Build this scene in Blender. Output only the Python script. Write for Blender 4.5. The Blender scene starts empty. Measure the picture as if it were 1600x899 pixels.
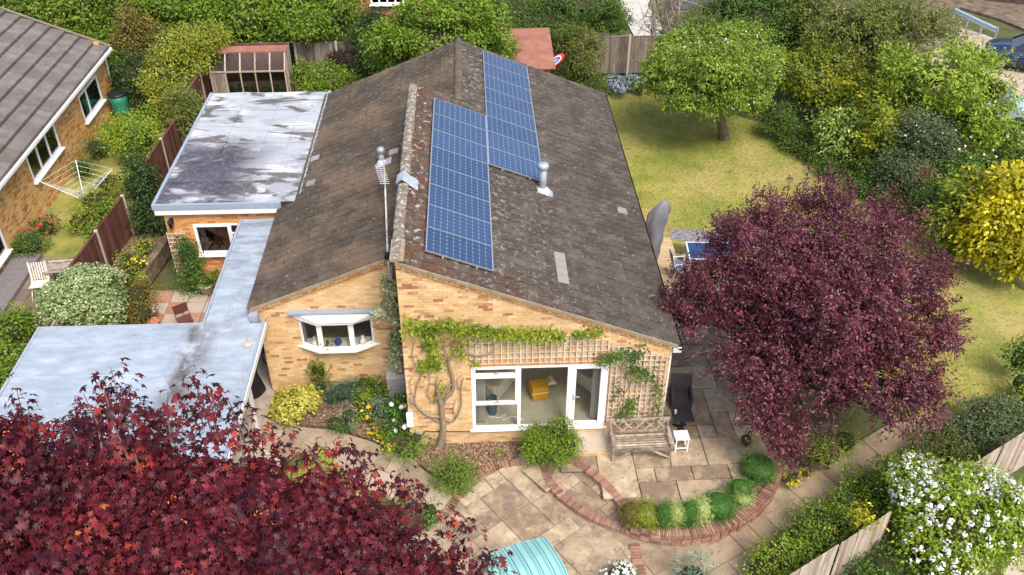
import bpy, math, random
import numpy as np
from mathutils import Vector, Matrix
random.seed(7)
rng = np.random.default_rng(11)
S = bpy.context.scene
COL = S.collection
rad = math.radians

# ------------------------------------------------------------------ camera
CAMP = np.array([1.79458, -16.56585, 16.96288]); YAW, PIT, ROL, FPX = .0467118, .6340318, .0034563, 1428.22
_cy, _sy, _cp, _sp = math.cos(YAW), math.sin(YAW), math.cos(PIT), math.sin(PIT)
cf = np.array([_sy*_cp, _cy*_cp, -_sp]); cr_ = np.array([_cy, -_sy, 0.]); cu = np.cross(cr_, cf)
cr_, cu = cr_*math.cos(ROL)+cu*math.sin(ROL), -cr_*math.sin(ROL)+cu*math.cos(ROL)
cam_d = bpy.data.cameras.new('camera'); cam = bpy.data.objects.new('camera', cam_d); COL.objects.link(cam)
cam_d.sensor_width = 36; cam_d.lens = 36*FPX/1600; cam_d.clip_start = .1; cam_d.clip_end = 500
cam.matrix_world = Matrix(((cr_[0], cu[0], -cf[0], CAMP[0]), (cr_[1], cu[1], -cf[1], CAMP[1]), (cr_[2], cu[2], -cf[2], CAMP[2]), (0, 0, 0, 1)))
S.camera = cam

# ------------------------------------------------------------------ sky, sun, exposure
SUN_EL, SUN_AZ = rad(55), rad(154)      # azimuth clockwise from +y (right and towards the viewer)
W = bpy.data.worlds.new('World'); S.world = W; W.use_nodes = True
nt = W.node_tree; bg = nt.nodes['Background']
sky = nt.nodes.new('ShaderNodeTexSky'); sky.sky_type = 'NISHITA'; sky.sun_disc = False
sky.sun_elevation = SUN_EL; sky.sun_rotation = SUN_AZ; sky.dust_density = 4; sky.air_density = 1.0; sky.ozone_density = .6
nt.links.new(sky.outputs[0], bg.inputs[0]); bg.inputs[1].default_value = .15
sd = bpy.data.lights.new('sun', 'SUN'); sd.energy = 1.75; sd.angle = rad(20); sd.color = (1, .95, .87)
sun = bpy.data.objects.new('sun', sd); COL.objects.link(sun)
_d = Vector((math.sin(SUN_AZ)*math.cos(SUN_EL), math.cos(SUN_AZ)*math.cos(SUN_EL), math.sin(SUN_EL)))
sun.rotation_euler = _d.to_track_quat('Z', 'Y').to_euler()
S.view_settings.view_transform = 'Standard'; S.view_settings.look = 'None'; S.view_settings.exposure = .85; S.view_settings.gamma = 1
S.cycles.max_bounces = 6; S.cycles.transparent_max_bounces = 6; S.cycles.diffuse_bounces = 3

# ------------------------------------------------------------------ coordinates
def gz(x, y):
    """ground height: the lower terrace and the path lie a step below the rest"""
    t = min(max((1.2-y)/2.2, 0), 1); t = t*t*(3-2*t)
    return -.27*t
def ray(px, py):
    return cf + cr_*(px-800)/FPX + cu*(449.5-py)/FPX
def G(px, py, v=0., ax=2):
    d = ray(px, py); t = (v-CAMP[ax])/d[ax]; return CAMP+d*t
def g(px, py):
    p = G(px, py, 0)
    for _ in range(4): p = G(px, py, gz(p[0], p[1]))
    return p
def depth(p): return float((np.array(p)-CAMP)@cf)

# ------------------------------------------------------------------ materials
def M(name, cols, wt=(1, 0, .3), ns=6., rough=.8, bump=.0, bs=30., trans=0., spec=.3, metal=0., detail=4, stretch=(1, 1, 1), coat=0):
    """cols: list of linear rgb or (pos, rgb); fac = wt0*tone attribute + wt1*object random + wt2*(noise-.5)"""
    m = bpy.data.materials.new(name); m.use_nodes = True; t = m.node_tree; N = t.nodes; L = t.links
    p = N['Principled BSDF']; out = N['Material Output']
    p.inputs['Roughness'].default_value = rough; p.inputs['Specular IOR Level'].default_value = spec; p.inputs['Metallic'].default_value = metal
    geo = N.new('ShaderNodeNewGeometry'); mp = N.new('ShaderNodeMapping'); L.new(geo.outputs['Position'], mp.inputs[0]); mp.inputs['Scale'].default_value = stretch
    def math_(op, a, b):
        n = N.new('ShaderNodeMath'); n.operation = op
        for i, v in enumerate((a, b)):
            if v is None: continue
            if isinstance(v, (int, float)): n.inputs[i].default_value = v
            else: L.new(v, n.inputs[i])
        return n.outputs[0]
    terms = []
    if wt[0]:
        a = N.new('ShaderNodeAttribute'); a.attribute_name = 'tone'; terms.append(math_('MULTIPLY', a.outputs['Fac'], wt[0]))
    if wt[1]:
        o = N.new('ShaderNodeObjectInfo'); terms.append(math_('MULTIPLY', o.outputs['Random'], wt[1]))
    if wt[2]:
        no = N.new('ShaderNodeTexNoise'); no.inputs['Scale'].default_value = ns; no.inputs['Detail'].default_value = detail; no.inputs['Roughness'].default_value = .62
        L.new(mp.outputs[0], no.inputs['Vector'])
        if not (wt[0] or wt[1]): terms.append(.5)
        terms.append(math_('MULTIPLY', math_('SUBTRACT', no.outputs['Fac'], .5), wt[2]*2))
    f = terms[0] if terms else 0.
    for q in terms[1:]: f = math_('ADD', f, q)
    cols = [(i/(max(len(cols)-1, 1)), c) if len(c) == 3 else c for i, c in enumerate(cols)]
    r = N.new('ShaderNodeValToRGB'); e = r.color_ramp.elements
    while len(e) < len(cols): e.new(.5)
    while len(e) > max(len(cols), 1): e.remove(e[-1])
    for el, (pos, c) in zip(e, cols): el.position = pos; el.color = (*c, 1)
    if isinstance(f, (int, float)): r.inputs[0].default_value = f
    else: L.new(f, r.inputs[0])
    L.new(r.outputs[0], p.inputs['Base Color'])
    if bump:
        b = N.new('ShaderNodeBump'); b.inputs['Strength'].default_value = bump; b.inputs['Distance'].default_value = .02
        n2 = N.new('ShaderNodeTexNoise'); n2.inputs['Scale'].default_value = bs; n2.inputs['Detail'].default_value = 5; L.new(mp.outputs[0], n2.inputs['Vector'])
        L.new(n2.outputs['Fac'], b.inputs['Height']); L.new(b.outputs[0], p.inputs['Normal'])
    if trans:
        tr = N.new('ShaderNodeBsdfTranslucent'); L.new(r.outputs[0], tr.inputs[0]); mx = N.new('ShaderNodeMixShader'); mx.inputs[0].default_value = trans
        L.new(p.outputs[0], mx.inputs[1]); L.new(tr.outputs[0], mx.inputs[2]); L.new(mx.outputs[0], out.inputs[0])
    m['ramp'] = r.name
    return m
def overlay(m, col, ns, lo, hi, stretch=(1, 1, 1), amt=1., box=None, w=0., seed=0., detail=5):
    """mix a second procedural colour (lichen, stains, worn patches) over a material's ramp colour"""
    t = m.node_tree; N = t.nodes; L = t.links; p = N['Principled BSDF']
    src = p.inputs['Base Color'].links[0].from_socket
    geo = N.new('ShaderNodeNewGeometry'); mp = N.new('ShaderNodeMapping'); L.new(geo.outputs['Position'], mp.inputs[0]); mp.inputs['Scale'].default_value = stretch; mp.inputs['Location'].default_value = (seed, seed*1.7, seed*.3)
    no = N.new('ShaderNodeTexNoise'); no.inputs['Scale'].default_value = ns; no.inputs['Detail'].default_value = detail; no.inputs['Roughness'].default_value = .6; no.inputs['Distortion'].default_value = w
    L.new(mp.outputs[0], no.inputs['Vector'])
    mr = N.new('ShaderNodeMapRange'); mr.inputs['From Min'].default_value = lo; mr.inputs['From Max'].default_value = hi; L.new(no.outputs['Fac'], mr.inputs['Value'])
    fac = mr.outputs[0]
    if box:   # (axis, from, to) ramps 0..1 along world axis, several multiplied
        sx = N.new('ShaderNodeSeparateXYZ'); L.new(geo.outputs['Position'], sx.inputs[0])
        for ax, a, b in box:
            q = N.new('ShaderNodeMapRange'); q.inputs['From Min'].default_value = a; q.inputs['From Max'].default_value = b; L.new(sx.outputs[ax], q.inputs['Value'])
            mu = N.new('ShaderNodeMath'); mu.operation = 'MULTIPLY'; L.new(fac, mu.inputs[0]); L.new(q.outputs[0], mu.inputs[1]); fac = mu.outputs[0]
    mu = N.new('ShaderNodeMath'); mu.operation = 'MULTIPLY'; mu.inputs[1].default_value = amt; L.new(fac, mu.inputs[0]); fac = mu.outputs[0]
    mx = N.new('ShaderNodeMix'); mx.data_type = 'RGBA'; L.new(fac, mx.inputs[0]); L.new(src, mx.inputs[6]); mx.inputs[7].default_value = (*col, 1)
    L.new(mx.outputs[2], p.inputs['Base Color'])
    return m
def glass(name, tint=(.93, .93, .91), refl=.12, rough=.02):
    m = bpy.data.materials.new(name); m.use_nodes = True; t = m.node_tree; N = t.nodes; L = t.links
    N.remove(N['Principled BSDF']); tr = N.new('ShaderNodeBsdfTransparent'); tr.inputs[0].default_value = (*tint, 1)
    gl = N.new('ShaderNodeBsdfGlossy'); gl.inputs['Roughness'].default_value = rough
    lw = N.new('ShaderNodeLayerWeight'); pw = N.new('ShaderNodeMath'); pw.operation = 'POWER'; pw.inputs[1].default_value = 4; L.new(lw.outputs['Facing'], pw.inputs[0])
    a = N.new('ShaderNodeMath'); a.operation = 'ADD'; a.use_clamp = True; a.inputs[1].default_value = .03+refl; L.new(pw.outputs[0], a.inputs[0])
    mx = N.new('ShaderNodeMixShader'); L.new(a.outputs[0], mx.inputs[0]); L.new(tr.outputs[0], mx.inputs[1]); L.new(gl.outputs[0], mx.inputs[2]); L.new(mx.outputs[0], N['Material Output'].inputs[0])
    return m

# ------------------------------------------------------------------ mesh builder
class MB:
    def __init__(s): s.v = []; s.f = []; s.t = []
    def add(s, v, f, tone=None):
        b = len(s.v); s.v += [tuple(map(float, p)) for p in v]; s.f += [tuple(i+b for i in q) for q in f]
        s.t += [random.random() if tone is None else tone]*len(v); return s
    def box(s, x0, x1, y0, y1, z0, z1, tone=None):
        return s.add([(x0,y0,z0),(x1,y0,z0),(x1,y1,z0),(x0,y1,z0),(x0,y0,z1),(x1,y0,z1),(x1,y1,z1),(x0,y1,z1)],
                     [(3,2,1,0),(4,5,6,7),(0,1,5,4),(1,2,6,5),(2,3,7,6),(3,0,4,7)], tone)
    def hexa(s, p, tone=None):   # 8 corners, bottom 4 ccw then top 4
        return s.add(p, [(3,2,1,0),(4,5,6,7),(0,1,5,4),(1,2,6,5),(2,3,7,6),(3,0,4,7)], tone)
    def bar(s, a, b, w, h=None, up=(0,0,1), tone=None):
        h = h or w; a = np.array(a, float); b = np.array(b, float); d = b-a; d /= np.linalg.norm(d)+1e-9
        up = np.array(up, float)
        if abs(d@up) > .98: up = np.array([0,1.,0])
        sd_ = np.cross(d, up); sd_ /= np.linalg.norm(sd_); u = np.cross(sd_, d)
        q = []
        for c in (a, b):
            for i, j in ((-1,-1),(1,-1),(1,1),(-1,1)): q.append(c+sd_*i*w/2+u*j*h/2)
        return s.add(q, [(0,1,2,3),(7,6,5,4),(0,4,5,1),(1,5,6,2),(2,6,7,3),(3,7,4,0)], tone)
    def prism(s, poly, z0, z1, tone=None):
        n = len(poly); f0 = (lambda x, y: z0) if not callable(z0) else z0; f1 = (lambda x, y: z1) if not callable(z1) else z1
        v = [(p[0], p[1], f0(p[0], p[1])) for p in poly]+[(p[0], p[1], f1(p[0], p[1])) for p in poly]
        return s.add(v, [tuple(range(n-1, -1, -1)), tuple(range(n, 2*n))]+[(i, (i+1) % n, n+(i+1) % n, n+i) for i in range(n)], tone)
    def ext(s, poly, d, tone=None):   # extrude 3d polygon by vector d
        n = len(poly); d = np.array(d, float); v = [np.array(p, float) for p in poly]; v = v+[p+d for p in v]
        return s.add(v, [tuple(range(n-1, -1, -1)), tuple(range(n, 2*n))]+[(i, (i+1) % n, n+(i+1) % n, n+i) for i in range(n)], tone)
    def tube(s, pts, r, n=6, tone=None, cap=True):
        pts = [np.array(p, float) for p in pts]; k = len(pts); r = [r]*k if isinstance(r, (int, float)) else r
        v = []; u = None
        for i in range(k):
            d = pts[min(i+1, k-1)]-pts[max(i-1, 0)]; d /= np.linalg.norm(d)+1e-9
            if u is None: u = np.cross(d, (0, 0, 1) if abs(d[2]) < .9 else (1, 0, 0))
            u = u-d*(u@d); u /= np.linalg.norm(u)+1e-9; w = np.cross(d, u)
            for j in range(n):
                a = 2*math.pi*j/n; v.append(pts[i]+(u*math.cos(a)+w*math.sin(a))*r[i])
        f = [(i*n+j, i*n+(j+1) % n, (i+1)*n+(j+1) % n, (i+1)*n+j) for i in range(k-1) for j in range(n)]
        if cap: f += [tuple(range(n-1, -1, -1)), tuple((k-1)*n+j for j in range(n))]
        return s.add(v, f, tone)
    def lathe(s, c, prof, n=12, tone=None):   # prof: (r, z)
        v = []; k = len(prof)
        for r, z in prof:
            for j in range(n): a = 2*math.pi*j/n; v.append((c[0]+r*math.cos(a), c[1]+r*math.sin(a), c[2]+z))
        f = [(i*n+j, i*n+(j+1) % n, (i+1)*n+(j+1) % n, (i+1)*n+j) for i in range(k-1) for j in range(n)]
        f += [tuple(range(n-1, -1, -1)), tuple((k-1)*n+j for j in range(n))]
        return s.add(v, f, tone)
    def mesh(s, name, mat, smooth=False):
        me = bpy.data.meshes.new(name); me.from_pydata(s.v, [], s.f)
        a = me.attributes.new('tone', 'FLOAT', 'POINT'); a.data.foreach_set('value', s.t)
        if mat: me.materials.append(mat)
        if smooth: me.polygons.foreach_set('use_smooth', [True]*len(me.polygons))
        me.update(); return me
    def build(s, name, mat, parent=None, smooth=False, bevel=0):
        o = bpy.data.objects.new(name, s.mesh(name, mat, smooth)); COL.objects.link(o); o.parent = parent
        if bevel:
            b = o.modifiers.new('bevel', 'BEVEL'); b.width = bevel; b.segments = 2; b.limit_method = 'ANGLE'
        return o
def fix_normals(o):
    pass
def inst(me, name, parent, loc=(0, 0, 0), rot=(0, 0, 0), sc=None):
    o = bpy.data.objects.new(name, me); COL.objects.link(o); o.parent = parent; o.location = loc; o.rotation_euler = rot
    if sc: o.scale = sc
    return o
def tag(o, label=None, cat=None, group=None, kind=None):
    if label: o['label'] = label
    if cat: o['category'] = cat
    if group: o['group'] = group
    if kind: o['kind'] = kind
    return o
def thing(name, label, cat, loc=(0, 0, 0), rz=0, group=None):
    o = bpy.data.objects.new(name, None); COL.objects.link(o); o.location = loc; o.rotation_euler = (0, 0, rz); o.empty_display_size = .3
    return tag(o, label, cat, group)
def copy_tree(o, parent=None):
    c = o.copy(); COL.objects.link(c); c.parent = parent
    for ch in list(o.children): copy_tree(ch, c)
    return c
def struct(o): o['kind'] = 'structure'; return o

# ------------------------------------------------------------------ foliage
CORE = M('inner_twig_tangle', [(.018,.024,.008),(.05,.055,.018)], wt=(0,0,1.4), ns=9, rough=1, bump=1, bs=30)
def unit(v): return v/(np.linalg.norm(v, axis=-1, keepdims=True)+1e-9)
SHAPES = {
 'oval': (np.array([(0,0,0),(.5,.26,.08),(1,0,0),(.5,-.26,.08)]), [(0,1,2,3)]),
 'fold': (np.array([(0,0,0),(.35,.27,.12),(1,0,-.08),(.35,-.27,.12),(.5,0,-.02)]), [(0,4,1),(1,4,2),(2,4,3),(3,4,0)]),
 'blade': (np.array([(0,.05,0),(0,-.05,0),(.6,-.06,.05),(1,0,-.12),(.6,.06,.05)]), [(0,1,2,4),(4,2,3)]),
 'round': (np.array([(-.45,-.25,0),(0,-.5,.05),(.45,-.25,0),(.45,.25,0),(0,.5,.05),(-.45,.25,0)]), [(0,1,2,5),(5,2,3,4)]),
 'spray': (np.array([(0,0,0),(.3,.3,.05),(.55,.12,.02),(.8,.28,0),(1,0,-.12),(.8,-.28,0),(.55,-.12,.02),(.3,-.3,.05)]), [(0,1,2,7),(2,3,4,5),(2,5,6,7)]),
}
def _maple():
    o = [(0,0,0)]; tips = [(-150,.42),(-95,.78),(-42,.92),(0,1.12),(42,.92),(95,.78),(150,.42)]
    pts = []
    for i, (a, r) in enumerate(tips):
        pts.append((r*math.cos(rad(a)), r*math.sin(rad(a)), -.34*r*r+(-.06 if i % 2 else .03)))
        if i < len(tips)-1:
            b = (a+tips[i+1][0])/2; pts.append((.44*math.cos(rad(b)), .44*math.sin(rad(b)), .02))
    v = np.array([(0,0,.05)]+pts)*.55; n = len(pts)
    v[:, 0] += .3; v[:, 0] *= 1.1; v[:, 1] *= .85
    return v, [(0, i, i+1) for i in range(1, n)]
SHAPES['maple'] = _maple()
def leaf_mesh(name, c, ax, nm, size, tone, shape, mat):
    T, F = SHAPES[shape]; K = len(T); n = len(c)
    sd_ = unit(np.cross(nm, ax)); nm = unit(np.cross(ax, sd_))
    s = size[:, None, None]
    v = c[:, None, :]+s*(T[None, :, 0:1]*ax[:, None, :]+T[None, :, 1:2]*sd_[:, None, :]+T[None, :, 2:3]*nm[:, None, :])
    v = v.reshape(-1, 3).astype(np.float32)
    me = bpy.data.meshes.new(name); me.vertices.add(n*K); me.vertices.foreach_set('co', v.ravel())
    fl = [len(f) for f in F]; ft = np.concatenate([np.array(f) for f in F]); L = len(ft)
    idx = (ft[None, :]+np.arange(n)[:, None]*K).ravel().astype(np.int32)
    me.loops.add(n*L); me.loops.foreach_set('vertex_index', idx)
    st = np.concatenate([[0], np.cumsum(fl)[:-1]]); starts = (st[None, :]+np.arange(n)[:, None]*L).ravel().astype(np.int32)
    me.polygons.add(n*len(F)); me.polygons.foreach_set('loop_start', starts)
    try: me.polygons.foreach_set('loop_total', np.tile(fl, n).astype(np.int32))
    except Exception: pass
    a = me.attributes.new('tone', 'FLOAT', 'POINT'); a.data.foreach_set('value', np.repeat(tone, K).astype(np.float32))
    me.materials.append(mat); me.update(calc_edges=True); return me
def lump(d, k):
    r = np.random.default_rng(int(k)); o = 0
    for i in range(7):
        w = r.normal(0, 2.2+i*.7, 3); o = o+np.sin(d@w+r.uniform(0, 6.28))*(1/(1+i*.3))
    return o/3
NL = [0]
def crown_points(blobs, per_m2, m, spread, amp=.16, depth_=.35, cull=-.45, zmin=True, up=.5, rnd=.6, droop=.2, whorl=0, spray=0):
    """leaf centres, axes and normals clustered through the outer part of lumpy ellipsoids; blobs = (centre, radii)"""
    C_, A_, N_, T_ = [], [], [], []
    for bi, (c, r) in enumerate(blobs):
        c = np.array(c, float); r = np.array(r, float)
        area = 4*math.pi*((r[0]*r[1])**1.6/3+(r[0]*r[2])**1.6/3+(r[1]*r[2])**1.6/3)**(1/1.6)
        nc = max(int(area*per_m2/m), 6)
        d = unit(rng.normal(size=(nc, 3))); vd = unit(c-CAMP)
        d = d[(d@(-vd) > cull) & (d[:, 2] > -.75)]; nc = len(d)
        seed = rng.integers(1e6)
        R = (1+amp*lump(d, seed))*(1-depth_*rng.random(nc)**1.6)
        cp = c+d*r*R[:, None]; ct = np.clip(.5+.28*lump(d*1.7, seed+5)+rng.normal(0, .13, nc), 0, 1)
        mm = np.maximum((m*rng.uniform(.5, 1.5, nc)).astype(int), 1); ii = np.repeat(np.arange(nc), mm); n = len(ii)
        off = rng.normal(size=(n, 3))*spread*np.array([1, 1, .7])
        tw = unit(d*1.0+rng.normal(size=(nc, 3))*.55+np.array([0, 0, .35]))
        if spray: off = off*.45+tw[ii]*(rng.random(n)[:, None]-.6)*spray*rng.uniform(.6, 1.3, nc)[ii][:, None]
        p = cp[ii]+off
        nr = unit(d[ii]/r*r.mean()); nm = unit(nr*.6+np.array([0, 0, up])+rng.normal(size=(n, 3))*rnd)
        ax = unit(nr*.7+off/spread*.5+rng.normal(size=(n, 3))*.6+np.array([0, 0, -droop])); ax = unit(ax-nm*np.sum(ax*nm, 1, keepdims=True))
        if whorl:
            a_ = rng.uniform(0, 6.283, n); hz = np.stack([np.cos(a_), np.sin(a_), np.zeros(n)], 1); tier = rng.random(n)
            p = cp[ii]+hz*spread*(.35+.9*tier[:, None])+np.array([0, 0, 1.])*(.5-tier[:, None])*spread*1.5+rng.normal(size=(n, 3))*spread*.2
            ax = unit(hz+np.array([0, 0, -1.])*rng.uniform(.2, 1.5, n)[:, None]+nr*.25+rng.normal(size=(n, 3))*.22); nm = unit(hz*.8+np.array([0, 0, .9])+nr*.3+rng.normal(size=(n, 3))*.28); nm = unit(nm-ax*np.sum(ax*nm, 1, keepdims=True))
        if zmin:
            gzv = np.array([gz(0, y) for y in p[:, 1]]); k = p[:, 2] > gzv+.02
        else: k = np.ones(n, bool)
        C_.append(p[k]); A_.append(ax[k]); N_.append(nm[k]); T_.append(np.clip(ct[ii]*.7+rng.random(n)*.3+rng.normal(0, .08, n), 0, 1)[k])
    return map(np.concatenate, (C_, A_, N_, T_))
def crown(name, parent, mat, blobs, per_m2=260, size=.07, shape='oval', m=8, spread=None, mult=1, **kw):
    spread = spread or size*1.1
    c, a, n, t = crown_points(blobs, per_m2, m, spread, **kw)
    sz = size*rng.uniform(.65, 1.25, len(c)); NL[0] += len(c)
    o = bpy.data.objects.new(name, leaf_mesh(name, c, a, n, sz, t, shape, mat)); COL.objects.link(o); o.parent = parent
    return o
def core(name, parent, mat, blobs, k=.78):
    """woody, leafy inner mass that closes dense crowns"""
    mb = MB()
    for c, r in blobs:
        nU, nV = 14, 9; v = []
        dd = np.array([[math.sin(math.pi*j/(nV-1))*math.cos(2*math.pi*i/nU), math.sin(math.pi*j/(nV-1))*math.sin(2*math.pi*i/nU), math.cos(math.pi*j/(nV-1))] for j in range(nV) for i in range(nU)])
        R = k*(1+.1*lump(dd*1.5, 3)); P = np.array(c)+dd*np.array(r)*R[:, None]
        for p in P: v.append(p)
        f = [(j*nU+i, (j+1)*nU+i, (j+1)*nU+(i+1) % nU, j*nU+(i+1) % nU) for j in range(nV-1) for i in range(nU)]
        mb.add(v, f, .2)
    return mb.build(name, mat, parent)
def limbs(name, parent, mat, base, blobs, r0=.12, n=40, sub=2, top=None, twig=.012):
    """tapering trunk and curved limbs reaching out to points in the crown"""
    mb = MB(); base = np.array(base, float)
    cc = np.mean([b[0] for b in blobs], 0); hub = base+(cc-base)*np.array([.5, .5, .45]) if top is None else np.array(top, float)
    mb.tube([base-np.array([0, 0, .1]), base+(hub-base)*.1+np.array([0,0,.05]), base+(hub-base)*.5+rng.normal(0, .03, 3), hub], [r0*1.6, r0*1.1, r0*.9, r0*.75], 8)
    for k in range(n):
        c, r = blobs[rng.integers(len(blobs))]; d = unit(rng.normal(size=3)+np.array([0, 0, .3])); e = np.array(c)+d*np.array(r)*rng.uniform(.75, 1.02)
        s = base+(hub-base)*rng.uniform(.7, 1); md = (s+e)/2+np.clip(rng.normal(0, .06, 3), -.1, .1)*min(np.linalg.norm(e-s), 4)*.6+np.array([0, 0, .1])
        q = (md+e)/2+np.clip(rng.normal(0, .04, 3), -.08, .08)*min(np.linalg.norm(e-s), 4)
        mb.tube([s, (s+md)/2+rng.normal(0, .03, 3), md, q, e], [r0*.35, r0*.26, r0*.18, max(r0*.1, twig), twig*.6], 5, cap=False)
        for _ in range(sub):
            e2 = q+(e-q)*rng.uniform(-.3, .3)+np.clip(rng.normal(0, .12, 3), -.25, .25)*min(np.linalg.norm(e-s), 3)
            mb.tube([md+(q-md)*rng.random(), (q+e2)/2+rng.normal(0, .04, 3), e2], [max(r0*.09, twig), twig*.8, twig*.4], 4, cap=False)
    return mb.build(name, mat, parent)
def blob(cx, cy, w, h, z=None, sy=1., rz=None, floor=None):
    """ellipsoid seen at (cx, cy) with apparent size w, h (pixels of the 1600 px photograph); z = height of its centre, None = sitting on the ground"""
    zz = z if z is not None else .5
    for _ in range(6):
        p = G(cx, cy, zz); k = depth(p); rx = w/2*k/FPX; d = p-CAMP; el = math.asin(-d[2]/np.linalg.norm(d))
        ry = rx*sy
        q = (h/2*k/FPX)**2-(ry*math.sin(el))**2; r_z = math.sqrt(max(q, ((.45 if h/w > .5 else .22)*rx)**2))/math.cos(el) if rz is None else rz
        r_z = min(r_z, 2.2*rx+.2)
        if z is None: zz = (gz(p[0], p[1]) if floor is None else floor)+r_z*.82
    return (tuple(p), (rx, ry, r_z))
def breakup(bl, n=6, k=.42, jit=.12):
    out = []
    for c, r in bl:
        c = np.array(c); r = np.array(r); out.append((tuple(c), tuple(r*.9)))
        if r.max() < .3: continue
        for i in range(n):
            d = unit(rng.normal(size=3)); d[2] = abs(d[2])*.9-.25; d = unit(d); kk = k*rng.uniform(.65, 1.25)
            out.append((tuple(c+d*r*rng.uniform(.6, .84)), tuple(np.maximum(r*kk*rng.uniform(.8, 1.2, 3), .08))))
    return out
def plant(name, label, cat, mat, blobs, brk=5, group=None, per_m2=260, size=.07, shape='oval', trunk=None, corek=.66, coremat=None, limbn=0, r0=.05, crown_name='crown', basept=None, limbmat=None, top=None, twig=.012, **kw):
    bl0 = [blob(*b) if len(b) > 2 else b for b in blobs]; bl = bl0; cbl = bl0
    if brk: bl = breakup(bl0, brk)
    b0 = min(bl, key=lambda q: q[0][2]) if basept is None else None
    base = basept if basept is not None else (float(np.mean([b[0][0] for b in bl])), float(np.mean([b[0][1] for b in bl])), 0)
    base = (base[0], base[1], gz(base[0], base[1]) if basept is None else base[2])
    root = thing(name, label, cat, base, 0, group); B = np.array(base)
    lb = [(np.array(c)-B, r) for c, r in bl]
    global rng
    # build in world coordinates, then shift the meshes to the thing's base
    o = crown(crown_name, root, mat, bl, per_m2, size, shape, **kw); o.data.transform(Matrix.Translation(-Vector(B)))
    if corek:
        o = core('inner_twigs', root, coremat or CORE, bl0, corek*(.92 if brk else 1)); o['kind'] = 'stuff'; o.data.transform(Matrix.Translation(-Vector(B)))
    if limbn:
        o = limbs('trunk', root, limbmat, base, bl, r0, limbn, top=top, twig=twig); o.data.transform(Matrix.Translation(-Vector(B)))
    elif trunk:
        mb = MB(); mb.tube([(0, 0, -.1), (0.02, 0, .3), tuple((bl[0][0]-B)*.9)], [r0*1.4, r0, r0*.5], 7); mb.build('trunk', trunk, root)
    return root
# ------------------------------------------------------------------ material library
white = M('white_upvc', [(.8,.8,.8)], wt=(0,0,0), rough=.35)
off_white = M('white_paint', [(.6,.6,.58),(.8,.8,.78)], wt=(.5,0,.5), rough=.5)
brick_m = M('yellow_stock_brick', [(0,(.34,.15,.085)),(.04,(.46,.23,.12)),(.10,(.60,.38,.18)),(.45,(.66,.44,.22)),(.8,(.71,.51,.29)),(1,(.72,.57,.38))], wt=(.9,0,.14), ns=3, rough=.9, bump=.3, bs=60)
brick_ind = M('yellow_stock_brick_single', [(0,(.34,.15,.085)),(.04,(.46,.23,.12)),(.10,(.60,.38,.18)),(.45,(.66,.44,.22)),(.8,(.71,.51,.29)),(1,(.72,.57,.38))], wt=(0,.95,.14), ns=3, rough=.9, bump=.3, bs=60)
for q_ in (brick_m, brick_ind): overlay(q_, (.34,.20,.10), .7, .5, .68, amt=.4, detail=7); overlay(q_, (.80,.66,.48), 1.3, .56, .68, amt=.3, detail=7, seed=3); overlay(q_, (.22,.15,.09), 2.0, .42, .6, amt=.45, detail=7, box=[(2,.35,-.2)])
brick_or = M('orange_brick', [(0,(.45,.17,.06)),(.3,(.62,.29,.10)),(1,(.70,.40,.17))], wt=(.9,0,.2), ns=3, rough=.9, bump=.3, bs=60)
brick_gold = M('golden_brick', [(0,(.34,.15,.05)),(.2,(.52,.28,.09)),(.6,(.62,.38,.14)),(1,(.62,.46,.26))], wt=(.8,0,.4), ns=1.2, rough=.9, bump=.3, bs=60)
brick_red = M('red_paving_brick', [(0,(.15,.075,.055)),(.4,(.26,.135,.095)),(.8,(.36,.21,.15)),(1,(.46,.33,.26))], wt=(.1,.7,.5), ns=5, rough=.9, bump=.4, bs=50)
mortar = M('mortar', [(.42,.32,.2),(.58,.46,.32)], wt=(0,0,.6), ns=6, rough=.95)
mortar_g = M('grey_mortar', [(.25,.2,.16),(.4,.33,.27)], wt=(0,0,.6), ns=6, rough=.95)
def tile_mat(name, wt):
    m = M(name, [(0,(.058,.046,.036)),(.45,(.105,.088,.072)),(.8,(.155,.134,.112)),(1,(.21,.19,.165))], wt=wt, ns=1.6, rough=.92, bump=.9, bs=16)
    overlay(m, (.36,.34,.31), 9, .60, .72, amt=.7, detail=7)
    overlay(m, (.40,.38,.35), 6.5, .54, .66, amt=.55, box=[(0,5.2,2.2),(0,.2,1.2)], detail=8, w=.6)
    overlay(m, (.105,.042,.020), 2.2, .40, .6, amt=.85, box=[(0,1.5,.5),(0,-.2,.0)], detail=6)
    overlay(m, (.55,.53,.5), 6, .57, .66, amt=.9, box=[(0,.9,.3),(0,-.2,.1)], seed=4, detail=7)
    overlay(m, (.105,.045,.022), 2.4, .42, .62, amt=.65, box=[(0,3.8,2.6),(1,1.1,.5),(0,-.2,.0)], detail=6)
    overlay(m, (.30,.275,.24), 42, .60, .70, amt=.55, seed=2, detail=3)
    overlay(m, (.04,.03,.022), 30, .58, .70, amt=.6, seed=6, detail=3)
    return m
tile_m = tile_mat('concrete_roof_tile', (.28,0,.8)); tile_i = tile_mat('concrete_roof_tile_single', (0,.28,.8))
tile_l = M('mossy_roof_tile', [(0,(.060,.046,.034)),(.5,(.105,.083,.063)),(1,(.17,.14,.11))], wt=(.2,0,.9), ns=2.6, rough=.95, bump=1, bs=12)
overlay(tile_l, (.30,.27,.23), 12, .62, .72, amt=.7, detail=8)
overlay(tile_l, (.08,.065,.06), 1.1, .5, .65, amt=.8, detail=6, box=[(1,4.5,2.5)])
overlay(tile_l, (.30,.27,.235), 38, .60, .70, amt=.6, seed=2, detail=3)
overlay(tile_l, (.04,.03,.02), 26, .57, .70, amt=.6, seed=7, detail=3)
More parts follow.
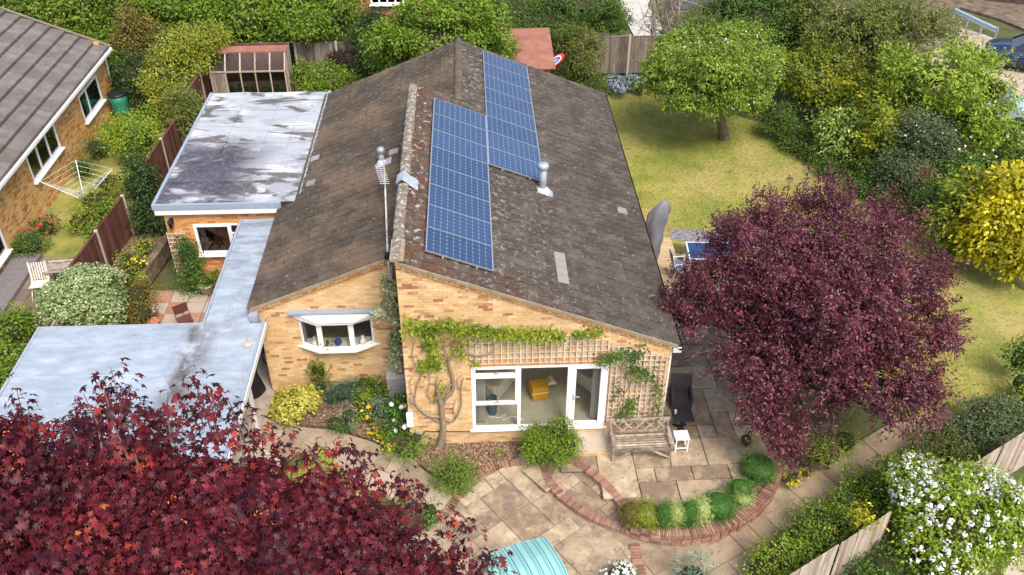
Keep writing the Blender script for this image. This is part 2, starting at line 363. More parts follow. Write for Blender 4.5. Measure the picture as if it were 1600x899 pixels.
overlay(tile_l, (.19,.13,.085), .5, .45, .6, amt=.6, detail=6)
tile_new = M('pale_replacement_tile', [(.24,.22,.21),(.33,.31,.30)], wt=(0,.8,.6), ns=5, rough=.9, bump=.3)
shade_m = M('tile_course_shade', [(.022,.017,.012),(.05,.04,.03)], wt=(0,0,1), ns=6, rough=1)  # dark colour painting the shadow lines between tile courses
ridge_m = M('lichen_ridge_tile', [(.15,.12,.09),(.32,.28,.23)], wt=(.3,0,.9), ns=7, rough=.95, bump=.8, bs=20)
overlay(ridge_m, (.55,.53,.49), 10, .52, .64, amt=.8, box=[(0,.6,.2)])
ridge_b = M('brown_ridge_tile', [(.095,.075,.057),(.19,.155,.12)], wt=(.4,0,.9), ns=7, rough=.95, bump=.8, bs=20)
verge_m = M('verge_mortar', [(.20,.15,.10),(.36,.29,.20)], wt=(0,0,1), ns=5, rough=.95, bump=.5)
felt = M('silver_roofing_felt', [(0,(.23,.275,.33)),(.5,(.30,.35,.415)),(1,(.41,.46,.52))], wt=(0,0,1.1), ns=1.3, rough=.7, spec=.2, bump=.35, bs=5, stretch=(1,2.2,1))
overlay(felt, (.20,.19,.19), 1.6, .56, .7, amt=.55, stretch=(1.5,1,1), w=1.2, box=[(0,-5.4,-4.7)])
overlay(felt, (.10,.08,.065), 2.6, .36, .60, amt=.85, w=.6, stretch=(1,.6,1), box=[(0,-5.65,-5.3),(0,-4.55,-4.95),(1,1.9,1.5)])
overlay(felt, (.08,.07,.06), 3, .50, .56, amt=.45, w=.8, box=[(0,-5.35,-5.25),(0,-4.95,-5.05),(1,1.9,1.5)])
overlay(felt, (.12,.11,.11), 1.2, .46, .62, amt=.5, stretch=(1,3,1), seed=4, box=[(1,3.0,4.5)])
felt_e = M('stained_roofing_felt', [(0,(.27,.29,.31)),(.45,(.40,.42,.44)),(1,(.60,.61,.62))], wt=(0,0,1.2), ns=.8, rough=.7, spec=.2, bump=.3, bs=5, stretch=(1,2,1))
overlay(felt_e, (.085,.075,.068), .75, .48, .55, amt=.88, stretch=(.55,1.5,1), w=1.6, seed=3, detail=8)
overlay(felt_e, (.36,.38,.42), .5, .50, .53, amt=.8, stretch=(.8,1.0,1), w=.3, seed=9, detail=3)
overlay(felt_e, (.060,.056,.075), .5, .36, .44, amt=.95, stretch=(.8,1.0,1), w=.9, seed=1, box=[(1,11.2,9.9),(0,-4.4,-5.8)], detail=4)
overlay(felt_e, (.22,.23,.27), 7, .5, .62, amt=.35, seed=1, box=[(1,10.9,10.0)], detail=8)
fascia_g = M('blue_grey_trim', [(.22,.27,.34),(.32,.38,.46)], wt=(0,0,.6), rough=.5)
black_m = M('black_plastic', [(.015,.015,.017)], wt=(0,0,0), rough=.45)
dark_in = M('dark_interior', [(.05,.045,.04)], wt=(0,0,0))
metal_g = M('galvanised_metal', [(.35,.38,.42),(.6,.63,.66)], wt=(.3,0,.5), rough=.4, metal=.3)
glass_m = glass('window_glass', refl=.0); glass_d = glass('dark_window_glass', (.35,.38,.4), .1)

# ------------------------------------------------------------------ brickwork
def brickwork(parent, mat, origin, ux, nrm, s0, s1, z0, top, holes=(), singles=0, pred=None, L=.225, H=.075, name='brick', sing_mat=None, jog=True):
    """running bond; each brick is its own block, cut to the roofline and the openings; the first `singles` full bricks become objects"""
    origin = np.array(origin, float); ux = np.array(ux, float); n = np.array(nrm, float); mb = MB(); full = []
    topf = top if callable(top) else (lambda s: top)
    zmax = max(topf(s0), topf(s1)); row = 0; z = z0; g_ = .009
    def cornered(a, b, za, zb, ta, tb, tone=None):
        pr = random.uniform(.006, .014)
        P = lambda s, zz, d: origin+ux*s+np.array([0, 0, zz])+n*d
        mb.hexa([P(a,za,-.02), P(b,za,-.02), P(b,za,pr), P(a,za,pr), P(a,ta,-.02), P(b,tb,-.02), P(b,tb,pr), P(a,ta,pr)], tone)
    while z < zmax:
        s = s0-(L/2 if row % 2 else 0)
        while s < s1:
            a, b = max(s, s0), min(s+L-g_, s1); za, zb = z, z+H-g_
            segs = [(a, b)] if b-a > .02 else []
            for (h0, h1, hz0, hz1) in holes:
                if zb > hz0 and za < hz1:
                    ns_ = []
                    for (p, q) in segs:
                        if q <= h0 or p >= h1: ns_.append((p, q)); continue
                        if p < h0-.015: ns_.append((p, h0))
                        if q > h1+.015: ns_.append((h1, q))
                    segs = ns_
            for (p, q) in segs:
                ta, tb = min(zb, topf(p)), min(zb, topf(q))
                if ta <= za+.005 and tb <= za+.005: continue
                ta, tb = max(ta, za+.002), max(tb, za+.002)
                if q-p > L-g_-.001 and ta == zb and tb == zb and (pred is None or pred(p, z)): full.append((p, z))
                else: cornered(p, q, za, zb, ta, tb)
            s += L
        z += H; row += 1
    random.shuffle(full); full.sort(key=lambda q: q[1] > 3.2)
    k = 0
    if singles:
        vs = []
        for i in range(10):
            q = MB(); pr = random.uniform(.007, .015); e = .002*random.random()
            P = lambda s, zz, d: ux*s+np.array([0, 0, zz])+n*d
            q.hexa([P(0,0,-.02), P(L-g_,0,-.02), P(L-g_-e,0,pr), P(e,0,pr), P(0,H-g_,-.02), P(L-g_,H-g_,-.02), P(L-g_-e,H-g_,pr), P(e,H-g_,pr)])
            vs.append(q.mesh(name, sing_mat or mat))
        for p, z in full[:singles]:
            inst(vs[k % 10], name, parent, origin+ux*p+np.array([0, 0, z])); k += 1
    for p, z in full[singles:]: cornered(p, p+L-g_, z, z+H-g_, z+H-g_, z+H-g_)
    o = mb.build(name+'work', mat, parent); o['kind'] = 'stuff'; return o
def backing(name, parent, mat, origin, ux, nrm, s0, s1, z0, top, holes=(), th=.12, inset=.004):
    origin = np.array(origin, float); ux = np.array(ux, float); n = np.array(nrm, float); topf = top if callable(top) else (lambda s: top); mb = MB()
    cuts = sorted({s0, s1} | {h[0] for h in holes} | {h[1] for h in holes})
    P = lambda s, zz, d: origin+ux*s+np.array([0, 0, zz])+n*d
    for a, b in zip(cuts[:-1], cuts[1:]):
        lo = [(z0, None)]
        hs = sorted([h for h in holes if h[0] < b-1e-4 and h[1] > a+1e-4], key=lambda h: h[2]); z = z0
        for h in hs:
            if h[2] > z: mb.hexa([P(a,z,-th), P(b,z,-th), P(b,z,-inset), P(a,z,-inset), P(a,h[2],-th), P(b,h[2],-th), P(b,h[2],-inset), P(a,h[2],-inset)])
            z = h[3]
        mb.hexa([P(a,z,-th), P(b,z,-th), P(b,z,-inset), P(a,z,-inset), P(a,topf(a),-th), P(b,topf(b),-th), P(b,topf(b),-inset), P(a,topf(a),-inset)])
    return mb.build(name, mat, parent)
def window(parent, loc, rz, w, h, vbars=(), hbars=(), name='window', fr=.06, sill=.12, dep=.07, opening=(), pane_mat=None, handle=(), casw=.05):
    """white frame in local x (along), y (inwards), z; vbars: x of mullions; hbars: (x0, x1, z); opening: (x0, x1, z0, z1) casements with thicker inner frames"""
    mb = MB(); mb.box(0,w,0,dep,0,fr); mb.box(0,w,0,dep,h-fr,h); mb.box(0,fr,.001,dep-.001,fr,h-fr); mb.box(w-fr,w,.001,dep-.001,fr,h-fr)
    for x in vbars: mb.box(x-fr*.5,x+fr*.5,.002,dep-.002,fr,h-fr)
    for a, b, z in hbars: mb.box(a,b,.003,dep-.003,z-fr*.45,z+fr*.45)
    for a, b, c, d in opening:
        for q in ((a,b,c,c+casw),(a,b,d-casw,d),(a,a+casw,c+casw,d-casw),(b-casw,b,c+casw,d-casw)): mb.box(q[0],q[1],-.018,dep-.01,q[2],q[3])
    o = mb.build(name, white, parent, bevel=.006); o.location = loc; o.rotation_euler = (0, 0, rz)
    xs = [fr*.5]+sorted(vbars)+[w-fr*.5]
    for a, b in zip(xs[:-1], xs[1:]):
        zs = [fr*.5]+sorted([z for (p, q, z) in hbars if p < (a+b)/2 < q])+[h-fr*.5]
        for c, d in zip(zs[:-1], zs[1:]): MB().box(a+.01,b-.01,dep*.45,dep*.45+.012,c+.01,d-.01).build('pane', pane_mat or glass_m, o)
    if sill:
        MB().box(-.06,w+.06,-sill,dep,-.05,-.003).build('sill', white, o, bevel=.01)
    for x, z in handle:
        MB().box(x-.07,x+.05,-.05,-.022,z,z+.02).box(x-.01,x+.03,-.03,-.01,z-.01,z+.03).build('handle', metal_g, o)
    return o

# ------------------------------------------------------------------ bungalow
ZT, SR, SL_, XR, BX, YB, YS, XL, YL = 5.556, .397, .405, 6.38, 1.339, 14.16, 9.17, -3.95, 1.888
XE = XR+.14
zr = lambda x: ZT-SR*x
zl = lambda x: ZT-SR*BX-SL_*(BX-x)
house = thing('bungalow', 'yellow brick bungalow with brown tiled offset roof, bow window and white patio doors', 'house')
# right gable wall with the patio doors
DX1, DX2, DZ0, DZ1 = 1.585, 4.925, .34, 2.44
wall = backing('front_wall', house, mortar, (0,0,0), (1,0,0), (0,-1,0), 0, XR, -.45, lambda s: zr(s)-.09, [(DX1,DX2,DZ0,DZ1)])
brickwork(wall, brick_m, (0,0,0), (1,0,0), (0,-1,0), 0, XR, -.45, lambda s: zr(s)-.10, [(DX1,DX2,DZ0,DZ1)], singles=300, pred=lambda s, z: z > .0, sing_mat=brick_ind)
# soldier course over the doors
mb = MB(); x = DX1-.02
while x < DX2+.0:
    mb.box(x, x+.066, -.022, -.0, DZ1+.004, DZ1+.215); x += .075
mb.build('soldier_course', brick_or, house)
# wall facing left between the two roof heights, right side wall, rear walls
mb = MB(); mb.box(-.0, .1, .121, YL+.1, -.45, ZT-.12); mb.add([(0,YL,zl(0)-.2),(.1,YL,zl(.1)-.2),(.1,YS,zl(.1)-.2),(0,YS,zl(0)-.2),(0,YL,ZT-.12),(.1,YL,ZT-.16),(.1,YS,ZT-.16),(0,YS,ZT-.12)],[(3,2,1,0),(4,5,6,7),(0,1,5,4),(1,2,6,5),(2,3,7,6),(3,0,4,7)])
mb.hexa([(0,YS-.1,zl(0)-.2),(BX,YS-.1,zl(BX)-.2),(BX,YS,zl(BX)-.2),(0,YS,zl(0)-.2),(0,YS-.1,ZT-.12),(BX,YS-.1,zr(BX)-.1),(BX,YS,zr(BX)-.1),(0,YS,ZT-.12)])
mb.build('side_wall', brick_or, house)
sh_ = [(1.1,4.1,.36,2.44)]
rw = backing('side_wall', house, mortar, (XR,0,0), (0,1,0), (1,0,0), .12, YB-.1, -.3, zr(XR)-.1, sh_)
brickwork(rw, brick_m, (XR,0,0), (0,1,0), (1,0,0), 0, YB-.1, -.3, zr(XR)-.1, sh_)
window(house, (XR+.01,1.1,.36), rad(90), 3.0, 2.08, vbars=(1.0,2.0), fr=.08, sill=.06)  # added glazing, out of view, to let daylight into the living room
lw = backing('side_wall', house, mortar, (XL+.15,0,0), (0,1,0), (-1,0,0), YL+.1, YB-.1, -.3, zl(XL)-.05)
brickwork(lw, brick_or, (XL+.15,0,0), (0,1,0), (-1,0,0), YL+.1, YB-.1, -.3, zl(XL)-.05)
backing('rear_wall', house, brick_or, (0,YB-.1,0), (1,0,0), (0,1,0), XL+.3, BX, -.3, lambda s: zl(s)-.1)
backing('rear_wall', house, brick_or, (0,YB-.1,0), (1,0,0), (0,1,0), BX, XR-.13, -.3, lambda s: zr(s)-.1)
# left gable wall, set back, with the bow window
WL = XL+.15; BW0, BW1, BWZ0, BWZ1 = -2.76, -.96, 1.60, 2.52
ly = YL+.1
wall2 = backing('front_wall', house, mortar, (0,ly,0), (1,0,0), (0,-1,0), WL, 0, -.2, lambda s: zl(s)-.09, [(BW0,BW1,BWZ0,BWZ1)])
brickwork(wall2, brick_m, (0,ly,0), (1,0,0), (0,-1,0), WL, 0, -.2, lambda s: zl(s)-.10, [(BW0,BW1,BWZ0,BWZ1)])
# ---- roof
def roof_plane(parent, xa, xb, zf, sgn, ya, yb, mat, gauge, tw, singles, clip=None, imat=None, seam=1):
    """courses of interlocking tiles down the slope from xa (top) to xb (eaves)"""
    Ls = abs(xb-xa)*math.hypot(1, abs(zf(1)-zf(0))); n = max(1, round(Ls/gauge)); mb = MB(); got = 0
    sl = abs(zf(1)-zf(0)); cosn = 1/math.hypot(1, sl)
    fulls = []
    ndir = np.array([sgn*sl*cosn, 0, cosn])   # outward normal
    sd = np.array([sgn*cosn, 0, -sl*cosn])    # down slope
    gg = Ls/n; nw = round((yb-ya)/tw); w = (yb-ya)/nw
    top = np.array([xa, 0, zf(xa)])
    for i in range(n):
        for j in range(nw):
            y0 = ya+j*w
            if clip and not clip(top[0]+sd[0]*gg*(i+.5), y0+w/2): continue
            fulls.append((i, j))
    def tv(i_, y_, e, dz):
        a = top+sd*(gg*i_)+np.array([0, y_, 0]); L_ = gg+.045; wgap = .020
        yA, yB_ = wgap/2, w-wgap/2; ty = w*.13
        P = lambda s, y, h: a+sd*s+ndir*(h)+np.array([0, y, 0])
        # slab with a raised roll on one side: front lip proud of the course below
        return [P(0,yA,.0), P(0,yB_,.0), P(L_,yB_,.0), P(L_,yA,.0), P(0,yA,.018+dz), P(0,yB_,.018+dz+e), P(L_,yB_,.068+dz+e), P(L_,yA,.068+dz)], [P(0,yA,.02), P(0,yA+.05,.02), P(L_,yA+.05,.02), P(L_,yA,.02), P(0,yA+.008,.036+dz), P(0,yA+.042,.036+dz), P(L_,yA+.042,.07+dz), P(L_,yA+.008,.07+dz)]
    vs = []
    if singles:
        for k in range(8):
            q = MB(); i0 = 0; A, B_ = tv(0, 0, random.uniform(-.006, .006), random.uniform(0, .008)); q.hexa([p-top for p in A]); q.hexa([p-top for p in B_]); vs.append(q.mesh('roof_tile', imat))
        fulls.sort(key=lambda q: (q[1]*w)+abs(q[0]*gg-3.5)*.2)
    for k, (i, j) in enumerate(fulls):
        if k < singles: inst(vs[k % 8], 'roof_tile', parent, top+sd*(gg*i)+np.array([0, ya+j*w, 0])+ndir*random.uniform(-.003, .004), (0, 0, random.uniform(-.006, .006)))
        else:
            A, B_ = tv(i, ya+j*w+random.uniform(-.004, .004), random.uniform(-.006, .006), random.uniform(0, .008)); t = random.random(); mb.hexa(A, t); mb.hexa(B_, t)
    o = mb.build('roof_tiles', mat, parent); o['kind'] = 'stuff'
    mb = MB()  # dark bars standing in for the shadow line along each course
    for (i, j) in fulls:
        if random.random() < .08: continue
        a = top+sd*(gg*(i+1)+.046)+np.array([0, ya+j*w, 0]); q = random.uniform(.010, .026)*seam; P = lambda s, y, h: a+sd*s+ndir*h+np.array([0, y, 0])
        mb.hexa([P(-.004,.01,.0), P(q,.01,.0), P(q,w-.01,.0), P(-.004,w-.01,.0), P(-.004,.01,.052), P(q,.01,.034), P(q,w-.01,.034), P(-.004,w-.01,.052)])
    if seam: o = mb.build('course_shade_bars', shade_m, parent); o['kind'] = 'stuff'
    return o
def slabmesh(parts): 
    mb = MB()
    for (xa, xb, ya, yb, zf, t) in parts: mb.hexa([(xa,ya,zf(xa)-t),(xb,ya,zf(xb)-t),(xb,yb,zf(xb)-t),(xa,yb,zf(xa)-t),(xa,ya,zf(xa)-.005),(xb,ya,zf(xb)-.005),(xb,yb,zf(xb)-.005),(xa,yb,zf(xa)-.005)])
    return mb
roofR = slabmesh([(0,BX,-.06,YS,zr,.09),(BX,XE,-.06,YB,zr,.09)]).build('roof_slope', tile_l, house)
roofL = slabmesh([(XL,0,YL,YB,zl,.09),(0,BX,YS,YB,zl,.09)]).build('roof_slope', tile_l, house)
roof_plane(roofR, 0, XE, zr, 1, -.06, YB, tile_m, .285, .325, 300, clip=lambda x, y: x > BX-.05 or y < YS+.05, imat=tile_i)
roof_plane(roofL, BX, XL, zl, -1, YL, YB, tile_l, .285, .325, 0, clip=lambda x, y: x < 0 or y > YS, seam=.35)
# pale replacement tiles
def patch(x, y, nx, ny, f=zr, s=1, parent=roofR):
    mb = MB(); cosn = 1/math.hypot(1, SR)
    for i in range(nx):
        for j in range(ny):
            a = x+s*i*.265; b = a+s*.27; c = y+j*.325
            mb.hexa([(min(a,b),c+.008,f(min(a,b))+.02),(max(a,b),c+.008,f(max(a,b))+.02),(max(a,b),c+.317,f(max(a,b))+.02),(min(a,b),c+.317,f(min(a,b))+.02),
                     (min(a,b),c+.008,f(min(a,b))+.062+(0 if s>0 else .03)),(max(a,b),c+.008,f(max(a,b))+.062+(.03 if s>0 else 0)),(max(a,b),c+.317,f(max(a,b))+.062+(.03 if s>0 else 0)),(min(a,b),c+.317,f(min(a,b))+.062+(0 if s>0 else .03))])
    o = mb.build('replacement_tile', tile_new, parent); tag(o, 'pale grey replacement tile'); return o
def onroof(px, py, left=False):
    z = 4.
    for _ in range(25):
        p = G(px, py, z); z = zl(p[0]) if left else zr(p[0])
    return G(px, py, z)
for (px, py, nx, ny, lf) in ((880,442,1,4,0),(972,334,1,1,0),(800,262,1,1,0)):
    p = onroof(px, py, lf); patch(p[0]-.13, p[1]-.1, nx, ny)
for (px, py) in ((494,251),(487,290),(617,241)):
    p = onroof(px, py, True); patch(p[0]+.1, p[1]-.1, 1, 1, zl, -1, roofL)
def moss(parent, zf, x0, x1, y0, y1, n, mat):
    mb = MB()
    for _ in range(n):
        x = random.uniform(x0, x1); y = random.uniform(y0, y1); s = random.choice((.012,.018,.025,.035))*random.uniform(.7,1.3); z = zf(x)+.055
        mb.add([(x-s,y,z-.01),(x,y-s*1.2,z-.01),(x+s,y,z-.01),(x,y+s*1.1,z-.01),(x,y,z+s*.8)], [(0,1,4),(1,2,4),(2,3,4),(3,0,4)])
    o = mb.build('moss_clumps', mat, parent); o['kind'] = 'stuff'
moss_m = M('moss_and_lichen', [(0,(.05,.045,.02)),(.5,(.12,.10,.055)),(.8,(.22,.20,.17)),(1,(.42,.40,.36))], wt=(.8,0,0), rough=1)
moss(roofR, zr, .2, XE-.1, 0, YB-.1, 2400, moss_m); moss(roofL, zl, XL+.1, 0, YL, YB-.1, 2600, moss_m)
# ridge tiles, lichen covered front run and brown rear run
def ridge(parent, x, z, ya, yb, mat, r=.13):
    n = round((yb-ya)/.45); d = (yb-ya)/n; ms = []
    for k in range(4):
        mb = MB(); v = []; rr = r*random.uniform(.97, 1.05)
        for y in (0, d-.012):
            for j in range(7): a = math.pi*(j/6); v.append((-rr*1.15*math.cos(a), y, rr*.75*math.sin(a)-.03))
        mb.add(v, [(j, j+1, 8+j, 7+j) for j in range(6)]+[tuple(range(6, -1, -1)), tuple(range(7, 14))]); ms.append(mb.mesh('ridge_tile', mat))
    for i in range(n): inst(ms[i % 4], 'ridge_tile', parent, (x+random.uniform(-.01, .01), ya+i*d, z+.07+random.uniform(0, .012)), (random.uniform(-.01, .01), 0, random.uniform(-.01, .01)))
ridge(roofR, .02, ZT, -.07, YS, ridge_m, .115); ridge(roofL, BX, zr(BX), YS+.02, YB, ridge_b, .105)
MB().box(-.12,.2,-.075,.75,ZT+.02,ZT+.105).build('ridge_end_mortar', verge_m, roofR, bevel=.02)
# verges: mortar strip over small corbelled bricks following the slope
def verge(parent, xa, xb, f, y, mat=verge_m, teeth=True, t=.055):
    mb = MB(); mb.hexa([(xa,y-.03,f(xa)-t),(xb,y-.03,f(xb)-t),(xb,y+.03,f(xb)-t),(xa,y+.03,f(xa)-t),(xa,y-.03,f(xa)+.035),(xb,y-.03,f(xb)+.035),(xb,y+.03,f(xb)+.035),(xa,y+.03,f(xa)+.035)])
    mb.build('verge', mat, parent)
    if teeth:
        mb = MB(); n = int(abs(xb-xa)/.115)
        for i in range(n):
            a = xa+(xb-xa)*(i+.08)/n; b = xa+(xb-xa)*(i+.92)/n
            mb.hexa([(a,y-.0,f(a)-t-.085),(b,y-.0,f(b)-t-.085),(b,y+.05,f(b)-t-.085),(a,y+.05,f(a)-t-.085),(a,y-.01,f(a)-t-.003),(b,y-.01,f(b)-t-.003),(b,y+.05,f(b)-t-.003),(a,y+.05,f(a)-t-.003)])
        mb.build('verge_brick', brick_or, parent)
verge(roofR, .0, XE, zr, -.062); verge(roofL, XL, -.0, zl, YL-.0)
verge(roofR, BX, XE, zr, YB, teeth=False); verge(roofL, XL+.6, BX, zl, YB, teeth=False)
mb = MB(); mb.hexa([(-.05,YS-.02,ZT-.1),(BX+.3,YS-.02,zr(BX+.3)-.1),(BX+.3,YS+.03,zr(BX+.3)-.1),(-.05,YS+.03,ZT-.1),(-.05,YS-.02,ZT+.07),(BX+.3,YS-.02,zr(BX+.3)+.05),(BX+.3,YS+.03,zr(BX+.3)+.05),(-.05,YS+.03,ZT+.07)])
mb.build('verge', ridge_b, roofR)
# rust-red lead flashing patch on the ridge (grey sheet)
p = onroof(645, 292); q = MB(); v = []
for i in range(7):
    for j in range(6):
        x = -.16+.52*i/6; y = p[1]-.22+.5*j/5
        v.append((x+random.uniform(-.015,.015), y+random.uniform(-.015,.015), (zr(x) if x > 0 else ZT-abs(x)*.5)+.17*max(0,1-abs(x)*3)+.07+random.uniform(-.012,.014)))
q.add(v, [(i*6+j, (i+1)*6+j, (i+1)*6+j+1, i*6+j+1) for i in range(6) for j in range(5)]); q.build('lead_patch', M('grey_lead_sheet',[(.24,.27,.32),(.46,.50,.55)],wt=(0,0,1),ns=6,rough=.5), roofR)
# gutters, fascia, downpipes
mb = MB(); v = []
for y in (-.1, YB+.05):
    for j in range(6): a = math.pi*j/5; v.append((XE+.075-.06*math.cos(a), y, zr(XE)-.05-.06*math.sin(a)))
mb.add(v, [(j, j+1, 7+j, 6+j) for j in range(5)]+[(0,1,2,3,4,5),(11,10,9,8,7,6)]); mb.box(XE-.0,XE+.016,-.05,YB,zr(XE)-.2,zr(XE)-.03); mb.build('gutter', black_m, house)
MB().box(XR+.04,XE+.10,-.085,-.066,zr(XE)-.19,zr(XE)-.03).build('fascia_end', off_white, house)
MB().tube([(XR+.08,.25,2.75),(XR+.08,.25,-.2)],.034,8).build('downpipe', white, house, True)
MB().tube([(-.28,YL-.03,4.45),(-.26,ly-.09,4.2),(-.26,ly-.09,.9)],.035,8).build('downpipe', M('grey_downpipe',[(.14,.14,.14)],wt=(0,0,0)), house, True)
MB().box(-.05,.12,-.16,-.03,.62,1.05).build('pipe_box', white, house, bevel=.02)
mb = MB(); mb.box(.16,.30,-.10,-.02,.12,.34); mb.build('meter_box', M('grey_box',[(.3,.33,.38)],wt=(0,0,0),rough=.4), house, bevel=.01)
MB().tube([(.3,-.04,.2),(.38,-.04,.36),(.6,-.035,.33),(2.2,-.035,.26)],.012,5).build('cable', black_m, house)
# patio doors
pd = window(house, (DX1,-.012,DZ0), 0, DX2-DX1, DZ1-DZ0, vbars=(1.17,2.39), hbars=((0,1.17,.86),(0,1.17,1.78)), name='patio_door', fr=.085, sill=.06, opening=((.06,1.12,1.80,2.06),(2.46,3.30,.06,2.06),(.06,1.12,.88,1.77)), handle=((.62,1.9),(.62,.95)))
for a_, b_, c_, d_ in ((2.46,2.56,.06,2.06),(3.15,3.30,.06,2.06),(2.56,3.15,.06,.16),(2.56,3.15,1.96,2.06)): MB().box(a_+.004,b_-.004,-.024,.05,c_,d_).build('door_frame', white, pd, bevel=.005)
MB().box(2.40,2.47,-.015,.05,.08,2.02).build('mullion', white, pd, bevel=.005)
MB().box(2.50,2.53,-.045,-.025,.95,1.15).box(2.50,2.66,-.07,-.05,1.06,1.085).build('handle', metal_g, pd)
MB().box(1.75,2.05,-.06,-.0,.055,.085).build('latch', metal_g, pd)
# room behind them
rm = thing_part = bpy.data.objects.new('living_room', None); COL.objects.link(rm); rm.parent = house
carpet = M('beige_carpet', [(.33,.32,.25),(.45,.43,.34)], wt=(0,0,1), ns=4, rough=1)
MB().box(.15,6.2,.13,4.6,.22,.36).build('carpet', carpet, rm)
mb = MB(); mb.box(.13,.16,.13,4.6,.36,2.7); mb.box(.16,6.2,4.55,4.6,.36,2.7); mb.build('room_wall', M('room_wall_paint',[(.5,.43,.35),(.6,.53,.45)],wt=(0,0,1),ns=1), rm)
MB().box(.13,6.2,.13,4.6,2.72,2.76).build('ceiling', off_white, rm)
mb = MB()
# bow window
bw = bpy.data.objects.new('bow_window', None); COL.objects.link(bw); bw.parent = house
pts = [(-2.82, ly-.0), (-2.27, ly-.24), (-1.46, ly-.24), (-.91, ly-.0)]
for i in range(3):
    a, b = pts[i], pts[i+1]; w = math.hypot(b[0]-a[0], b[1]-a[1]); window(bw, (a[0],a[1],1.62), math.atan2(b[1]-a[1], b[0]-a[0]), w, .88, name='casement', fr=.045, sill=0, dep=.06, opening=((.035,w-.035,.035,.845),), casw=.034)
def bow(y_out, x_out, z0, z1, name, mat, over=0):
    m_ = MB(); poly = [(-2.82-x_out, ly), (-2.27-x_out*.5, ly-.24-y_out), (-1.46+x_out*.5, ly-.24-y_out), (-.91+x_out, ly)]; return m_.prism(poly, z0, z1).build(name, mat, bw, bevel=.006)
bow(.08,.14,1.56,1.617,'sill',white); bow(.10,.12,2.502,2.60,'head',white)
m_ = MB(); m_.add([(-2.9,ly-.02,2.72),(-2.3,ly-.38,2.61),(-1.33,ly-.38,2.61),(-.76,ly-.02,2.72),(-2.9,ly-.02,2.603),(-2.3,ly-.38,2.603),(-1.33,ly-.38,2.603),(-.76,ly-.02,2.603)], [(0,1,2,3),(4,7,6,5),(0,4,5,1),(1,5,6,2),(2,6,7,3)])
m_.build('canopy', M('worn_white_canopy',[(.62,.60,.55),(.8,.79,.75)],wt=(0,0,1),ns=3), bw)
m_ = MB(); m_.box(-3.02,-.70,ly-.17,ly-.02,2.72,2.77); m_.build('flashing', fascia_g, bw)
mb = MB(); mb.box(-2.7,-.92,ly+.12,ly+1.4,1.2,1.25); mb.box(-2.7,-.92,ly+1.4,ly+1.45,1.2,2.7); mb.box(-2.75,-2.7,ly+.12,ly+1.4,1.2,2.7); mb.box(-.92,-.88,ly+.12,ly+1.4,1.2,2.7); mb.box(-2.7,-.9,ly+.12,ly+1.4,2.6,2.64)
mb.build('bow_room', M('kitchen_wall',[(.3,.3,.28)],wt=(0,0,0)), bw)
MB().prism([(-2.74,ly+.25),(-2.74,ly-.0),(-2.25,ly-.17),(-1.47,ly-.17),(-.98,ly-.0),(-.98,ly+.25)],1.6,1.63).build('inner_sill', off_white, bw)
for a, b in ((-2.55,-2.15),(-2.1,-1.5),(-1.4,-1.05)): MB().box(a,b,ly-.10 if a>-2.3 and b<-1.45 else ly-.03,ly-.0,2.36,2.5).build('blind', M('red_blind',[(.35,.06,.05)],wt=(0,0,0)), bw)

# ---- flat-roofed rear extension
EXL, EY, EZ, EXR = -7.52, 6.72, 3.12, -3.3
er = MB(); n_ = 24; m2 = 40
for i in range(1): pass
v = []
for i in range(n_+1):
    for j in range(m2+1):
        x = EXL+(EXR-EXL)*i/n_; y = EY+(YB+.25-EY)*j/m2; v.append((x, y, EZ+.012*math.sin(x*3+y)+.01*math.sin(y*2.3-x)+(.01 if j % 8 == 0 else 0)))
er.add(v, [(i*(m2+1)+j, (i+1)*(m2+1)+j, (i+1)*(m2+1)+j+1, i*(m2+1)+j+1) for i in range(n_) for j in range(m2)])
er.build('flat_roof', felt_e, house)
for k in range(5): MB().box(EXL+.05, EXR-.03, EY+1.25*(k+1), EY+1.25*(k+1)+.03, EZ+.004, EZ+.022).build('felt_seam', felt_e, house)
for x in (-6.3,-5.05,-4.25): MB().box(x, x+.02, EY+.05, YB+.2, EZ+.002, EZ+.018).build('felt_seam', felt_e, house)
mb = MB(); mb.box(EXL-.09,XL+.06,EY-.09,EY,EZ-.13,EZ+.03); mb.box(EXL-.09,EXL,EY,YB+.25,EZ-.13,EZ+.04); mb.build('roof_trim', fascia_g, house)
mb = MB(); mb.box(EXL-.06,XL+.02,EY-.05,EY+.0,EZ-.33,EZ-.132); mb.build('fascia', white, house)
MB().box(EXR-.11,EXR+.0,EY+.35,YB+.25,EZ+.01,EZ+.055).build('roof_trim', metal_g, house)
MB().box(EXL+.02,EXR,EY+.02,YB+.2,EZ-.12,EZ-.03).build('roof_deck', dark_in, house)
EWX = EXL+.12; EWY = EY+.12; zt_ = EZ-.13
eh = [(-6.62-0,-5.1,1.30,2.36)]
ew = backing('extension_wall', house, mortar, (0,EWY,0), (1,0,0), (0,-1,0), EWX, XL+.15, -.1, zt_, eh)
brickwork(ew, brick_or, (0,EWY,0), (1,0,0), (0,-1,0), EWX, XL+.1, -.1, zt_, eh)
mb = MB(); mb.box(EWX,EWX+.12,EWY+.12,YB+.1,-.1,zt_); mb.box(EWX,XL+.2,YB,YB+.1,-.1,zt_); mb.build('extension_wall', brick_or, house)
mb = MB(); x = EWX+.02
while x < XL-.4: mb.box(x,x+.066,EWY-.02,EWY,zt_-.235,zt_-.02); x += .075
mb.build('soldier_course', brick_or, house)
ewn = window(house, (-6.62,EWY-.03,1.30), 0, 1.52, 1.06, vbars=(1.08,), hbars=((1.08,1.5,.72),), opening=((.04,1.05,.04,1.02),), pane_mat=glass_d)
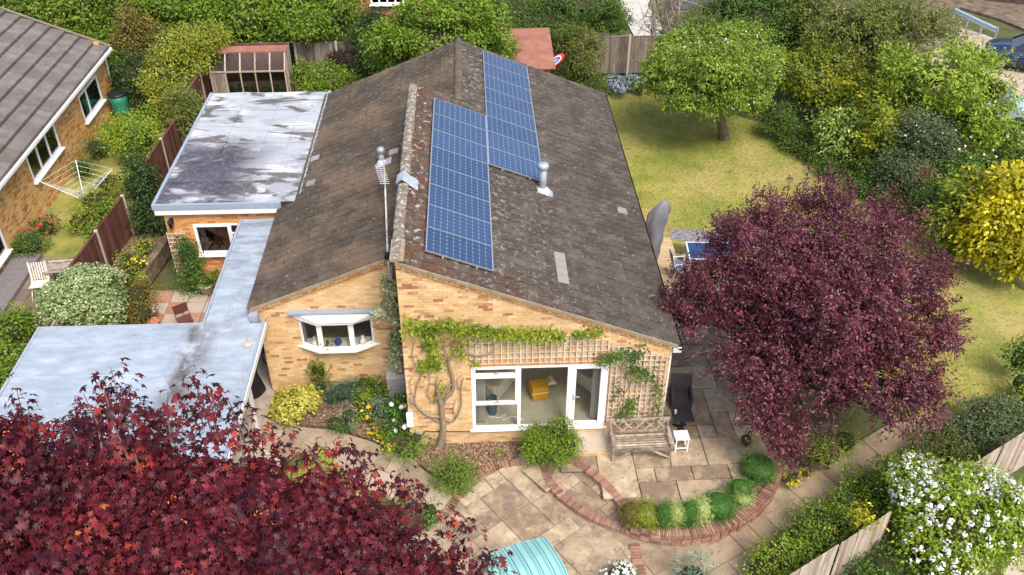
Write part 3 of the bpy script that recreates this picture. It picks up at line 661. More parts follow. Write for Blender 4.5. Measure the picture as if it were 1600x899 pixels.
mb = MB(); mb.box(-6.7,-5.0,EWY+.9,EWY+.95,1.0,2.5); mb.box(-6.7,-5,EWY+.12,EWY+.9,1.15,1.2); mb.build('room_wall', dark_in, house)
# stacked crockery and helmet-like pan on the sill inside
MB().lathe((-5.75,EWY+.35,1.2),[(.18,0),(.2,.15),(.12,.3),(.02,.34)],12).build('bowl', M('white_china',[(.6,.62,.65)],wt=(0,0,0)), house, True)
# ------------------------------------------------------------------ solar panels (two arrays of eight on the right slope)
cell_m = M('blue_solar_cell', [(.022,.046,.105),(.038,.072,.155)], wt=(.3,.7,.2), ns=1.5, rough=.22, spec=.5)
back_m = M('white_backsheet', [(.30,.36,.45)], wt=(0,0,0), rough=.3)
frame_m = M('silver_frame', [(.28,.31,.35)], wt=(0,0,0), rough=.35, metal=.3)
def busbar(m):
    t = m.node_tree; N = t.nodes; L = t.links; tc = N.new('ShaderNodeTexCoord'); sx = N.new('ShaderNodeSeparateXYZ'); L.new(tc.outputs['Object'], sx.inputs[0])
    a = N.new('ShaderNodeMath'); a.operation = 'MULTIPLY'; a.inputs[1].default_value = 1/.0523; L.new(sx.outputs[1], a.inputs[0])
    b = N.new('ShaderNodeMath'); b.operation = 'FRACT'; L.new(a.outputs[0], b.inputs[0])
    c = N.new('ShaderNodeMath'); c.operation = 'LESS_THAN'; c.inputs[1].default_value = .06; L.new(b.outputs[0], c.inputs[0])
    p = N['Principled BSDF']; src = p.inputs['Base Color'].links[0].from_socket; mx = N.new('ShaderNodeMix'); mx.data_type = 'RGBA'; L.new(c.outputs[0], mx.inputs[0]); L.new(src, mx.inputs[6]); mx.inputs[7].default_value = (.07,.12,.23,1); L.new(mx.outputs[2], p.inputs['Base Color'])
busbar(cell_m)
PW, PH = 1.65, .99
mb = MB()
for a in ((0,PW,0,.010),(0,PW,PH-.010,PH),(0,.018,.010,PH-.010),(PW-.018,PW,.010,PH-.010)): mb.box(a[0],a[1],a[2],a[3],-.035,.008)
pf_me = mb.mesh('frame', frame_m)
mb = MB(); mb.box(.016,PW-.016,.008,PH-.008,-.03,.001); pb_me = mb.mesh('backsheet', back_m)
mb = MB(); px_, py_ = (PW-.05)/10, (PH-.024)/6; ch = .017
for i in range(10):
    for j in range(6):
        x0, x1, y0, y1 = .025+i*px_+.0022, .025+(i+1)*px_-.0022, .012+j*py_+.0015, .012+(j+1)*py_-.0015
        mb.add([(x0+ch,y0,.003),(x1-ch,y0,.003),(x1,y0+ch,.003),(x1,y1-ch,.003),(x1-ch,y1,.003),(x0+ch,y1,.003),(x0,y1-ch,.003),(x0,y0+ch,.003)], [tuple(range(8))])
pc_me = mb.mesh('solar_cells', cell_m)
mb = MB(); mb.box(PW*.25,PW*.25+.04,-.03,PH+.03,-.075,-.036); mb.box(PW*.75,PW*.75+.04,-.03,PH+.03,-.075,-.036); pr_me = mb.mesh('mounting_rail', metal_g)
ang = math.atan(SR)
ords = ['nearest','second','third','fourth','fifth','sixth','seventh','farthest']
for (x0, y0, nm, gp) in ((.641,.564,'left','left array of solar panels nearer the camera'),(2.174,5.671,'right','right array of solar panels farther up the roof')):
    for k in range(8):
        r = thing('solar_panel', f"blue gridded solar panel, {ords[k]} of eight in the {nm} array on the brown roof", 'solar panel', (x0, y0+1.01*k, zr(x0)+.155), 0, gp)
        r.rotation_euler = (0, ang, 0)
        for me, n in ((pf_me,'frame'),(pb_me,'backsheet'),(pr_me,'mounting_rail')): inst(me, n, r)
        c = inst(pc_me, 'solar_cells', r); c['kind'] = 'stuff'
# flue and vent
def flue(px, py, h, r, label, left=False):
    p = onroof(px, py, left); t = thing('flue_pipe', label, 'flue', tuple(p))
    MB().tube([(0,0,-.1),(0,0,h)], r, 14).build('pipe', metal_g, t, True)
    MB().lathe((0,0,h-.12),[(r*1.05,0),(r*1.5,.03),(r*1.55,.12),(r*1.3,.17),(.02,.19)],14).build('cowl', metal_g, t, True)
    MB().lathe((0,0,.0),[(r*2.2,-.06),(r*1.9,.08),(r*1.2,.16),(r*1.1,.17)],14).build('collar', off_white, t, True)
    s = -1 if left else 1; MB().hexa([(-.16,-.2,.16*SR*s-.0),(.28,-.2,-.28*SR*s),(.28,.16,-.28*SR*s),(-.16,.16,.16*SR*s),(-.16,-.2,.16*SR*s+.07),(.28,-.2,-.28*SR*s+.07),(.28,.16,-.28*SR*s+.07),(-.16,.16,.16*SR*s+.07)]).build('flashing', metal_g, t)
flue(848, 301, .85, .10, 'tall metal flue with a cap beside the lower corner of the right solar array')
flue(597, 258, .5, .075, 'short white vent pipe on the left roof slope above the aerial', True)
# television aerial on the left slope, bracketed at the gable
t = thing('tv_aerial', 'slim television aerial lying along the left roof slope on a jointed pole', 'aerial', (-.36, YL-.03, zl(-.36)))
pole = MB().tube([(0,-.05,-.6),(0,-.05,.18)],.022,7).tube([(0,-.05,.1),(-.24,2.9,.32),(-.36,4.2,.42)],[.028,.024,.02],7).build('pole', M('weathered_pole',[(.35,.33,.3),(.75,.73,.7)],wt=(0,0,2),ns=3,rough=.6), t, True)
mb = MB(); mb.tube([(-.25,2.9,.40),(-.48,4.0,.52)],.014,5)
for i in range(11):
    y = 3.0+i*.085; c = np.array([-.25-.02*i,y,.40+.010*i]); mb.tube([c-(.13,0,0.0),c+(.13,0,0.0)],.009,4)
mb.build('antenna', metal_g, t); MB().box(-.07,.07,-.11,.02,.06,.22).build('bracket', black_m, t, bevel=.01)
MB().box(-.06,.06,-.1,-.03,-.55,-.35).build('bracket', metal_g, t)

# ------------------------------------------------------------------ garage, carport and link with one felt roof
GX0, GX1, GY0, GY1, GZ, LX0 = -9.12, -3.64, -4.3, 1.68, 2.6, -5.08
gar = thing('garage', 'flat felt-roofed garage and covered link beside the left of the house', 'garage', (-6, -1, 0))
def gb(mb, name, mat, parent=gar, **k): 
    o = mb.build(name, mat, parent, **k); 
    if parent is gar: o.location = (6, 1, 0)
    return o
mb = MB(); v = []; nx, ny = 26, 30
def wav(x, y): return GZ+.012*math.sin(x*2+y*1.3)+.008*math.sin(y*3.1-x*2)
def sheet(x0, x1, y0, y1, nx, ny):
    v = [(x0+(x1-x0)*i/nx, y0+(y1-y0)*j/ny, wav(x0+(x1-x0)*i/nx, y0+(y1-y0)*j/ny)) for i in range(nx+1) for j in range(ny+1)]
    mb.add(v, [(i*(ny+1)+j, (i+1)*(ny+1)+j, (i+1)*(ny+1)+j+1, i*(ny+1)+j+1) for i in range(nx) for j in range(ny)])
sheet(GX0, GX1, GY0, GY1, 26, 26); sheet(LX0, XL+.0, GY1, EY-.02, 6, 22)
gb(mb, 'flat_roof', felt)
for k in range(4): gb(MB().box(GX0+.05,GX1-.04,GY0+1.05+k*1.05,GY0+1.075+k*1.05,GZ-.02,GZ+.026), 'felt_seam', felt)
gb(MB().box(LX0+.2,XL,4.1,4.13,GZ-.02,GZ+.03), 'felt_seam', felt)
mb = MB(); mb.box(GX0-.06,LX0+.0,GY1,GY1+.05,GZ-.14,GZ+.035); mb.box(GX0-.06,GX0,GY0,GY1,GZ-.14,GZ+.04); mb.box(LX0-.06,LX0+.0,GY1+.05,EY-.1,GZ-.14,GZ+.04); gb(mb, 'roof_trim', metal_g)
mb = MB(); mb.box(LX0-.085,LX0-.061,GY1+.06,EY-.1,GZ-.22,GZ+.01); gb(mb, 'fascia', black_m)
mb = MB(); mb.box(GX1,GX1+.06,GY0,GY1+.2,GZ-.12,GZ+.03); gb(mb, 'roof_trim', fascia_g)
mb = MB(); mb.box(GX1+.06,GX1+.085,GY0,GY1+.1,GZ-.2,GZ-.03); gb(mb, 'fascia', white)
mb = MB(); mb.box(GX1-.3,XL-.0,GY1,GY1+.3,GZ-.05,GZ+.05); mb.box(XL-.02,XL+.2,YL-.14,YL+.02,GZ-.12,GZ+.2); gb(mb, 'gutter_outlet', fascia_g, bevel=.02)
mb = MB(); mb.box(GX0,GX1,GY0,GY1,GZ-.12,GZ-.04); mb.box(LX0,XL+.1,GY1,EY,GZ-.12,GZ-.04); gb(mb, 'roof_deck', dark_in)
mb = MB(); mb.box(GX0+.05,GX0+.17,GY0,GY1-.1,-.3,GZ-.13); mb.box(GX0+.17,-5.2,GY1-.2,GY1-.08,-.3,GZ-.13); mb.box(-5.32,-5.2,GY0,GY1-.2,-.3,GZ-.13); gb(mb, 'garage_wall', brick_or)
gb(MB().box(GX1-.12,GX1-.04,-3.4,-3.3,-.3,GZ-.12), 'post', off_white); gb(MB().box(GX1-.12,GX1-.04,-.2,-.1,-.3,GZ-.12), 'post', off_white)
p = G(388, 540, GZ); MB().lathe((p[0]+6,p[1]+1,GZ+.01),[(.1,0),(.1,.04),(.03,.06)],10).build('outlet_cap', M('tan_cap',[(.5,.42,.3)],wt=(0,0,0)), gar)

# ------------------------------------------------------------------ ground
lawn_m = M('lawn', [(0,(.10,.14,.015)),(.38,(.19,.21,.028)),(.65,(.29,.27,.055)),(1,(.38,.31,.10))], wt=(0,0,1.35), ns=.45, rough=.95, bump=.6, bs=45, detail=9)
overlay(lawn_m, (.38,.28,.12), .33, .52, .66, amt=.7, seed=2, detail=8)
overlay(lawn_m, (.10,.14,.02), 7, .5, .62, amt=.5, detail=8)
overlay(lawn_m, (.42,.34,.14), 14, .5, .64, amt=.5, seed=3, detail=8)
overlay(lawn_m, (.09,.12,.015), 20, .54, .66, amt=.5, seed=5, detail=8)
lawn_old = M('neighbour_lawn', [(.10,.13,.02),(.26,.25,.06),(.34,.28,.10)], wt=(0,0,1.3), ns=.9, rough=.95, bump=.6, bs=45, detail=8)
soil_m = M('bark_mulch_soil', [(0,(.05,.03,.02)),(.5,(.14,.085,.055)),(1,(.30,.20,.13))], wt=(0,0,1.6), ns=14, rough=1, bump=1, bs=30, detail=8)
ground_m = M('garden_earth', [(.035,.045,.015),(.08,.09,.03),(.12,.10,.05)], wt=(0,0,1), ns=1.2, rough=1, bump=.5, bs=20)
conc_m = M('concrete', [(.30,.26,.21),(.50,.44,.36)], wt=(0,0,1.2), ns=2.5, rough=.95, bump=.4, bs=25)
def grid(name, x0, x1, y0, y1, n, m, zf, mat, parent=None):
    v = [(x0+(x1-x0)*i/n, y0+(y1-y0)*j/m, zf(x0+(x1-x0)*i/n, y0+(y1-y0)*j/m)) for i in range(n+1) for j in range(m+1)]
    return MB().add(v, [(i*(m+1)+j, (i+1)*(m+1)+j, (i+1)*(m+1)+j+1, i*(m+1)+j+1) for i in range(n) for j in range(m)]).build(name, mat, parent)
struct(grid('ground', -70, 90, -40, 110, 60, 75, lambda x, y: gz(x, y)-.10, ground_m))
def polysheet(name, pts, mat, dz, step=.5):
    """flat sheet following the ground inside a polygon (fan of a triangulated outline)"""
    import mathutils
    q = [Vector((p[0], p[1], 0)) for p in pts]; tri = mathutils.geometry.tessellate_polygon([q])
    mb = MB(); mb.add([(p[0], p[1], gz(p[0], p[1])+dz) for p in pts], [tuple(t) for t in tri])
    import bmesh
    o = mb.build(name, mat); bm = bmesh.new(); bm.from_mesh(o.data)
    for co, no in [((0, y, 0), (0, 1, 0)) for y in (-1.2,-.8,-.4,0,.4,.8,1.2)]: bmesh.ops.bisect_plane(bm, geom=bm.verts[:]+bm.edges[:]+bm.faces[:], plane_co=co, plane_no=no)
    bmesh.ops.recalc_face_normals(bm, faces=bm.faces[:])
    for v in bm.verts: v.co.z = gz(v.co.x, v.co.y)+dz
    for f in bm.faces:
        if f.normal.z < 0: f.normal_flip()
    be = [e for e in bm.edges if len(e.link_faces) == 1]
    for e in be:
        a, b = e.verts; c = bm.verts.new((b.co.x, b.co.y, b.co.z-.12)); d = bm.verts.new((a.co.x, a.co.y, a.co.z-.12)); bm.faces.new((a, b, c, d))
    bm.to_mesh(o.data); bm.free(); return o
def gp(l): return [tuple(g(*p)[:2]) for p in l]
lawn = struct(polysheet('lawn', gp([(930,140),(1010,140),(1210,200),(1300,270),(1420,340),(1620,470),(1640,600),(1500,625),(1470,646),(1400,660),(1280,560),(1100,388),(1030,378),(985,330)]), lawn_m, .03))
struct(polysheet('side_lawn', [(-13.3,8.9),(-9.6,8.6),(-9.4,15.5),(-9.5,21),(-13.3,21)], lawn_old, .0))
struct(polysheet('front_lawn', gp([(470,735),(500,700),(560,760),(620,830),(520,899),(300,899),(200,760)]), lawn_m, .05))
flag_m = M('flagstone', [(0,(.21,.15,.10)),(.3,(.34,.26,.17)),(.6,(.44,.345,.23)),(.85,(.54,.435,.30)),(1,(.51,.36,.24))], wt=(.55,0,1.0), ns=1.8, rough=.85, bump=.5, bs=14, detail=8)
overlay(flag_m, (.13,.115,.105), 2.2, .52, .68, amt=.7, w=1.8, seed=5, detail=8)
overlay(flag_m, (.60,.52,.42), 3.2, .58, .72, amt=.5, w=1.2, seed=8, detail=8)
flag_d = M('weathered_flagstone', [(0,(.21,.155,.10)),(.5,(.35,.265,.175)),(1,(.48,.38,.26))], wt=(.5,0,.8), ns=1.4, rough=.9, bump=.5, bs=14, detail=8)
overlay(flag_d, (.13,.11,.09), 2.2, .54, .68, amt=.5, w=1.8, seed=5, detail=8)
flag_p = M('old_path_flagstone', [(0,(.24,.185,.13)),(.5,(.36,.285,.21)),(1,(.46,.375,.285))], wt=(.6,0,.7), ns=1.8, rough=.9, bump=.4, bs=14, detail=8)
joint_m = M('sanded_joint', [(.16,.125,.085),(.36,.28,.19)], wt=(0,0,1), ns=3, rough=1)
def clip_poly(poly, a, b):   # keep left of a->b
    o = []
    for i in range(len(poly)):
        p, q = poly[i], poly[(i+1) % len(poly)]; sp = (b[0]-a[0])*(p[1]-a[1])-(b[1]-a[1])*(p[0]-a[0]); sq = (b[0]-a[0])*(q[1]-a[1])-(b[1]-a[1])*(q[0]-a[0])
        if sp >= 0: o.append(p)
        if (sp >= 0) != (sq >= 0): t = sp/(sp-sq); o.append((p[0]+(q[0]-p[0])*t, p[1]+(q[1]-p[1])*t))
    return o
def inside(p, poly):
    c = False; n = len(poly)
    for i in range(n):
        a, b = poly[i], poly[(i+1) % n]
        if (a[1] > p[1]) != (b[1] > p[1]) and p[0] < (b[0]-a[0])*(p[1]-a[1])/(b[1]-a[1])+a[0]: c = not c
    return c
def shrink(poly, d):
    cx = sum(p[0] for p in poly)/len(poly); cy = sum(p[1] for p in poly)/len(poly); o = []
    for p in poly:
        l = math.hypot(p[0]-cx, p[1]-cy)+1e-6; o.append((p[0]-(p[0]-cx)/l*d, p[1]-(p[1]-cy)/l*d))
    return o
def flags(parent, mat, keep, org, ang_, nu, nv, unit_=.3, zt=lambda x, y: 0, th=.045, clips=None, seed=1, name='flagstone', sizes=((2,2),(3,2),(2,3),(2,1),(1,2),(3,3),(2,2),(1,1)), maxlen=.02):
    """random-coursed rectangular flagstones, each its own object"""
    rr = random.Random(seed); occ = [[0]*nv for _ in range(nu)]; ca, sa = math.cos(ang_), math.sin(ang_); cnt = 0
    for i in range(nu):
        for j in range(nv):
            if occ[i][j]: continue
            opts = list(sizes); rr.shuffle(opts); opts.append((1, 1))
            for (a, b) in opts:
                if i+a <= nu and j+b <= nv and not any(occ[i+x][j+y] for x in range(a) for y in range(b)): break
            for x in range(a):
                for y in range(b): occ[i+x][j+y] = 1
            jt = .012; q = [(i*unit_+jt, j*unit_+jt), ((i+a)*unit_-jt, j*unit_+jt), ((i+a)*unit_-jt, (j+b)*unit_-jt), (i*unit_+jt, (j+b)*unit_-jt)]
            q = [(u+rr.uniform(-.006, .006), v+rr.uniform(-.006, .006)) for u, v in q]
            q = [(org[0]+u*ca-v*sa, org[1]+u*sa+v*ca) for u, v in q]
            c = (sum(p[0] for p in q)/4, sum(p[1] for p in q)/4)
            if clips:
                for s, e in zip(clips, clips[1:]+clips[:1]):
                    q = clip_poly(q, s, e)
                    if len(q) < 3: break
                if len(q) < 3: continue
                c = (sum(p[0] for p in q)/len(q), sum(p[1] for p in q)/len(q))
            if not keep(c): continue
            dz = rr.uniform(-.006, .006); tn = rr.random()
            mb = MB(); f1 = lambda x, y: zt(x, y)+dz; f0 = lambda x, y: zt(x, y)-th
            n = len(q); qi = shrink(q, .008)
            v = [(p[0]-c[0], p[1]-c[1], f0(*p)) for p in q]+[(p[0]-c[0], p[1]-c[1], f1(*p)-.006) for p in q]+[(p[0]-c[0], p[1]-c[1], f1(*p)+.002) for p in qi]
            f = [(k, (k+1) % n, n+(k+1) % n, n+k) for k in range(n)]+[(n+k, n+(k+1) % n, 2*n+(k+1) % n, 2*n+k) for k in range(n)]+[tuple(range(2*n, 3*n))]
            mb.add(v, f, tn); o = mb.build(name, mat, parent); o.location = (c[0], c[1], 0); cnt += 1
    return cnt
# outlines read off the ground
arcU = gp([(868,724),(905,738),(940,764),(968,796),(985,832)])                 # upper curved step
arcL = gp([(850,732),(858,758),(885,787),(930,815),(985,835)])                # lower curved step
arcW = gp([(985,834),(1040,846),(1100,842),(1150,824),(1190,790),(1212,750)]) # low retaining wall
def smooth(pts, n=6):
    out = []; P = [pts[0]]+list(pts)+[pts[-1]]
    for i in range(1, len(P)-2):
        a, b, c, d = map(np.array, P[i-1:i+3])
        for k in range(n):
            t = k/n; out.append(tuple(.5*((2*b)+(-a+c)*t+(2*a-5*b+4*c-d)*t*t+(-a+3*b-3*c+d)*t**3)))
    out.append(tuple(P[-2])); return out
zU, zLn, zD = 0., -.13, -.26
# upper terrace
pw = smooth(arcU, 3)+smooth(arcW, 3)[1:]
cu_poly = pw+[(9.1, .5), (9.0, 6.6), (3.3, 6.6), (3.3, -.6)]
ter = struct(MB().prism(pw+[(8.95,.5),(9.0,8.2),(3.3,8.2),(3.3,-.9)], lambda x, y: zD-.1, lambda x, y: -.03).build('upper_terrace', joint_m))
flags(ter, flag_m, lambda c: inside(c, pw+[(9.1,.5),(9.1,6.6),(XR+.02,6.6),(XR+.02,-.02),(4.95,-.02),(3.3,-.02),(3.3,-.9)]) , (2.4,-4.0), rad(1), 16, 24, .46, lambda x, y: zU+.012, clips=None, seed=5)
# lens shaped step between the two arcs
lens = smooth(arcL, 3)+smooth(arcU, 3)[::-1][1:-1]
ln = struct(MB().prism(lens, zD-.05, zLn-.03).build('curved_step', joint_m))
flags(ln, flag_m, lambda c: inside(c, lens), (2.6,-4.2), rad(38), 12, 14, .30, lambda x, y: zLn+.004, seed=8)
# lower terrace and paths
low = gp([(700,805),(720,770),(742,744),(790,728),(850,722)])+smooth(arcL, 2)[1:]+smooth(arcW, 2)[1:]+gp([(1240,742),(1300,735),(1400,690)])+[(13.9,1.2)]+gp([(1490,655),(1420,690),(1380,720),(1330,770),(1270,830),(1200,899),(1150,960),(700,960),(640,840)])
lt = struct(polysheet('lower_terrace', low, joint_m, -.005))
flags(lt, flag_m, lambda c: inside(c, low) and c[0] < 5.3, (1.3,-6.4), rad(36), 15, 16, .44, lambda x, y: gz(x, y)+.018+(0 if y < -1 else 0), seed=12)
flags(lt, flag_d, lambda c: inside(c, low) and c[0] >= 5.3, (4.4,-6.6), rad(28), 22, 17, .55, lambda x, y: gz(x, y)+.018, seed=4)
pth = gp([(415,652),(445,665),(520,672),(580,690),(640,718),(690,755),(722,770),(698,808),(640,800),(560,750),(500,715),(440,700),(412,700)])
pt = struct(polysheet('garden_path', pth, joint_m, .0))
flags(pt, flag_p, lambda c: inside(c, pth), (-4.2,.2), rad(-26), 20, 14, .33, lambda x, y: gz(x, y)+.022, seed=3)
struct(polysheet('side_yard', [(-5.2,-4.4),(-3.2,-4.4),(-3.2,.6),(-3.75,2.0),(-3.75,6.7),(-5.2,6.7)], conc_m, .01))
# kerb bricks
def brick_run(parent, pts, width, z, dz=.10, pitch=.083, mat=brick_red, name='brick'):
    pts = [np.array(p[:2]) for p in pts]; seg = [np.linalg.norm(b-a) for a, b in zip(pts[:-1], pts[1:])]; Lt = sum(seg); n = max(int(Lt/pitch), 1)
    def at(s):
        for a, b, l in zip(pts[:-1], pts[1:], seg):
            if s <= l: return a+(b-a)*s/l, (b-a)/l
            s -= l
        return pts[-1], (pts[-1]-pts[-2])/np.linalg.norm(pts[-1]-pts[-2])
    vs = []
    for k in range(6):
        w2 = width/2*random.uniform(.97,1.02); h = (pitch-.010)/2; e = .005
        vs.append(MB().hexa([(-h,-w2,-dz),(h,-w2,-dz),(h,w2,-dz),(-h,w2,-dz),(-h+e,-w2+e,0),(h-e,-w2+e,0),(h-e,w2-e,0),(-h+e,w2-e,0)]).mesh(name, mat))
    for i in range(n):
        p, d = at((i+.5)*Lt/n); zz = z(p[0], p[1]) if callable(z) else z
        inst(vs[i % 6], name, parent, (p[0], p[1], zz+random.uniform(-.004,.004)), (random.uniform(-.02,.02), random.uniform(-.02,.02), math.atan2(d[1], d[0])+random.uniform(-.03,.03)))
def ribbon(parent, name, pts, width, z0, z1, mat):
    mb = MB(); P = [np.array(p[:2]) for p in pts]; n = len(P); v = []
    for i in range(n):
        d = P[min(i+1,n-1)]-P[max(i-1,0)]; d /= np.linalg.norm(d); nr = np.array([-d[1], d[0]])
        for s in (-1, 1): v += [(*(P[i]+nr*s*width/2), z0), (*(P[i]+nr*s*width/2), z1)]
    f = []
    for i in range(n-1):
        a = i*4; b = a+4; f += [(a,b,b+1,a+1),(a+2,a+3,b+3,b+2),(a+1,b+1,b+3,a+3)]
    f += [(0,1,3,2),(4*n-4,4*n-2,4*n-1,4*n-3)]
    return mb.add(v, f).build(name, mat, parent)
bU = thing('brick_step', 'upper curved row of red bricks edging the lens-shaped step', 'brick edging', (0,0,0))
sU = smooth(arcU, 6); ribbon(bU, 'mortar_bed', sU, .21, zLn-.1, zU+.012, mortar_g); brick_run(bU, sU, .225, zU+.03)
bL = thing('brick_step', 'lower curved row of red bricks sweeping down from the bright green shrub', 'brick edging')
sL = smooth(arcL, 6); ribbon(bL, 'mortar_bed', sL, .21, zD-.1, zLn+.010, mortar_g); brick_run(bL, sL, .225, zLn+.028)
bW = thing('low_brick_wall', 'low curved red brick wall with white-stained mortar holding the row of small round shrubs', 'wall')
sW = smooth(arcW, 6); ribbon(bW, 'mortar_core', sW, .20, zD-.1, zU+.05, M('limed_mortar',[(.40,.33,.26),(.72,.66,.6)],wt=(0,0,1.6),ns=3,rough=1)); brick_run(bW, sW, .24, zU+.078, dz=.065)
for k, (zz, off) in enumerate(((zU+.0, .03), (zU-.085, .08), (zU-.17,.03))):
    P = [np.array(p) for p in sW]; o_ = []
    for i in range(len(P)):
        d = P[min(i+1,len(P)-1)]-P[max(i-1,0)]; d /= np.linalg.norm(d); o_.append(P[i]+np.array([d[1], -d[0]])*.085)
    brick_run(bW, o_, .10, zz, dz=.068, pitch=.225)
bE = thing('brick_edging', 'curved flush brick edging between the mulched bed and the lower patio', 'brick edging')
eL = smooth(gp([(742,746),(765,733),(790,727),(830,724),(868,724)]), 6); brick_run(bE, eL, .225, lambda x, y: gz(x, y)+.05)
bS = thing('brick_strip', 'straight brick strip running down the patio below the low wall', 'brick edging')
ss = gp([(990,850),(1001,899),(1008,930)]); nn_ = np.array(ss[-1])-np.array(ss[0]); brick_run(bS, ss, .26, lambda x, y: gz(x, y)+.034)
bS2 = thing('brick_strip', 'short brick strip crossing the garden path beside the grassy clump', 'brick edging')
brick_run(bS2, gp([(722,768),(705,790),(688,815)]), .24, lambda x, y: gz(x, y)+.038)
# beds
def bed(name, pts, mat=soil_m, dz=.03, lab=None):
    return struct(polysheet(name, pts, mat, dz))
bed('flower_bed', [(-3.75,1.98)]+gp([(418,650),(445,662),(520,669),(580,687),(640,715),(690,750),(725,765)])+smooth(gp([(742,744),(765,731),(790,725),(830,722),(868,722)]),2)+[(3.35,-.6),(3.3,0),(.06,0),(.06,1.98)])
inW = []; P = [np.array(p) for p in sW]
for i in range(len(P)):
    d = P[min(i+1,len(P)-1)]-P[max(i-1,0)]; d /= np.linalg.norm(d); inW.append((tuple(P[i]+np.array([-d[1], d[0]])*.1), tuple(P[i]+np.array([-d[1], d[0]])*.55)))
mb = MB(); v = []; 
for a, b in inW: v += [(*a, .035), (*b, .03)]
mb.add(v, [(2*i, 2*i+2, 2*i+3, 2*i+1) for i in range(len(inW)-1)]); struct(mb.build('wall_bed', soil_m))
bed('shrub_bed', gp([(1212,752),(1240,742),(1300,735),(1345,690),(1300,660),(1180,660),(1165,700)]))
bed('border_bed', gp([(1480,658),(1420,692),(1380,722),(1330,772),(1270,832),(1200,900),(1260,960),(1640,900),(1660,640),(1560,640)]), ground_m, .02)
# bark chips on the bed
n = 2600; cx = rng.uniform(-3.7, 3.3, n*2); cyy = rng.uniform(-1.2, 2, n*2); poly = [(-3.7,1.9)]+gp([(425,652),(520,672),(580,690),(640,718),(690,753),(725,768),(742,748),(790,730),(860,726)])+[(3.3,0),(.06,0),(.06,1.9)]
k = np.array([inside((a, b), poly) for a, b in zip(cx, cyy)]); cx, cyy = cx[k], cyy[k]; n = len(cx)
c = np.stack([cx, cyy, np.array([gz(0, y)+.045 for y in cyy])], 1); a_ = unit(rng.normal(size=(n, 3))*[1,1,.2]); nm_ = unit(rng.normal(size=(n, 3))*.4+[0,0,1])
chip_m = M('bark_chip', [(.12,.07,.04),(.34,.23,.15),(.62,.5,.38)], wt=(1,0,0), rough=1)
o = bpy.data.objects.new('bark_chips', leaf_mesh('bark_chips', c, a_, nm_, rng.uniform(.025, .075, n), rng.random(n), 'oval', chip_m)); COL.objects.link(o)
tag(o, 'scattered pale bark chips covering the front flower bed soil', 'bark chips', kind='stuff')
# door step slab
t = thing('door_step', 'pale stone doorstep slab below the patio door', 'step', (4.42,-.32,0)); MB().box(-.62,.6,-.36,.31,0.012,.15).build('slab', M('pale_stone',[(.38,.31,.24),(.5,.42,.34)],wt=(0,0,1),ns=3,rough=.9), t, bevel=.012)
mb = MB(); MB().box(-.6,.58,-.40,-.36,.01,.10).build('brick_riser', brick_m, t)
# ------------------------------------------------------------------ inside the living room
cream = M('cream_leather', [(.60,.56,.46),(.72,.68,.58)], wt=(.4,0,.4), rough=.55)
def armchair(name, label, cat, loc, rz, w=1.0, seats=1):
    t = thing(name, label, cat, loc, rz)
    MB().box(-w/2,w/2,-.45,.45,.06,.40,.3).build('base', cream, t, bevel=.05)
    for k in range(seats):
        a = -w/2+.2+(w-.4)*k/seats; b = -w/2+.2+(w-.4)*(k+1)/seats
        MB().box(a+.01,b-.01,-.47,.25,.40,.54).build('seat_cushion', cream, t, bevel=.05)
        MB().hexa([(a+.01,.18,.5),(b-.01,.18,.5),(b-.01,.42,.5),(a+.01,.42,.5),(a+.01,.28,1.0),(b-.01,.28,1.0),(b-.01,.5,1.0),(a+.01,.5,1.0)]).build('back_cushion', cream, t, bevel=.06)
    for s in (-1,1): MB().box(s*w/2-(.2 if s > 0 else 0),s*w/2+(.2 if s < 0 else 0),-.47,.45,.06,.66).build('arm', cream, t, bevel=.07)
    return t
armchair('sofa', 'cream leather sofa inside the room behind the left window panes', 'sofa', (2.25,1.75,.36), rad(58), 1.8, 2)
armchair('armchair', 'cream armchair inside the room behind the glass door on the right', 'armchair', (4.85,1.65,.36), rad(-55), 1.0)
t = thing('footstool', 'orange yellow upholstered box stool on the carpet behind the middle pane', 'stool', (3.33,1.15,.36), rad(12))
og = M('orange_fabric', [(.62,.30,.02)], wt=(0,0,0), rough=.8)
MB().box(-.22,.22,-.2,.2,.02,.42).build('body', og, t, bevel=.02); MB().box(-.23,.23,-.21,.21,.24,.27).build('ribbon', M('pale_ribbon',[(.75,.6,.3)],wt=(0,0,0)), t)
MB().hexa([(.24,.0,.3),(.5,.0,.3),(.5,.2,.3),(.24,.2,.3),(.34,.0,.44),(.40,.0,.44),(.40,.2,.44),(.34,.2,.44)]).build('card', M('cream_card',[(.75,.7,.5)],wt=(0,0,0)), t)
curt = M('white_curtain', [(.62,.64,.62),(.78,.79,.77)], wt=(1,0,.2), rough=.8, trans=.3)
for (x, lb) in ((1.78,'white curtain hanging at the left end of the patio window'),(4.72,'white curtain hanging inside the glass door on the right')):
    t = thing('curtain', lb, 'curtain', (x,.2,.4)); mb = MB(); v = []
    for i in range(25):
        q = -.14+.28*i/24; 
        for z in (0, 2.2): v.append((q, .03*math.sin(i*1.6), z))
    mb.add(v, [(2*i,2*i+2,2*i+3,2*i+1) for i in range(24)]); mb.build('cloth', curt, t); MB().tube([(-.2,0,2.22),(.2,0,2.22)],.012,6).build('rail', white, t)
t = thing('blue_bin', 'small blue-grey tub on the carpet behind the lower left panes', 'tub', (2.1,.55,.36)); MB().lathe((0,0,0),[(.11,0),(.13,.55),(.11,.55),(.1,.1)],12).build('tub', M('teal_plastic',[(.05,.12,.16)],wt=(0,0,0)), t)
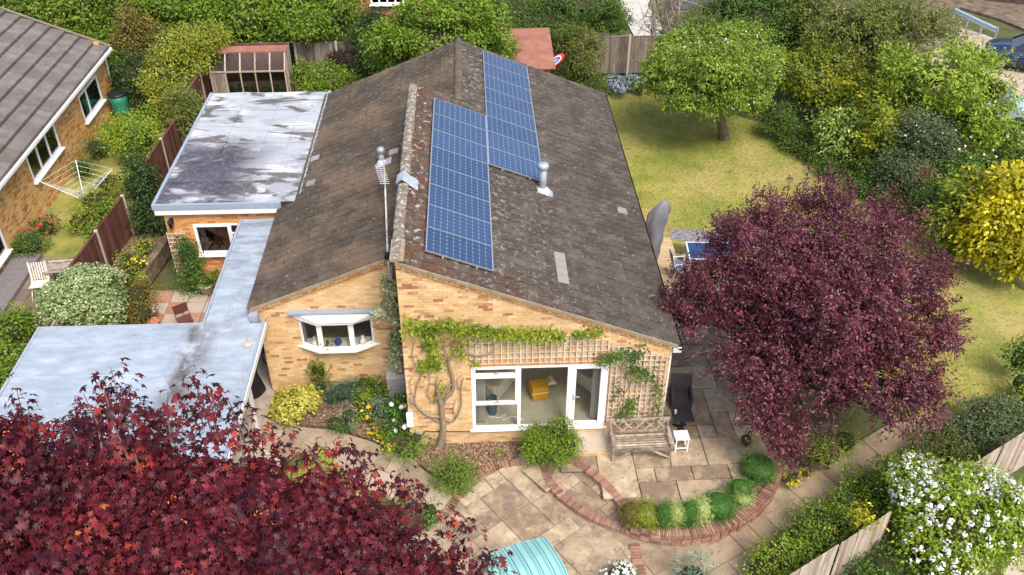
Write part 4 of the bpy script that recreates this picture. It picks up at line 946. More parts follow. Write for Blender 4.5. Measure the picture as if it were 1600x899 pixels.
mb = MB(); P = [(2.0,.4,.375),(2.3,.35,.375),(2.45,.5,.375),(2.35,.25,.375),(2.6,.4,.375),(2.9,.25,.375)]; mb.tube(smooth([p for p in P],5) if False else P,.012,5); tag(mb.build('white_cable', white), 'white cable looped across the carpet behind the lower left panes', 'cable')

# ------------------------------------------------------------------ trellises on the front wall
trel = M('weathered_trellis_wood', [(.42,.35,.28),(.66,.59,.50)], wt=(.6,.5,.4), ns=9, rough=.9)
def trellis(label, x0, x1, z0, z1, nv, nh, y=-.035, gp_=None, top=None):
    t = thing('trellis', label, 'trellis', ((x0+x1)/2, y, z0), 0, gp_)
    cx = (x0+x1)/2; hor = MB().box(-(x1-x0)/2,(x1-x0)/2,-.012,.002,-.015,.015).mesh('slat', trel)
    for i in range(nv):
        x = x0+(x1-x0)*i/(nv-1); zt_ = min(z1, top(x)) if top else z1
        MB().box(-.015,.015,-.030,-.013,0,zt_-z0).build('slat', trel, t).location = (x-cx+random.uniform(-.008,.008), 0, 0)
    for j in range(nh):
        z = z0+(z1-z0)*j/(nh-1); xe = x1
        if top:
            while top(xe) < z: xe -= .05
        if xe-x0 < .2: continue
        MB().box(x0-cx,xe-cx,-.012,.002,-.015,.015).build('slat', trel, t).location = (0, 0, z-z0+random.uniform(-.006,.006))
    return t
rt = lambda x: zr(x)-.42
trellis('long weathered wooden trellis fixed above the patio doors', 1.57, 4.86, 2.54, 3.36, 23, 6, gp_='wooden trellises on the front wall', top=rt)
trellis('tall weathered wooden trellis right of the patio doors behind the bench', 4.98, 6.30, .52, 2.98, 11, 17, gp_='wooden trellises on the front wall', top=rt)
t = thing('trellis', 'narrow wooden trellis fixed to the orange brick wall of the rear extension', 'trellis', (-7.16,EWY-.04,.4))
for i in range(5): MB().box(-.011,.011,-.02,0,0,1.72).build('slat', trel, t).location = (-.26+.13*i, 0, 0)
for i in range(12): MB().box(-.28,.28,-.038,-.022,-.011,.011).build('slat', trel, t).location = (0, 0, .02+.15*i)
# climbers
vine_m = M('pale_vine_bark', [(.26,.19,.13),(.48,.38,.29)], wt=(.3,0,1.1), ns=9, rough=.95, bump=.8, bs=35)
wist_m = M('yellow_green_leaf', [(0,(.07,.12,.008)),(.5,(.19,.27,.014)),(1,(.38,.40,.03))], trans=.3, rough=.5)
rose_m = M('mid_green_leaf', [(0,(.02,.05,.010)),(.5,(.055,.12,.016)),(1,(.13,.22,.03))], trans=.25, rough=.5)
ivy_m = M('variegated_ivy_leaf', [(0,(.10,.15,.06)),(.45,(.22,.30,.13)),(.7,(.50,.54,.34)),(1,(.66,.66,.45))], trans=.15, rough=.5)
def wallp(px, py, y): return G(px, py, y, 1)
def wall_leaves(name, parent, mat, pts, y, per, size, w, shape='oval', origin=(0,0,0), th=.08, dropz=.0):
    """leaf clusters along a line of (px, py, width px) on a wall plane"""
    P = [(wallp(a, b, y), c/FPX*depth(wallp(a, b, y))) for a, b, c in pts]; C_ = []
    for (a, wa), (b, wb) in zip(P[:-1], P[1:]):
        n = int(np.linalg.norm(b-a)*per)+1; t_ = rng.random(n)[:, None]; c = a+(b-a)*t_; ww = (wa+(wb-wa)*t_)/2
        c = c+rng.normal(size=(n, 3))*np.concatenate([ww*.6, np.full((n,1),.01), ww*.6], 1); c[:, 1] = y-np.abs(rng.normal(size=n))*th-.01; C_.append(c)
    c = np.concatenate(C_); n = len(c); nm = unit(np.array([0,-1,.6])+rng.normal(size=(n,3))*.5); ax = unit(rng.normal(size=(n,3))*.7+np.array([0,-.1,-.5])); ax = unit(ax-nm*np.sum(ax*nm,1,keepdims=True))
    cl = np.clip(.5+.35*lump(c*2.2, 31)+rng.normal(0,.18,n), 0, 1)
    o = bpy.data.objects.new(name, leaf_mesh(name, c-np.array(origin), ax, nm, size*rng.uniform(.6,1.3,n), cl, shape, mat)); COL.objects.link(o); o.parent = parent; return o
wb = g(690, 697); O = np.array((wb[0], -.12, gz(0,-.12)))
t = thing('wisteria', 'old twisted pale-trunked climber with yellow-green leaves trained over the front wall', 'climbing plant', tuple(O))
def stem(pts, r, y=-.07, n=6): 
    q = [wallp(a, b, y)-O+np.array([0, random.uniform(-.03,.0), 0]) for a, b in pts]; q2 = [np.array(p) for p in smooth3(q, 4)]
    k = len(q2); rr = [r*(1-.55*i/(k-1)) for i in range(k)] if not isinstance(r, list) else r
    return q2, rr
def smooth3(P, n):
    out = []; Q = [P[0]]+list(P)+[P[-1]]
    for i in range(1, len(Q)-2):
        a, b, c, d = Q[i-1:i+3]
        for k in range(n):
            t = k/n; out.append(.5*((2*b)+(-a+c)*t+(2*a-5*b+4*c-d)*t*t+(-a+3*b-3*c+d)*t**3))
    return out+[P[-1]]
mb = MB(); q = [wallp(a, b, -.10)-O for a, b in ((684,703),(690,690),(693,668),(691,652),(690,635),(686,620),(684,608))]; mb.tube(smooth3(q, 3), [.13,.11,.095,.09,.085,.08,.08,.075,.075,.07,.07,.068,.066,.064,.062,.06,.058,.056,.055], 9)
for i in range(7): mb.tube([wallp(684,703,-.1)-O+np.array([random.uniform(-.16,.16), random.uniform(-.16,.05), -.06]), wallp(688,692,-.1)-O], [.02,.05], 6)
mb.build('trunk', vine_m, t, True)
BR = [([(690,632),(690,618),(705,600),(708,580),(706,560),(701,545),(702,565),(709,600)][:3]+[(709,608)],.045),
 ([(689,640),(697,620),(708,608),(707,588),(702,572),(701,562),(708,556),(725,551),(745,555),(762,553),(772,548)],.05),
 ([(686,610),(682,598),(684,588)],.03), ([(690,650),(672,649),(660,642),(650,632),(640,622)],.045), ([(660,642),(648,628),(652,600),(658,585),(650,570),(644,552),(648,530),(645,512)],.022),
 ([(690,652),(704,658),(714,650),(721,630),(720,610),(724,590)],.032), ([(714,650),(708,640),(712,625)],.018), ([(690,660),(678,655),(674,652)],.02),
 ([(701,562),(694,540),(691,520)],.018), ([(688,625),(676,628),(668,612),(672,598),(670,580)],.02), ([(650,632),(640,625),(648,640),(662,644)],.018),
 ([(708,556),(728,545),(742,538),(752,530)],.015), ([(690,545),(705,535),(722,530),(740,520),(760,518)],.018), ([(720,610),(714,595),(722,585)],.014),([(644,615),(640,600),(646,585)],.014)]
for pts, r in BR:
    q2, rr = stem(pts, r); MB().tube(q2, rr, 6).build('branch', vine_m, t, True)
wall_leaves('foliage', t, wist_m, [(632,502,22),(645,507,34),(665,506,20),(685,512,44),(702,505,30),(730,512,22),(770,517,20),(810,518,20),(850,520,18),(880,520,14)], -.05, 330, .10, 0, 'fold', O, th=.14)
wall_leaves('foliage', t, wist_m, [(897,519,14),(938,517,12)], -.05, 260, .09, 0, 'fold', O)
wall_leaves('foliage', t, wist_m, [(668,520,14),(675,540,26),(682,560,22),(670,572,22),(655,568,14)], -.05, 260, .10, 0, 'fold', O)
wall_leaves('foliage', t, wist_m, [(700,545,16),(716,540,22),(722,560,10)], -.05, 110, .09, 0, 'fold', O); wall_leaves('foliage', t, wist_m, [(735,562,14),(748,566,10)], -.05, 110, .09, 0, 'fold', O); wall_leaves('foliage', t, wist_m, [(688,595,10),(690,612,14),(680,622,8)], -.05, 90, .08, 0, 'fold', O)
O = np.array((5.2,-.1,0.)); t = thing('climbing_rose', 'leafy green climber growing over the tall trellis beside the glass door', 'climbing plant', tuple(O))
wall_leaves('foliage', t, rose_m, [(935,557,14),(960,553,18),(985,552,30),(1002,546,26)], -.08, 420, .075, 0, 'fold', O, th=.16)
wall_leaves('foliage', t, rose_m, [(985,572,16),(1000,580,30),(1015,582,22)], -.08, 420, .075, 0, 'fold', O, th=.16)
wall_leaves('foliage', t, rose_m, [(965,650,22),(975,640,26),(985,630,20),(990,620,10)], -.08, 300, .075, 0, 'fold', O, th=.18)
wall_leaves('foliage', t, rose_m, [(1020,590,12),(1030,610,16),(1025,640,18),(1012,650,12)], -.08, 110, .07, 0, 'fold', O, th=.12); wall_leaves('foliage', t, rose_m, [(960,590,8),(970,610,14),(955,625,8)], -.08, 60, .07, 0, 'fold', O)
mb = MB()
for pts in ([(972,655),(968,630),(985,600),(1000,580)],[(975,655),(1005,640),(1030,610),(1028,580)],[(985,600),(970,575),(985,552)],[(1000,580),(1020,590),(1035,620)]): mb.tube([wallp(a,b,-.08)-O for a,b in pts],[.014,.011,.009,.006][:len(pts)],5)
mb.build('stems', vine_m, t)
O = np.array((-.3,ly-.1,1.0)); t = thing('variegated_ivy', 'cream-edged ivy creeping up the corner beside the grey downpipe', 'climbing plant', tuple(O))
for l in ([(602,434,10),(610,446,22),(614,458,12)],[(608,468,12),(614,480,26),(600,486,26),(588,488,14)],[(617,488,16),(620,500,10)],[(612,520,12),(620,524,16),(619,535,16),(622,545,18),(620,560,20),(622,572,12)],[(624,572,6),(622,582,10)]):
    wall_leaves('foliage', t, ivy_m, l, ly-.14, 620, .055, 0, 'round', O, th=.10)
O = np.array((-6.75,EWY-.2,.0)); t = thing('climbing_shrub', 'glossy dark green climber spilling down from the narrow trellis on the extension', 'climbing plant', tuple(O))
wall_leaves('foliage', t, rose_m, [(288,372,22),(298,395,28),(302,420,34),(300,440,44),(300,452,50)], EWY-.12, 900, .085, 0, 'fold', O, th=.22)

# ------------------------------------------------------------------ wall lanterns
def lantern(loc, rz, label):
    t = thing('wall_lantern', label, 'lantern', loc, rz)
    MB().box(-.05,.05,-.03,0,-.1,.1).bar((0,-.02,.05),(0,-.16,.1),.02).build('bracket', black_m, t)
    MB().lathe((0,-.17,-.16),[(.05,0),(.085,.18),(.1,.19),(.06,.26),(.02,.3)],6).build('lamp_housing', black_m, t)
    MB().lathe((0,-.17,-.14),[(.054,0),(.086,.15)],6).build('pane', glass_d, t)
lantern((-7.2,EWY,2.5), 0, 'black wall lantern on the orange brick extension above the narrow trellis')
lantern((XR+.02,1.0,1.7), rad(90), 'small metal lantern on the right side wall under the eaves')

# ------------------------------------------------------------------ patio furniture
teak = M('weathered_teak', [(.13,.10,.075),(.30,.24,.19),(.50,.43,.35)], wt=(.5,.5,.9), ns=7, rough=.85, bump=.5, bs=30)
def bench():
    W_, D_ = 1.50, .58
    t = thing('garden_bench', 'weathered wooden garden bench with lattice back standing below the tall trellis', 'bench', (5.76,-.66,.012), rad(1))
    for s in (-1,1):
        x = s*(W_/2-.03)
        MB().bar((x,-D_/2+.04,0),(x,-D_/2+.04,.56),.055).build('leg', teak, t); MB().bar((x,D_/2-.04,0),(x,D_/2+.06,0.80),.055).build('leg', teak, t)
        MB().box(x-.04,x+.04,-D_/2-.03,D_/2,.56,.595).build('armrest', teak, t, bevel=.01); MB().bar((x,-D_/2+.04,.36),(x,D_/2-.02,.34),.05).build('side_rail', teak, t)
        MB().bar((x*.98,-D_/2+.02,.05),(x*.35,-D_/2+.02,.34),.03,.04).build('brace', teak, t)
    MB().box(-W_/2,W_/2,-D_/2+.0,-D_/2+.05,.32,.385).build('seat_rail', teak, t)
    for k in range(6): MB().box(-W_/2+.04,W_/2-.04,-D_/2+.07+k*.082,-D_/2+.07+k*.082+.055,.38,.402).build('seat_slat', teak, t, bevel=.006)
    MB().bar((-W_/2-.02,D_/2+.06,.80),(W_/2+.02,D_/2+.06,.80),.06,.06).build('top_rail', teak, t); MB().bar((-W_/2,D_/2+.0,.47),(W_/2,D_/2+.0,.47),.045,.05).build('back_rail', teak, t)
    n = 5
    for k in range(n):
        a = -W_/2+.06+(W_-.12)*k/n; b = a+(W_-.12)/n
        for p, q in ((a,b),(b,a)): MB().bar((p,D_/2+.01,.49),(q,D_/2+.05,.78),.045,.02,up=(0,1,0)).build('lattice_slat', teak, t)
    return t
bench()
def slat_table(name, label, loc, rz, w, d, h, mat, n=6):
    t = thing(name, label, 'table', loc, rz)
    for k in range(n): MB().box(-w/2,w/2,-d/2+d*k/n,-d/2+d*(k+.86)/n,h-.02,h).build('top_slat', mat, t)
    for s in (-1,1):
        for r in (-1,1): MB().bar((s*(w/2-.03),r*(d/2-.04),0),(s*(w/2-.03),r*(d/2-.04),h-.021),.035).build('leg', mat, t)
        MB().bar((s*(w/2-.03),-d/2+.05,.1),(s*(w/2-.03),d/2-.05,.1),.025).build('stretcher', mat, t)
    MB().bar((-w/2+.03,-d/2+.04,.12),(w/2-.03,-d/2+.04,.12),.025).build('stretcher', mat, t)
    return t
slat_table('side_table', 'small white slatted side table right of the wooden bench', (6.80,-.55,.012), rad(2), .36, .34, .46, white, 5)
rat = M('dark_rattan', [(.045,.038,.043),(.14,.12,.13)], wt=(.4,0,1), ns=40, rough=.8, bump=1, bs=90)
t = thing('rattan_armchair', 'dark grey rattan garden armchair by the right corner of the house', 'garden chair', (7.12,1.05,.012), rad(-6))
MB().box(-.33,.33,-.34,.30,.04,.36).build('base', rat, t, bevel=.03); MB().hexa([(-.33,.2,.36),(.33,.2,.36),(.33,.34,.36),(-.33,.34,.36),(-.33,.34,.95),(.33,.34,.95),(.33,.44,.95),(-.33,.44,.95)]).build('backrest', rat, t, bevel=.02)
for s in (-1,1): MB().box(s*.33-(.09 if s>0 else 0),s*.33+(.09 if s<0 else 0),-.34,.3,.36,.58).build('arm', rat, t, bevel=.02)
MB().box(-.23,.23,-.3,.2,.36,.43).build('cushion', M('charcoal_cushion',[(.05,.05,.055)],wt=(0,0,0)), t, bevel=.03)
dk = M('black_slats', [(.02,.02,.022)], wt=(0,0,0), rough=.5)
t = thing('black_table', 'low black slatted table with splayed feet below the rattan chair', 'table', (6.95,.1,.012))
for k in range(6): MB().box(-.27,.27,-.22+.075*k,-.22+.075*k+.062,.47,.49).build('top_slat', dk, t)
MB().bar((0,0,.04),(0,0,.47),.06).build('post', dk, t)
for a in (45,135,225,315): MB().bar((0,0,.08),(.24*math.cos(rad(a)),.24*math.sin(rad(a)),.02),.045,.03).build('foot', dk, t)
bpy.data.objects['rattan_armchair'].scale = (.84,.84,.80)
# small glass cup on it
t = thing('glass_cup', 'small clear glass standing on the low black table', 'glass', (6.78,.2,.502)); MB().lathe((0,0,0),[(.03,0),(.035,.1),(.03,.1),(.026,.01)],10).build('cup', M('pale_glass',[(.6,.65,.65)],wt=(0,0,0),rough=.1), t)

# ------------------------------------------------------------------ deck, covered parasol, table set behind the purple tree
deck_m = M('new_deck_board', [(.42,.30,.16),(.60,.46,.28)], wt=(.2,.6,.6), ns=3, rough=.8, stretch=(1,5,1))
dk_ = thing('deck', 'pale timber deck beside the right side of the house by the lawn', 'deck', (7.6,7.4,0))
MB().box(-1.05,2.6,-1.6,.2,0,.07).build('deck_frame', dark_in, dk_); MB().box(-1.05,.7,.2,1.52,0,.07).build('deck_frame', dark_in, dk_)
for k in range(24):
    x1 = .72 if k > 13 else 2.6
    MB().box(-1.08,x1,-1.62+k*.134,-1.62+k*.134+.124,.071,.10).build('deck_board', deck_m, dk_)
slate = M('slate_chippings', [(.10,.10,.13),(.22,.20,.24),(.32,.30,.32)], wt=(0,0,1.6), ns=12, rough=.9, bump=1, bs=30)
struct(polysheet('slate_strip', [(8.35,8.95),(8.4,9.6),(11.5,9.2),(11.5,8.2)], slate, .04))
t = thing('covered_parasol', 'tall grey fabric cover over a folded parasol beside the roof edge', 'parasol', (7.28,6.95,.1))
cov = M('grey_cover_fabric', [(.13,.135,.16),(.24,.25,.28)], wt=(0,0,.8), ns=2, rough=.8)
v = []; nseg = 22
for i in range(15):
    z = .25+2.45*i/14; w = (.15+.16*(i/11)**.8) if i < 12 else (.26,.16,.03)[i-12]; xo = .0 if i < 9 else .045*(i-9)
    for j in range(nseg):
        a = 2*math.pi*j/nseg; r = w*(1+.15*math.sin(5*a+z*2.5)+.08*math.sin(11*a-z*6)+.04*math.sin(z*17+a*3)); v.append((r*math.cos(a)*1.0+xo, r*.6*math.sin(a), z))
mb = MB(); mb.add(v, [(i*nseg+j, i*nseg+(j+1)%nseg, (i+1)*nseg+(j+1)%nseg, (i+1)*nseg+j) for i in range(14) for j in range(nseg)]+[tuple(14*nseg+j for j in range(nseg))]); mb.build('cover', cov, t, True)
MB().tube([(0,0,0),(0,0,.5)],.04,8).build('pole', metal_g, t); MB().box(-.3,.3,-.3,.3,0,.06).build('base', rat, t)
p = G(1105, 388, .78); t = thing('garden_table', 'white-framed dining table with a dark blue glass top beside the deck', 'table', (p[0]+.1,p[1]-.1,.0), rad(-4))
MB().box(-.70,.70,-.45,.45,.735,.745).build('glass_top', M('blue_glass_top',[(.02,.06,.17)],wt=(0,0,0),rough=.12,spec=.6), t)
mb = MB()
for a in ((-.74,.74,-.49,-.45),(-.74,.74,.45,.49),(-.74,-.70,-.45,.45),(.70,.74,-.45,.45)): mb.box(*a,.725,.752)
mb.build('frame', white, t)
for sx in (-1,1):
    for sy in (-1,1): MB().bar((sx*.68,sy*.42,0),(sx*.68,sy*.42,.725),.035).build('leg', white, t)
def gchair(loc, rz, label, mat, slat=True, dup_=None, tex=None):
    t = thing('garden_chair', label, 'chair', loc, rz)
    for sx in (-1,1):
        MB().bar((sx*.23,-.22,0),(sx*.23,-.2,.62),.025).build('leg', mat, t); MB().bar((sx*.23,.24,0),(sx*.23,.2,.42),.025).build('leg', mat, t)
        MB().bar((sx*.23,.2,.42),(sx*.23,.33,.98),.025).build('back_post', mat, t); MB().bar((sx*.23,-.22,.62),(sx*.23,.25,.62),.035,.02).build('armrest', mat, t)
    MB().box(-.24,.24,-.22,.22,.42,.44).build('seat', tex or mat, t)
    MB().hexa([(-.22,.21,.5),(.22,.21,.5),(.22,.225,.5),(-.22,.225,.5),(-.22,.31,.96),(.22,.31,.96),(.22,.325,.96),(-.22,.325,.96)]).build('backrest', tex or mat, t)
    return t
sling = M('grey_blue_sling', [(.16,.20,.27)], wt=(0,0,0), rough=.7)
gchair((8.15,6.7,.1), rad(95), 'white-framed garden chair left of the blue-topped table on the deck', white, tex=sling)
gchair((9.6,5.4,.0), rad(175), 'grey sling garden chair tucked under the purple tree near the table', white, tex=sling)
# brick-coloured folding chair, white chair and tables in the left yards
rust = M('dark_brown_chair', [(.12,.05,.035)], wt=(0,0,0), rough=.6)
p = G(290, 495, .45); t = thing('folding_chair', 'dark brown folding bistro chair in the little tiled courtyard', 'chair', (p[0]-.02,p[1]-.1,0), rad(35))
MB().box(-.2,.2,.17,.19,.55,.86).build('backrest', rust, t); MB().box(-.2,.2,-.2,.16,.43,.45).build('seat', rust, t)
for s in (-1,1): MB().bar((s*.2,-.25,0),(s*.2,.2,.86),.022).build('leg', rust, t); MB().bar((s*.17,.25,0),(s*.17,-.18,.44),.022).build('leg', rust, t)
t = thing('bistro_table', 'small dark round bistro table beside the brown folding chair', 'table', (-5.75,4.5,0)); MB().lathe((0,0,.68),[(.30,0),(.31,.02),(.3,.03)],20).build('table_top', rust, t)
for a in (90,210,330): MB().bar((0,0,.66),(.26*math.cos(rad(a)),.26*math.sin(rad(a)),0),.022).build('leg', rust, t)
t = thing('white_mug', 'white mug on the small bistro table in the courtyard', 'mug', (-5.62,4.72,.712)); MB().lathe((0,0,0),[(.05,0),(.06,.12),(.05,.12),(.045,.02)],12).build('cup', white, t)
p = G(63, 440, .45); t = thing('slatted_chair', 'white painted slatted folding chair on the neighbouring patio', 'chair', (p[0],p[1]-.1,0), rad(8))
wp = M('white_painted_wood', [(.6,.55,.5),(.75,.7,.65)], wt=(1,0,0), rough=.7)
for i in range(7): MB().hexa([(-.24+.07*i,.2,.46),(-.20+.07*i,.2,.46),(-.20+.07*i,.22,.46),(-.24+.07*i,.22,.46),(-.24+.07*i,.32,1.0),(-.20+.07*i,.32,1.0),(-.20+.07*i,.34,1.0),(-.24+.07*i,.34,1.0)]).build('back_slat', wp, t)
for i in range(5): MB().box(-.24,.25,-.22+.085*i,-.16+.085*i,.43,.45).build('seat_slat', wp, t)
for s in (-1,1): MB().bar((s*.25,-.28,0),(s*.25,.22,.5),.03).build('leg', wp, t); MB().bar((s*.25,.33,0),(s*.25,-.2,.45),.03).build('leg', wp, t); MB().bar((s*.25,.2,.42),(s*.25,.34,1.04),.03).build('back_post', wp, t)
p = G(88, 418, .7); slat_table('garden_table', 'grey-brown slatted wooden garden table behind the white slatted chair', (p[0]+.3,p[1]+.1,0), rad(5), 1.3, .7, .7, teak, 7)

# ------------------------------------------------------------------ teal canopy at the bottom of the frame
cv = M('teal_canvas', [(.20,.42,.40),(.30,.53,.50)], wt=(0,0,.9), ns=2, rough=.8)
def stripes(m, sc):
    t = m.node_tree; N = t.nodes; L = t.links; tc = N.new('ShaderNodeTexCoord'); sx = N.new('ShaderNodeSeparateXYZ'); L.new(tc.outputs['Object'], sx.inputs[0])
    a = N.new('ShaderNodeMath'); a.operation = 'MULTIPLY'; a.inputs[1].default_value = sc; L.new(sx.outputs[0], a.inputs[0])
    last = None
    for w_, off in ((.10,0.),(.05,.22),(.05,.36)):
        o_ = N.new('ShaderNodeMath'); o_.operation = 'ADD'; o_.inputs[1].default_value = off+50; L.new(a.outputs[0], o_.inputs[0])
        b = N.new('ShaderNodeMath'); b.operation = 'FRACT'; L.new(o_.outputs[0], b.inputs[0]); c = N.new('ShaderNodeMath'); c.operation = 'LESS_THAN'; c.inputs[1].default_value = w_; L.new(b.outputs[0], c.inputs[0])
        if last: d = N.new('ShaderNodeMath'); d.operation = 'MAXIMUM'; L.new(last, d.inputs[0]); L.new(c.outputs[0], d.inputs[1]); last = d.outputs[0]
        else: last = c.outputs[0]
    p = N['Principled BSDF']; src = p.inputs['Base Color'].links[0].from_socket; mx = N.new('ShaderNodeMix'); mx.data_type = 'RGBA'; L.new(last, mx.inputs[0]); L.new(src, mx.inputs[6]); mx.inputs[7].default_value = (.03,.17,.20,1); L.new(mx.outputs[2], p.inputs['Base Color'])
stripes(cv, 4.6)
cz = 1.9; A, B_, C_, D_ = G(752,868,cz), G(852,834,cz), G(898,935,cz), G(768,960,cz)
O = np.array([(A+B_)[0]/2, (A+B_)[1]/2, zD]); ux_ = (B_-A); wd = np.linalg.norm(ux_); rz_ = math.atan2(ux_[1], ux_[0])
t = thing('swing_seat_canopy', 'teal striped fabric canopy of a garden swing seat at the foot of the patio', 'canopy', tuple(O), rz_)
mb = MB(); v = []; n_, m_ = 16, 14; Hc = cz-zD
for i in range(n_+1):
    for j in range(m_+1):
        x = -wd/2+wd*i/n_; y = .0-1.5*j/m_; v.append((x, y, Hc+.16*math.sin(math.pi*min(j/m_,1))-.10*abs(2*i/n_-1)**2+.01*math.sin(i*2.1)))
mb.add(v, [(i*(m_+1)+j, (i+1)*(m_+1)+j, (i+1)*(m_+1)+j+1, i*(m_+1)+j+1) for i in range(n_) for j in range(m_)])
for (fx, fy) in (((lambda s: (-wd/2+wd*s, .0)), 0), ((lambda s: (-wd/2, -1.5*s)), 1), ((lambda s: (wd/2, -1.5*s)), 1)):
    v = []
    for i in range(25):
        x, y = fx(i/24); zt2 = Hc+(.16*math.sin(math.pi*(i/24)) if fy else 0)-.10*(abs(2*i/24-1)**2 if not fy else 1); v += [(x, y, zt2), (x*1.005, y, zt2-.13-.035*abs(math.sin(i*math.pi/4)))]
    mb.add(v, [(2*i, 2*i+2, 2*i+3, 2*i+1) for i in range(24)])
mb.build('canvas', cv, t, True)
for sx in (-1,1):
    MB().bar((sx*(wd/2-.03),-.75,Hc-.05),(sx*(wd/2+.02),.0,0),.04).build('frame_leg', metal_g, t); MB().bar((sx*(wd/2-.03),-.75,Hc-.05),(sx*(wd/2+.02),-1.5,0),.04).build('frame_leg', metal_g, t)
MB().box(-wd/2+.15,wd/2-.15,-1.0,-.5,.45,.55).build('seat', cv, t)

# ------------------------------------------------------------------ planter on the left gable wall, bicycle in the carport
t = thing('lead_planter', 'grey weathered square trough against the wall below the ivy', 'planter', (-.42,ly-.25,-.02))
lead = M('weathered_grey_box', [(.36,.36,.36),(.58,.58,.58)], wt=(.5,0,1.2), ns=5, rough=.8, bump=.4)
mb = MB(); mb.box(-.24,.24,-.2,.2,.0,.72).build('trough', lead, t, bevel=.01); MB().box(-.26,.26,-.215,.215,.722,.78).build('lid', lead, t, bevel=.01)
MB().box(-.26,.26,-.222,-.216,.40,.43).build('seam', M('pale_seam',[(.5,.5,.5)],wt=(0,0,0)), t)
def bicycle(loc, rz):
    t = thing('bicycle', 'teal framed bicycle parked in the dark gap between carport and house', 'bicycle', loc, rz); teal = M('teal_paint', [(.03,.30,.30)], wt=(0,0,0), rough=.35)
    for x in (-.52,.52):
        mb = MB(); mb.tube([(x+.33*math.cos(a), 0, .34+.33*math.sin(a)) for a in np.linspace(0, 2*math.pi, 25)], .02, 6, cap=False); w = mb.build('wheel', black_m, t, True)
        mb = MB()
        for a in np.linspace(0, 2*math.pi, 13)[:-1]: mb.tube([(x, 0, .34), (x+.32*math.cos(a), 0, .34+.32*math.sin(a))], .003, 3)
        mb.build('spokes', metal_g, w)
    mb = MB()
    for a, b in (((-.52,0,.34),(-.12,0,.32)),((-.12,0,.32),(-.28,0,.86)),((-.28,0,.80),(.36,0,.82)),((-.12,0,.32),(.37,0,.74)),((.34,0,.92),(.52,0,.34)),((-.52,0,.34),(-.27,0,.80))): mb.tube([a, b], .02, 7)
    mb.build('frame', teal, t, True); MB().box(-.42,-.16,-.07,.07,.88,.93).build('saddle', black_m, t, bevel=.02); MB().tube([(.26,-.28,1.0),(.34,-.1,.98),(.34,.1,.98),(.26,.28,1.0)],.014,6).build('handlebar', black_m, t)
    return t
bicycle((-4.25,2.75,.02), rad(70))
t = thing('storage_bag', 'black bag slumped beside the bicycle in the carport gap', 'bag', (-4.3,1.95,0)); mb = MB(); v = []
for i in range(7):
    for j in range(12):
        a = 2*math.pi*j/12; r = (.26,.3,.28,.25,.2,.12,.03)[i]; v.append((r*math.cos(a)*(1+.12*math.sin(3*a+i)), r*math.sin(a)*(1+.1*math.cos(4*a)), (0,.12,.3,.5,.66,.76,.8)[i]))
mb.add(v, [(i*12+j, i*12+(j+1)%12, (i+1)*12+(j+1)%12, (i+1)*12+j) for i in range(6) for j in range(12)]); mb.build('sack', black_m, t, True)

# ------------------------------------------------------------------ neighbour's house on the left
nb = thing('neighbour_house', 'golden brick bungalow with grey-brown roof at the far left edge of the photograph', 'house', (-16,12,0))
def nbp(o): o.location = (16,-12,0); return o
NX = -13.3; NY0, NY1 = 1.0, 19.9; nzt = 2.72; NE = NX+.28; nf = lambda x: 2.72+.42*(NE-x)
def nwin(a, b, zlo, zhi): return (a, b, zlo, zhi)
wh = [(11.5,14.1,1.25,2.42),(16.6,18.75,1.0,2.1),(7.0,8.6,.45,1.75)]
nbp(backing('wall', nb, mortar, (NX,0,0), (0,1,0), (1,0,0), NY0, NY1, -.2, nzt, wh))
nbp(brickwork(nb, brick_gold, (NX,0,0), (0,1,0), (1,0,0), NY0, NY1, -.2, nzt, wh))
MBx = MB(); MBx.box(-24,NX,NY1-.1,NY1,-.2,3.0).box(NX-.5,NX-.45,NY0,NY1-.2,-.1,2.6); nbp(MBx.build('wall', brick_gold, nb))
for (a, b, c, d), vb in zip(wh, (((b_-a_)*k for a_, b_, k in ((11.5,14.1,.33),(11.5,14.1,.66))), (.8,), (.8,))):
    w = window(nb, (NX+.02+16,a-12,c), rad(90), b-a, d-c, vbars=tuple(vb), fr=.09, sill=.12, pane_mat=glass_d)
nroof = tile_mat('neighbour_roof', (.3,.0,.6)); nroof = M('grey_brown_roof_tile', [(0,(.13,.115,.105)),(.5,(.20,.18,.165)),(1,(.28,.255,.24))], wt=(.35,0,.7), ns=2.5, rough=.95, bump=.8, bs=14)
overlay(nroof, (.12,.095,.075), .35, .45, .6, amt=.7, box=[(1,15,12.5)], detail=8)
course_shade = M('neighbour_course_shade', [(.03,.025,.022)], wt=(0,0,0))  # painted course shadow: dark roof base showing between the tile rows
nr = nbp(MB().hexa([(-23,NY0,nf(-23)-.1),(NE,NY0,nf(NE)-.1),(NE,NY1+.2,nf(NE)-.1),(-23,NY1+.2,nf(-23)-.1),(-23,NY0,nf(-23)-.01),(NE,NY0,nf(NE)-.01),(NE,NY1+.2,nf(NE)-.01),(-23,NY1+.2,nf(-23)-.01)]).build('roof', course_shade, nb))
ls = math.hypot(1,.42); mb = MB(); k = 0; x = NE+.03; fulls = []
while x > -22:
    x2 = x-.52
    for j in range(int((NY1+.2-NY0)/.31)):
        y0 = NY0+j*.31; fulls.append((x, x2, y0))
    x = x2
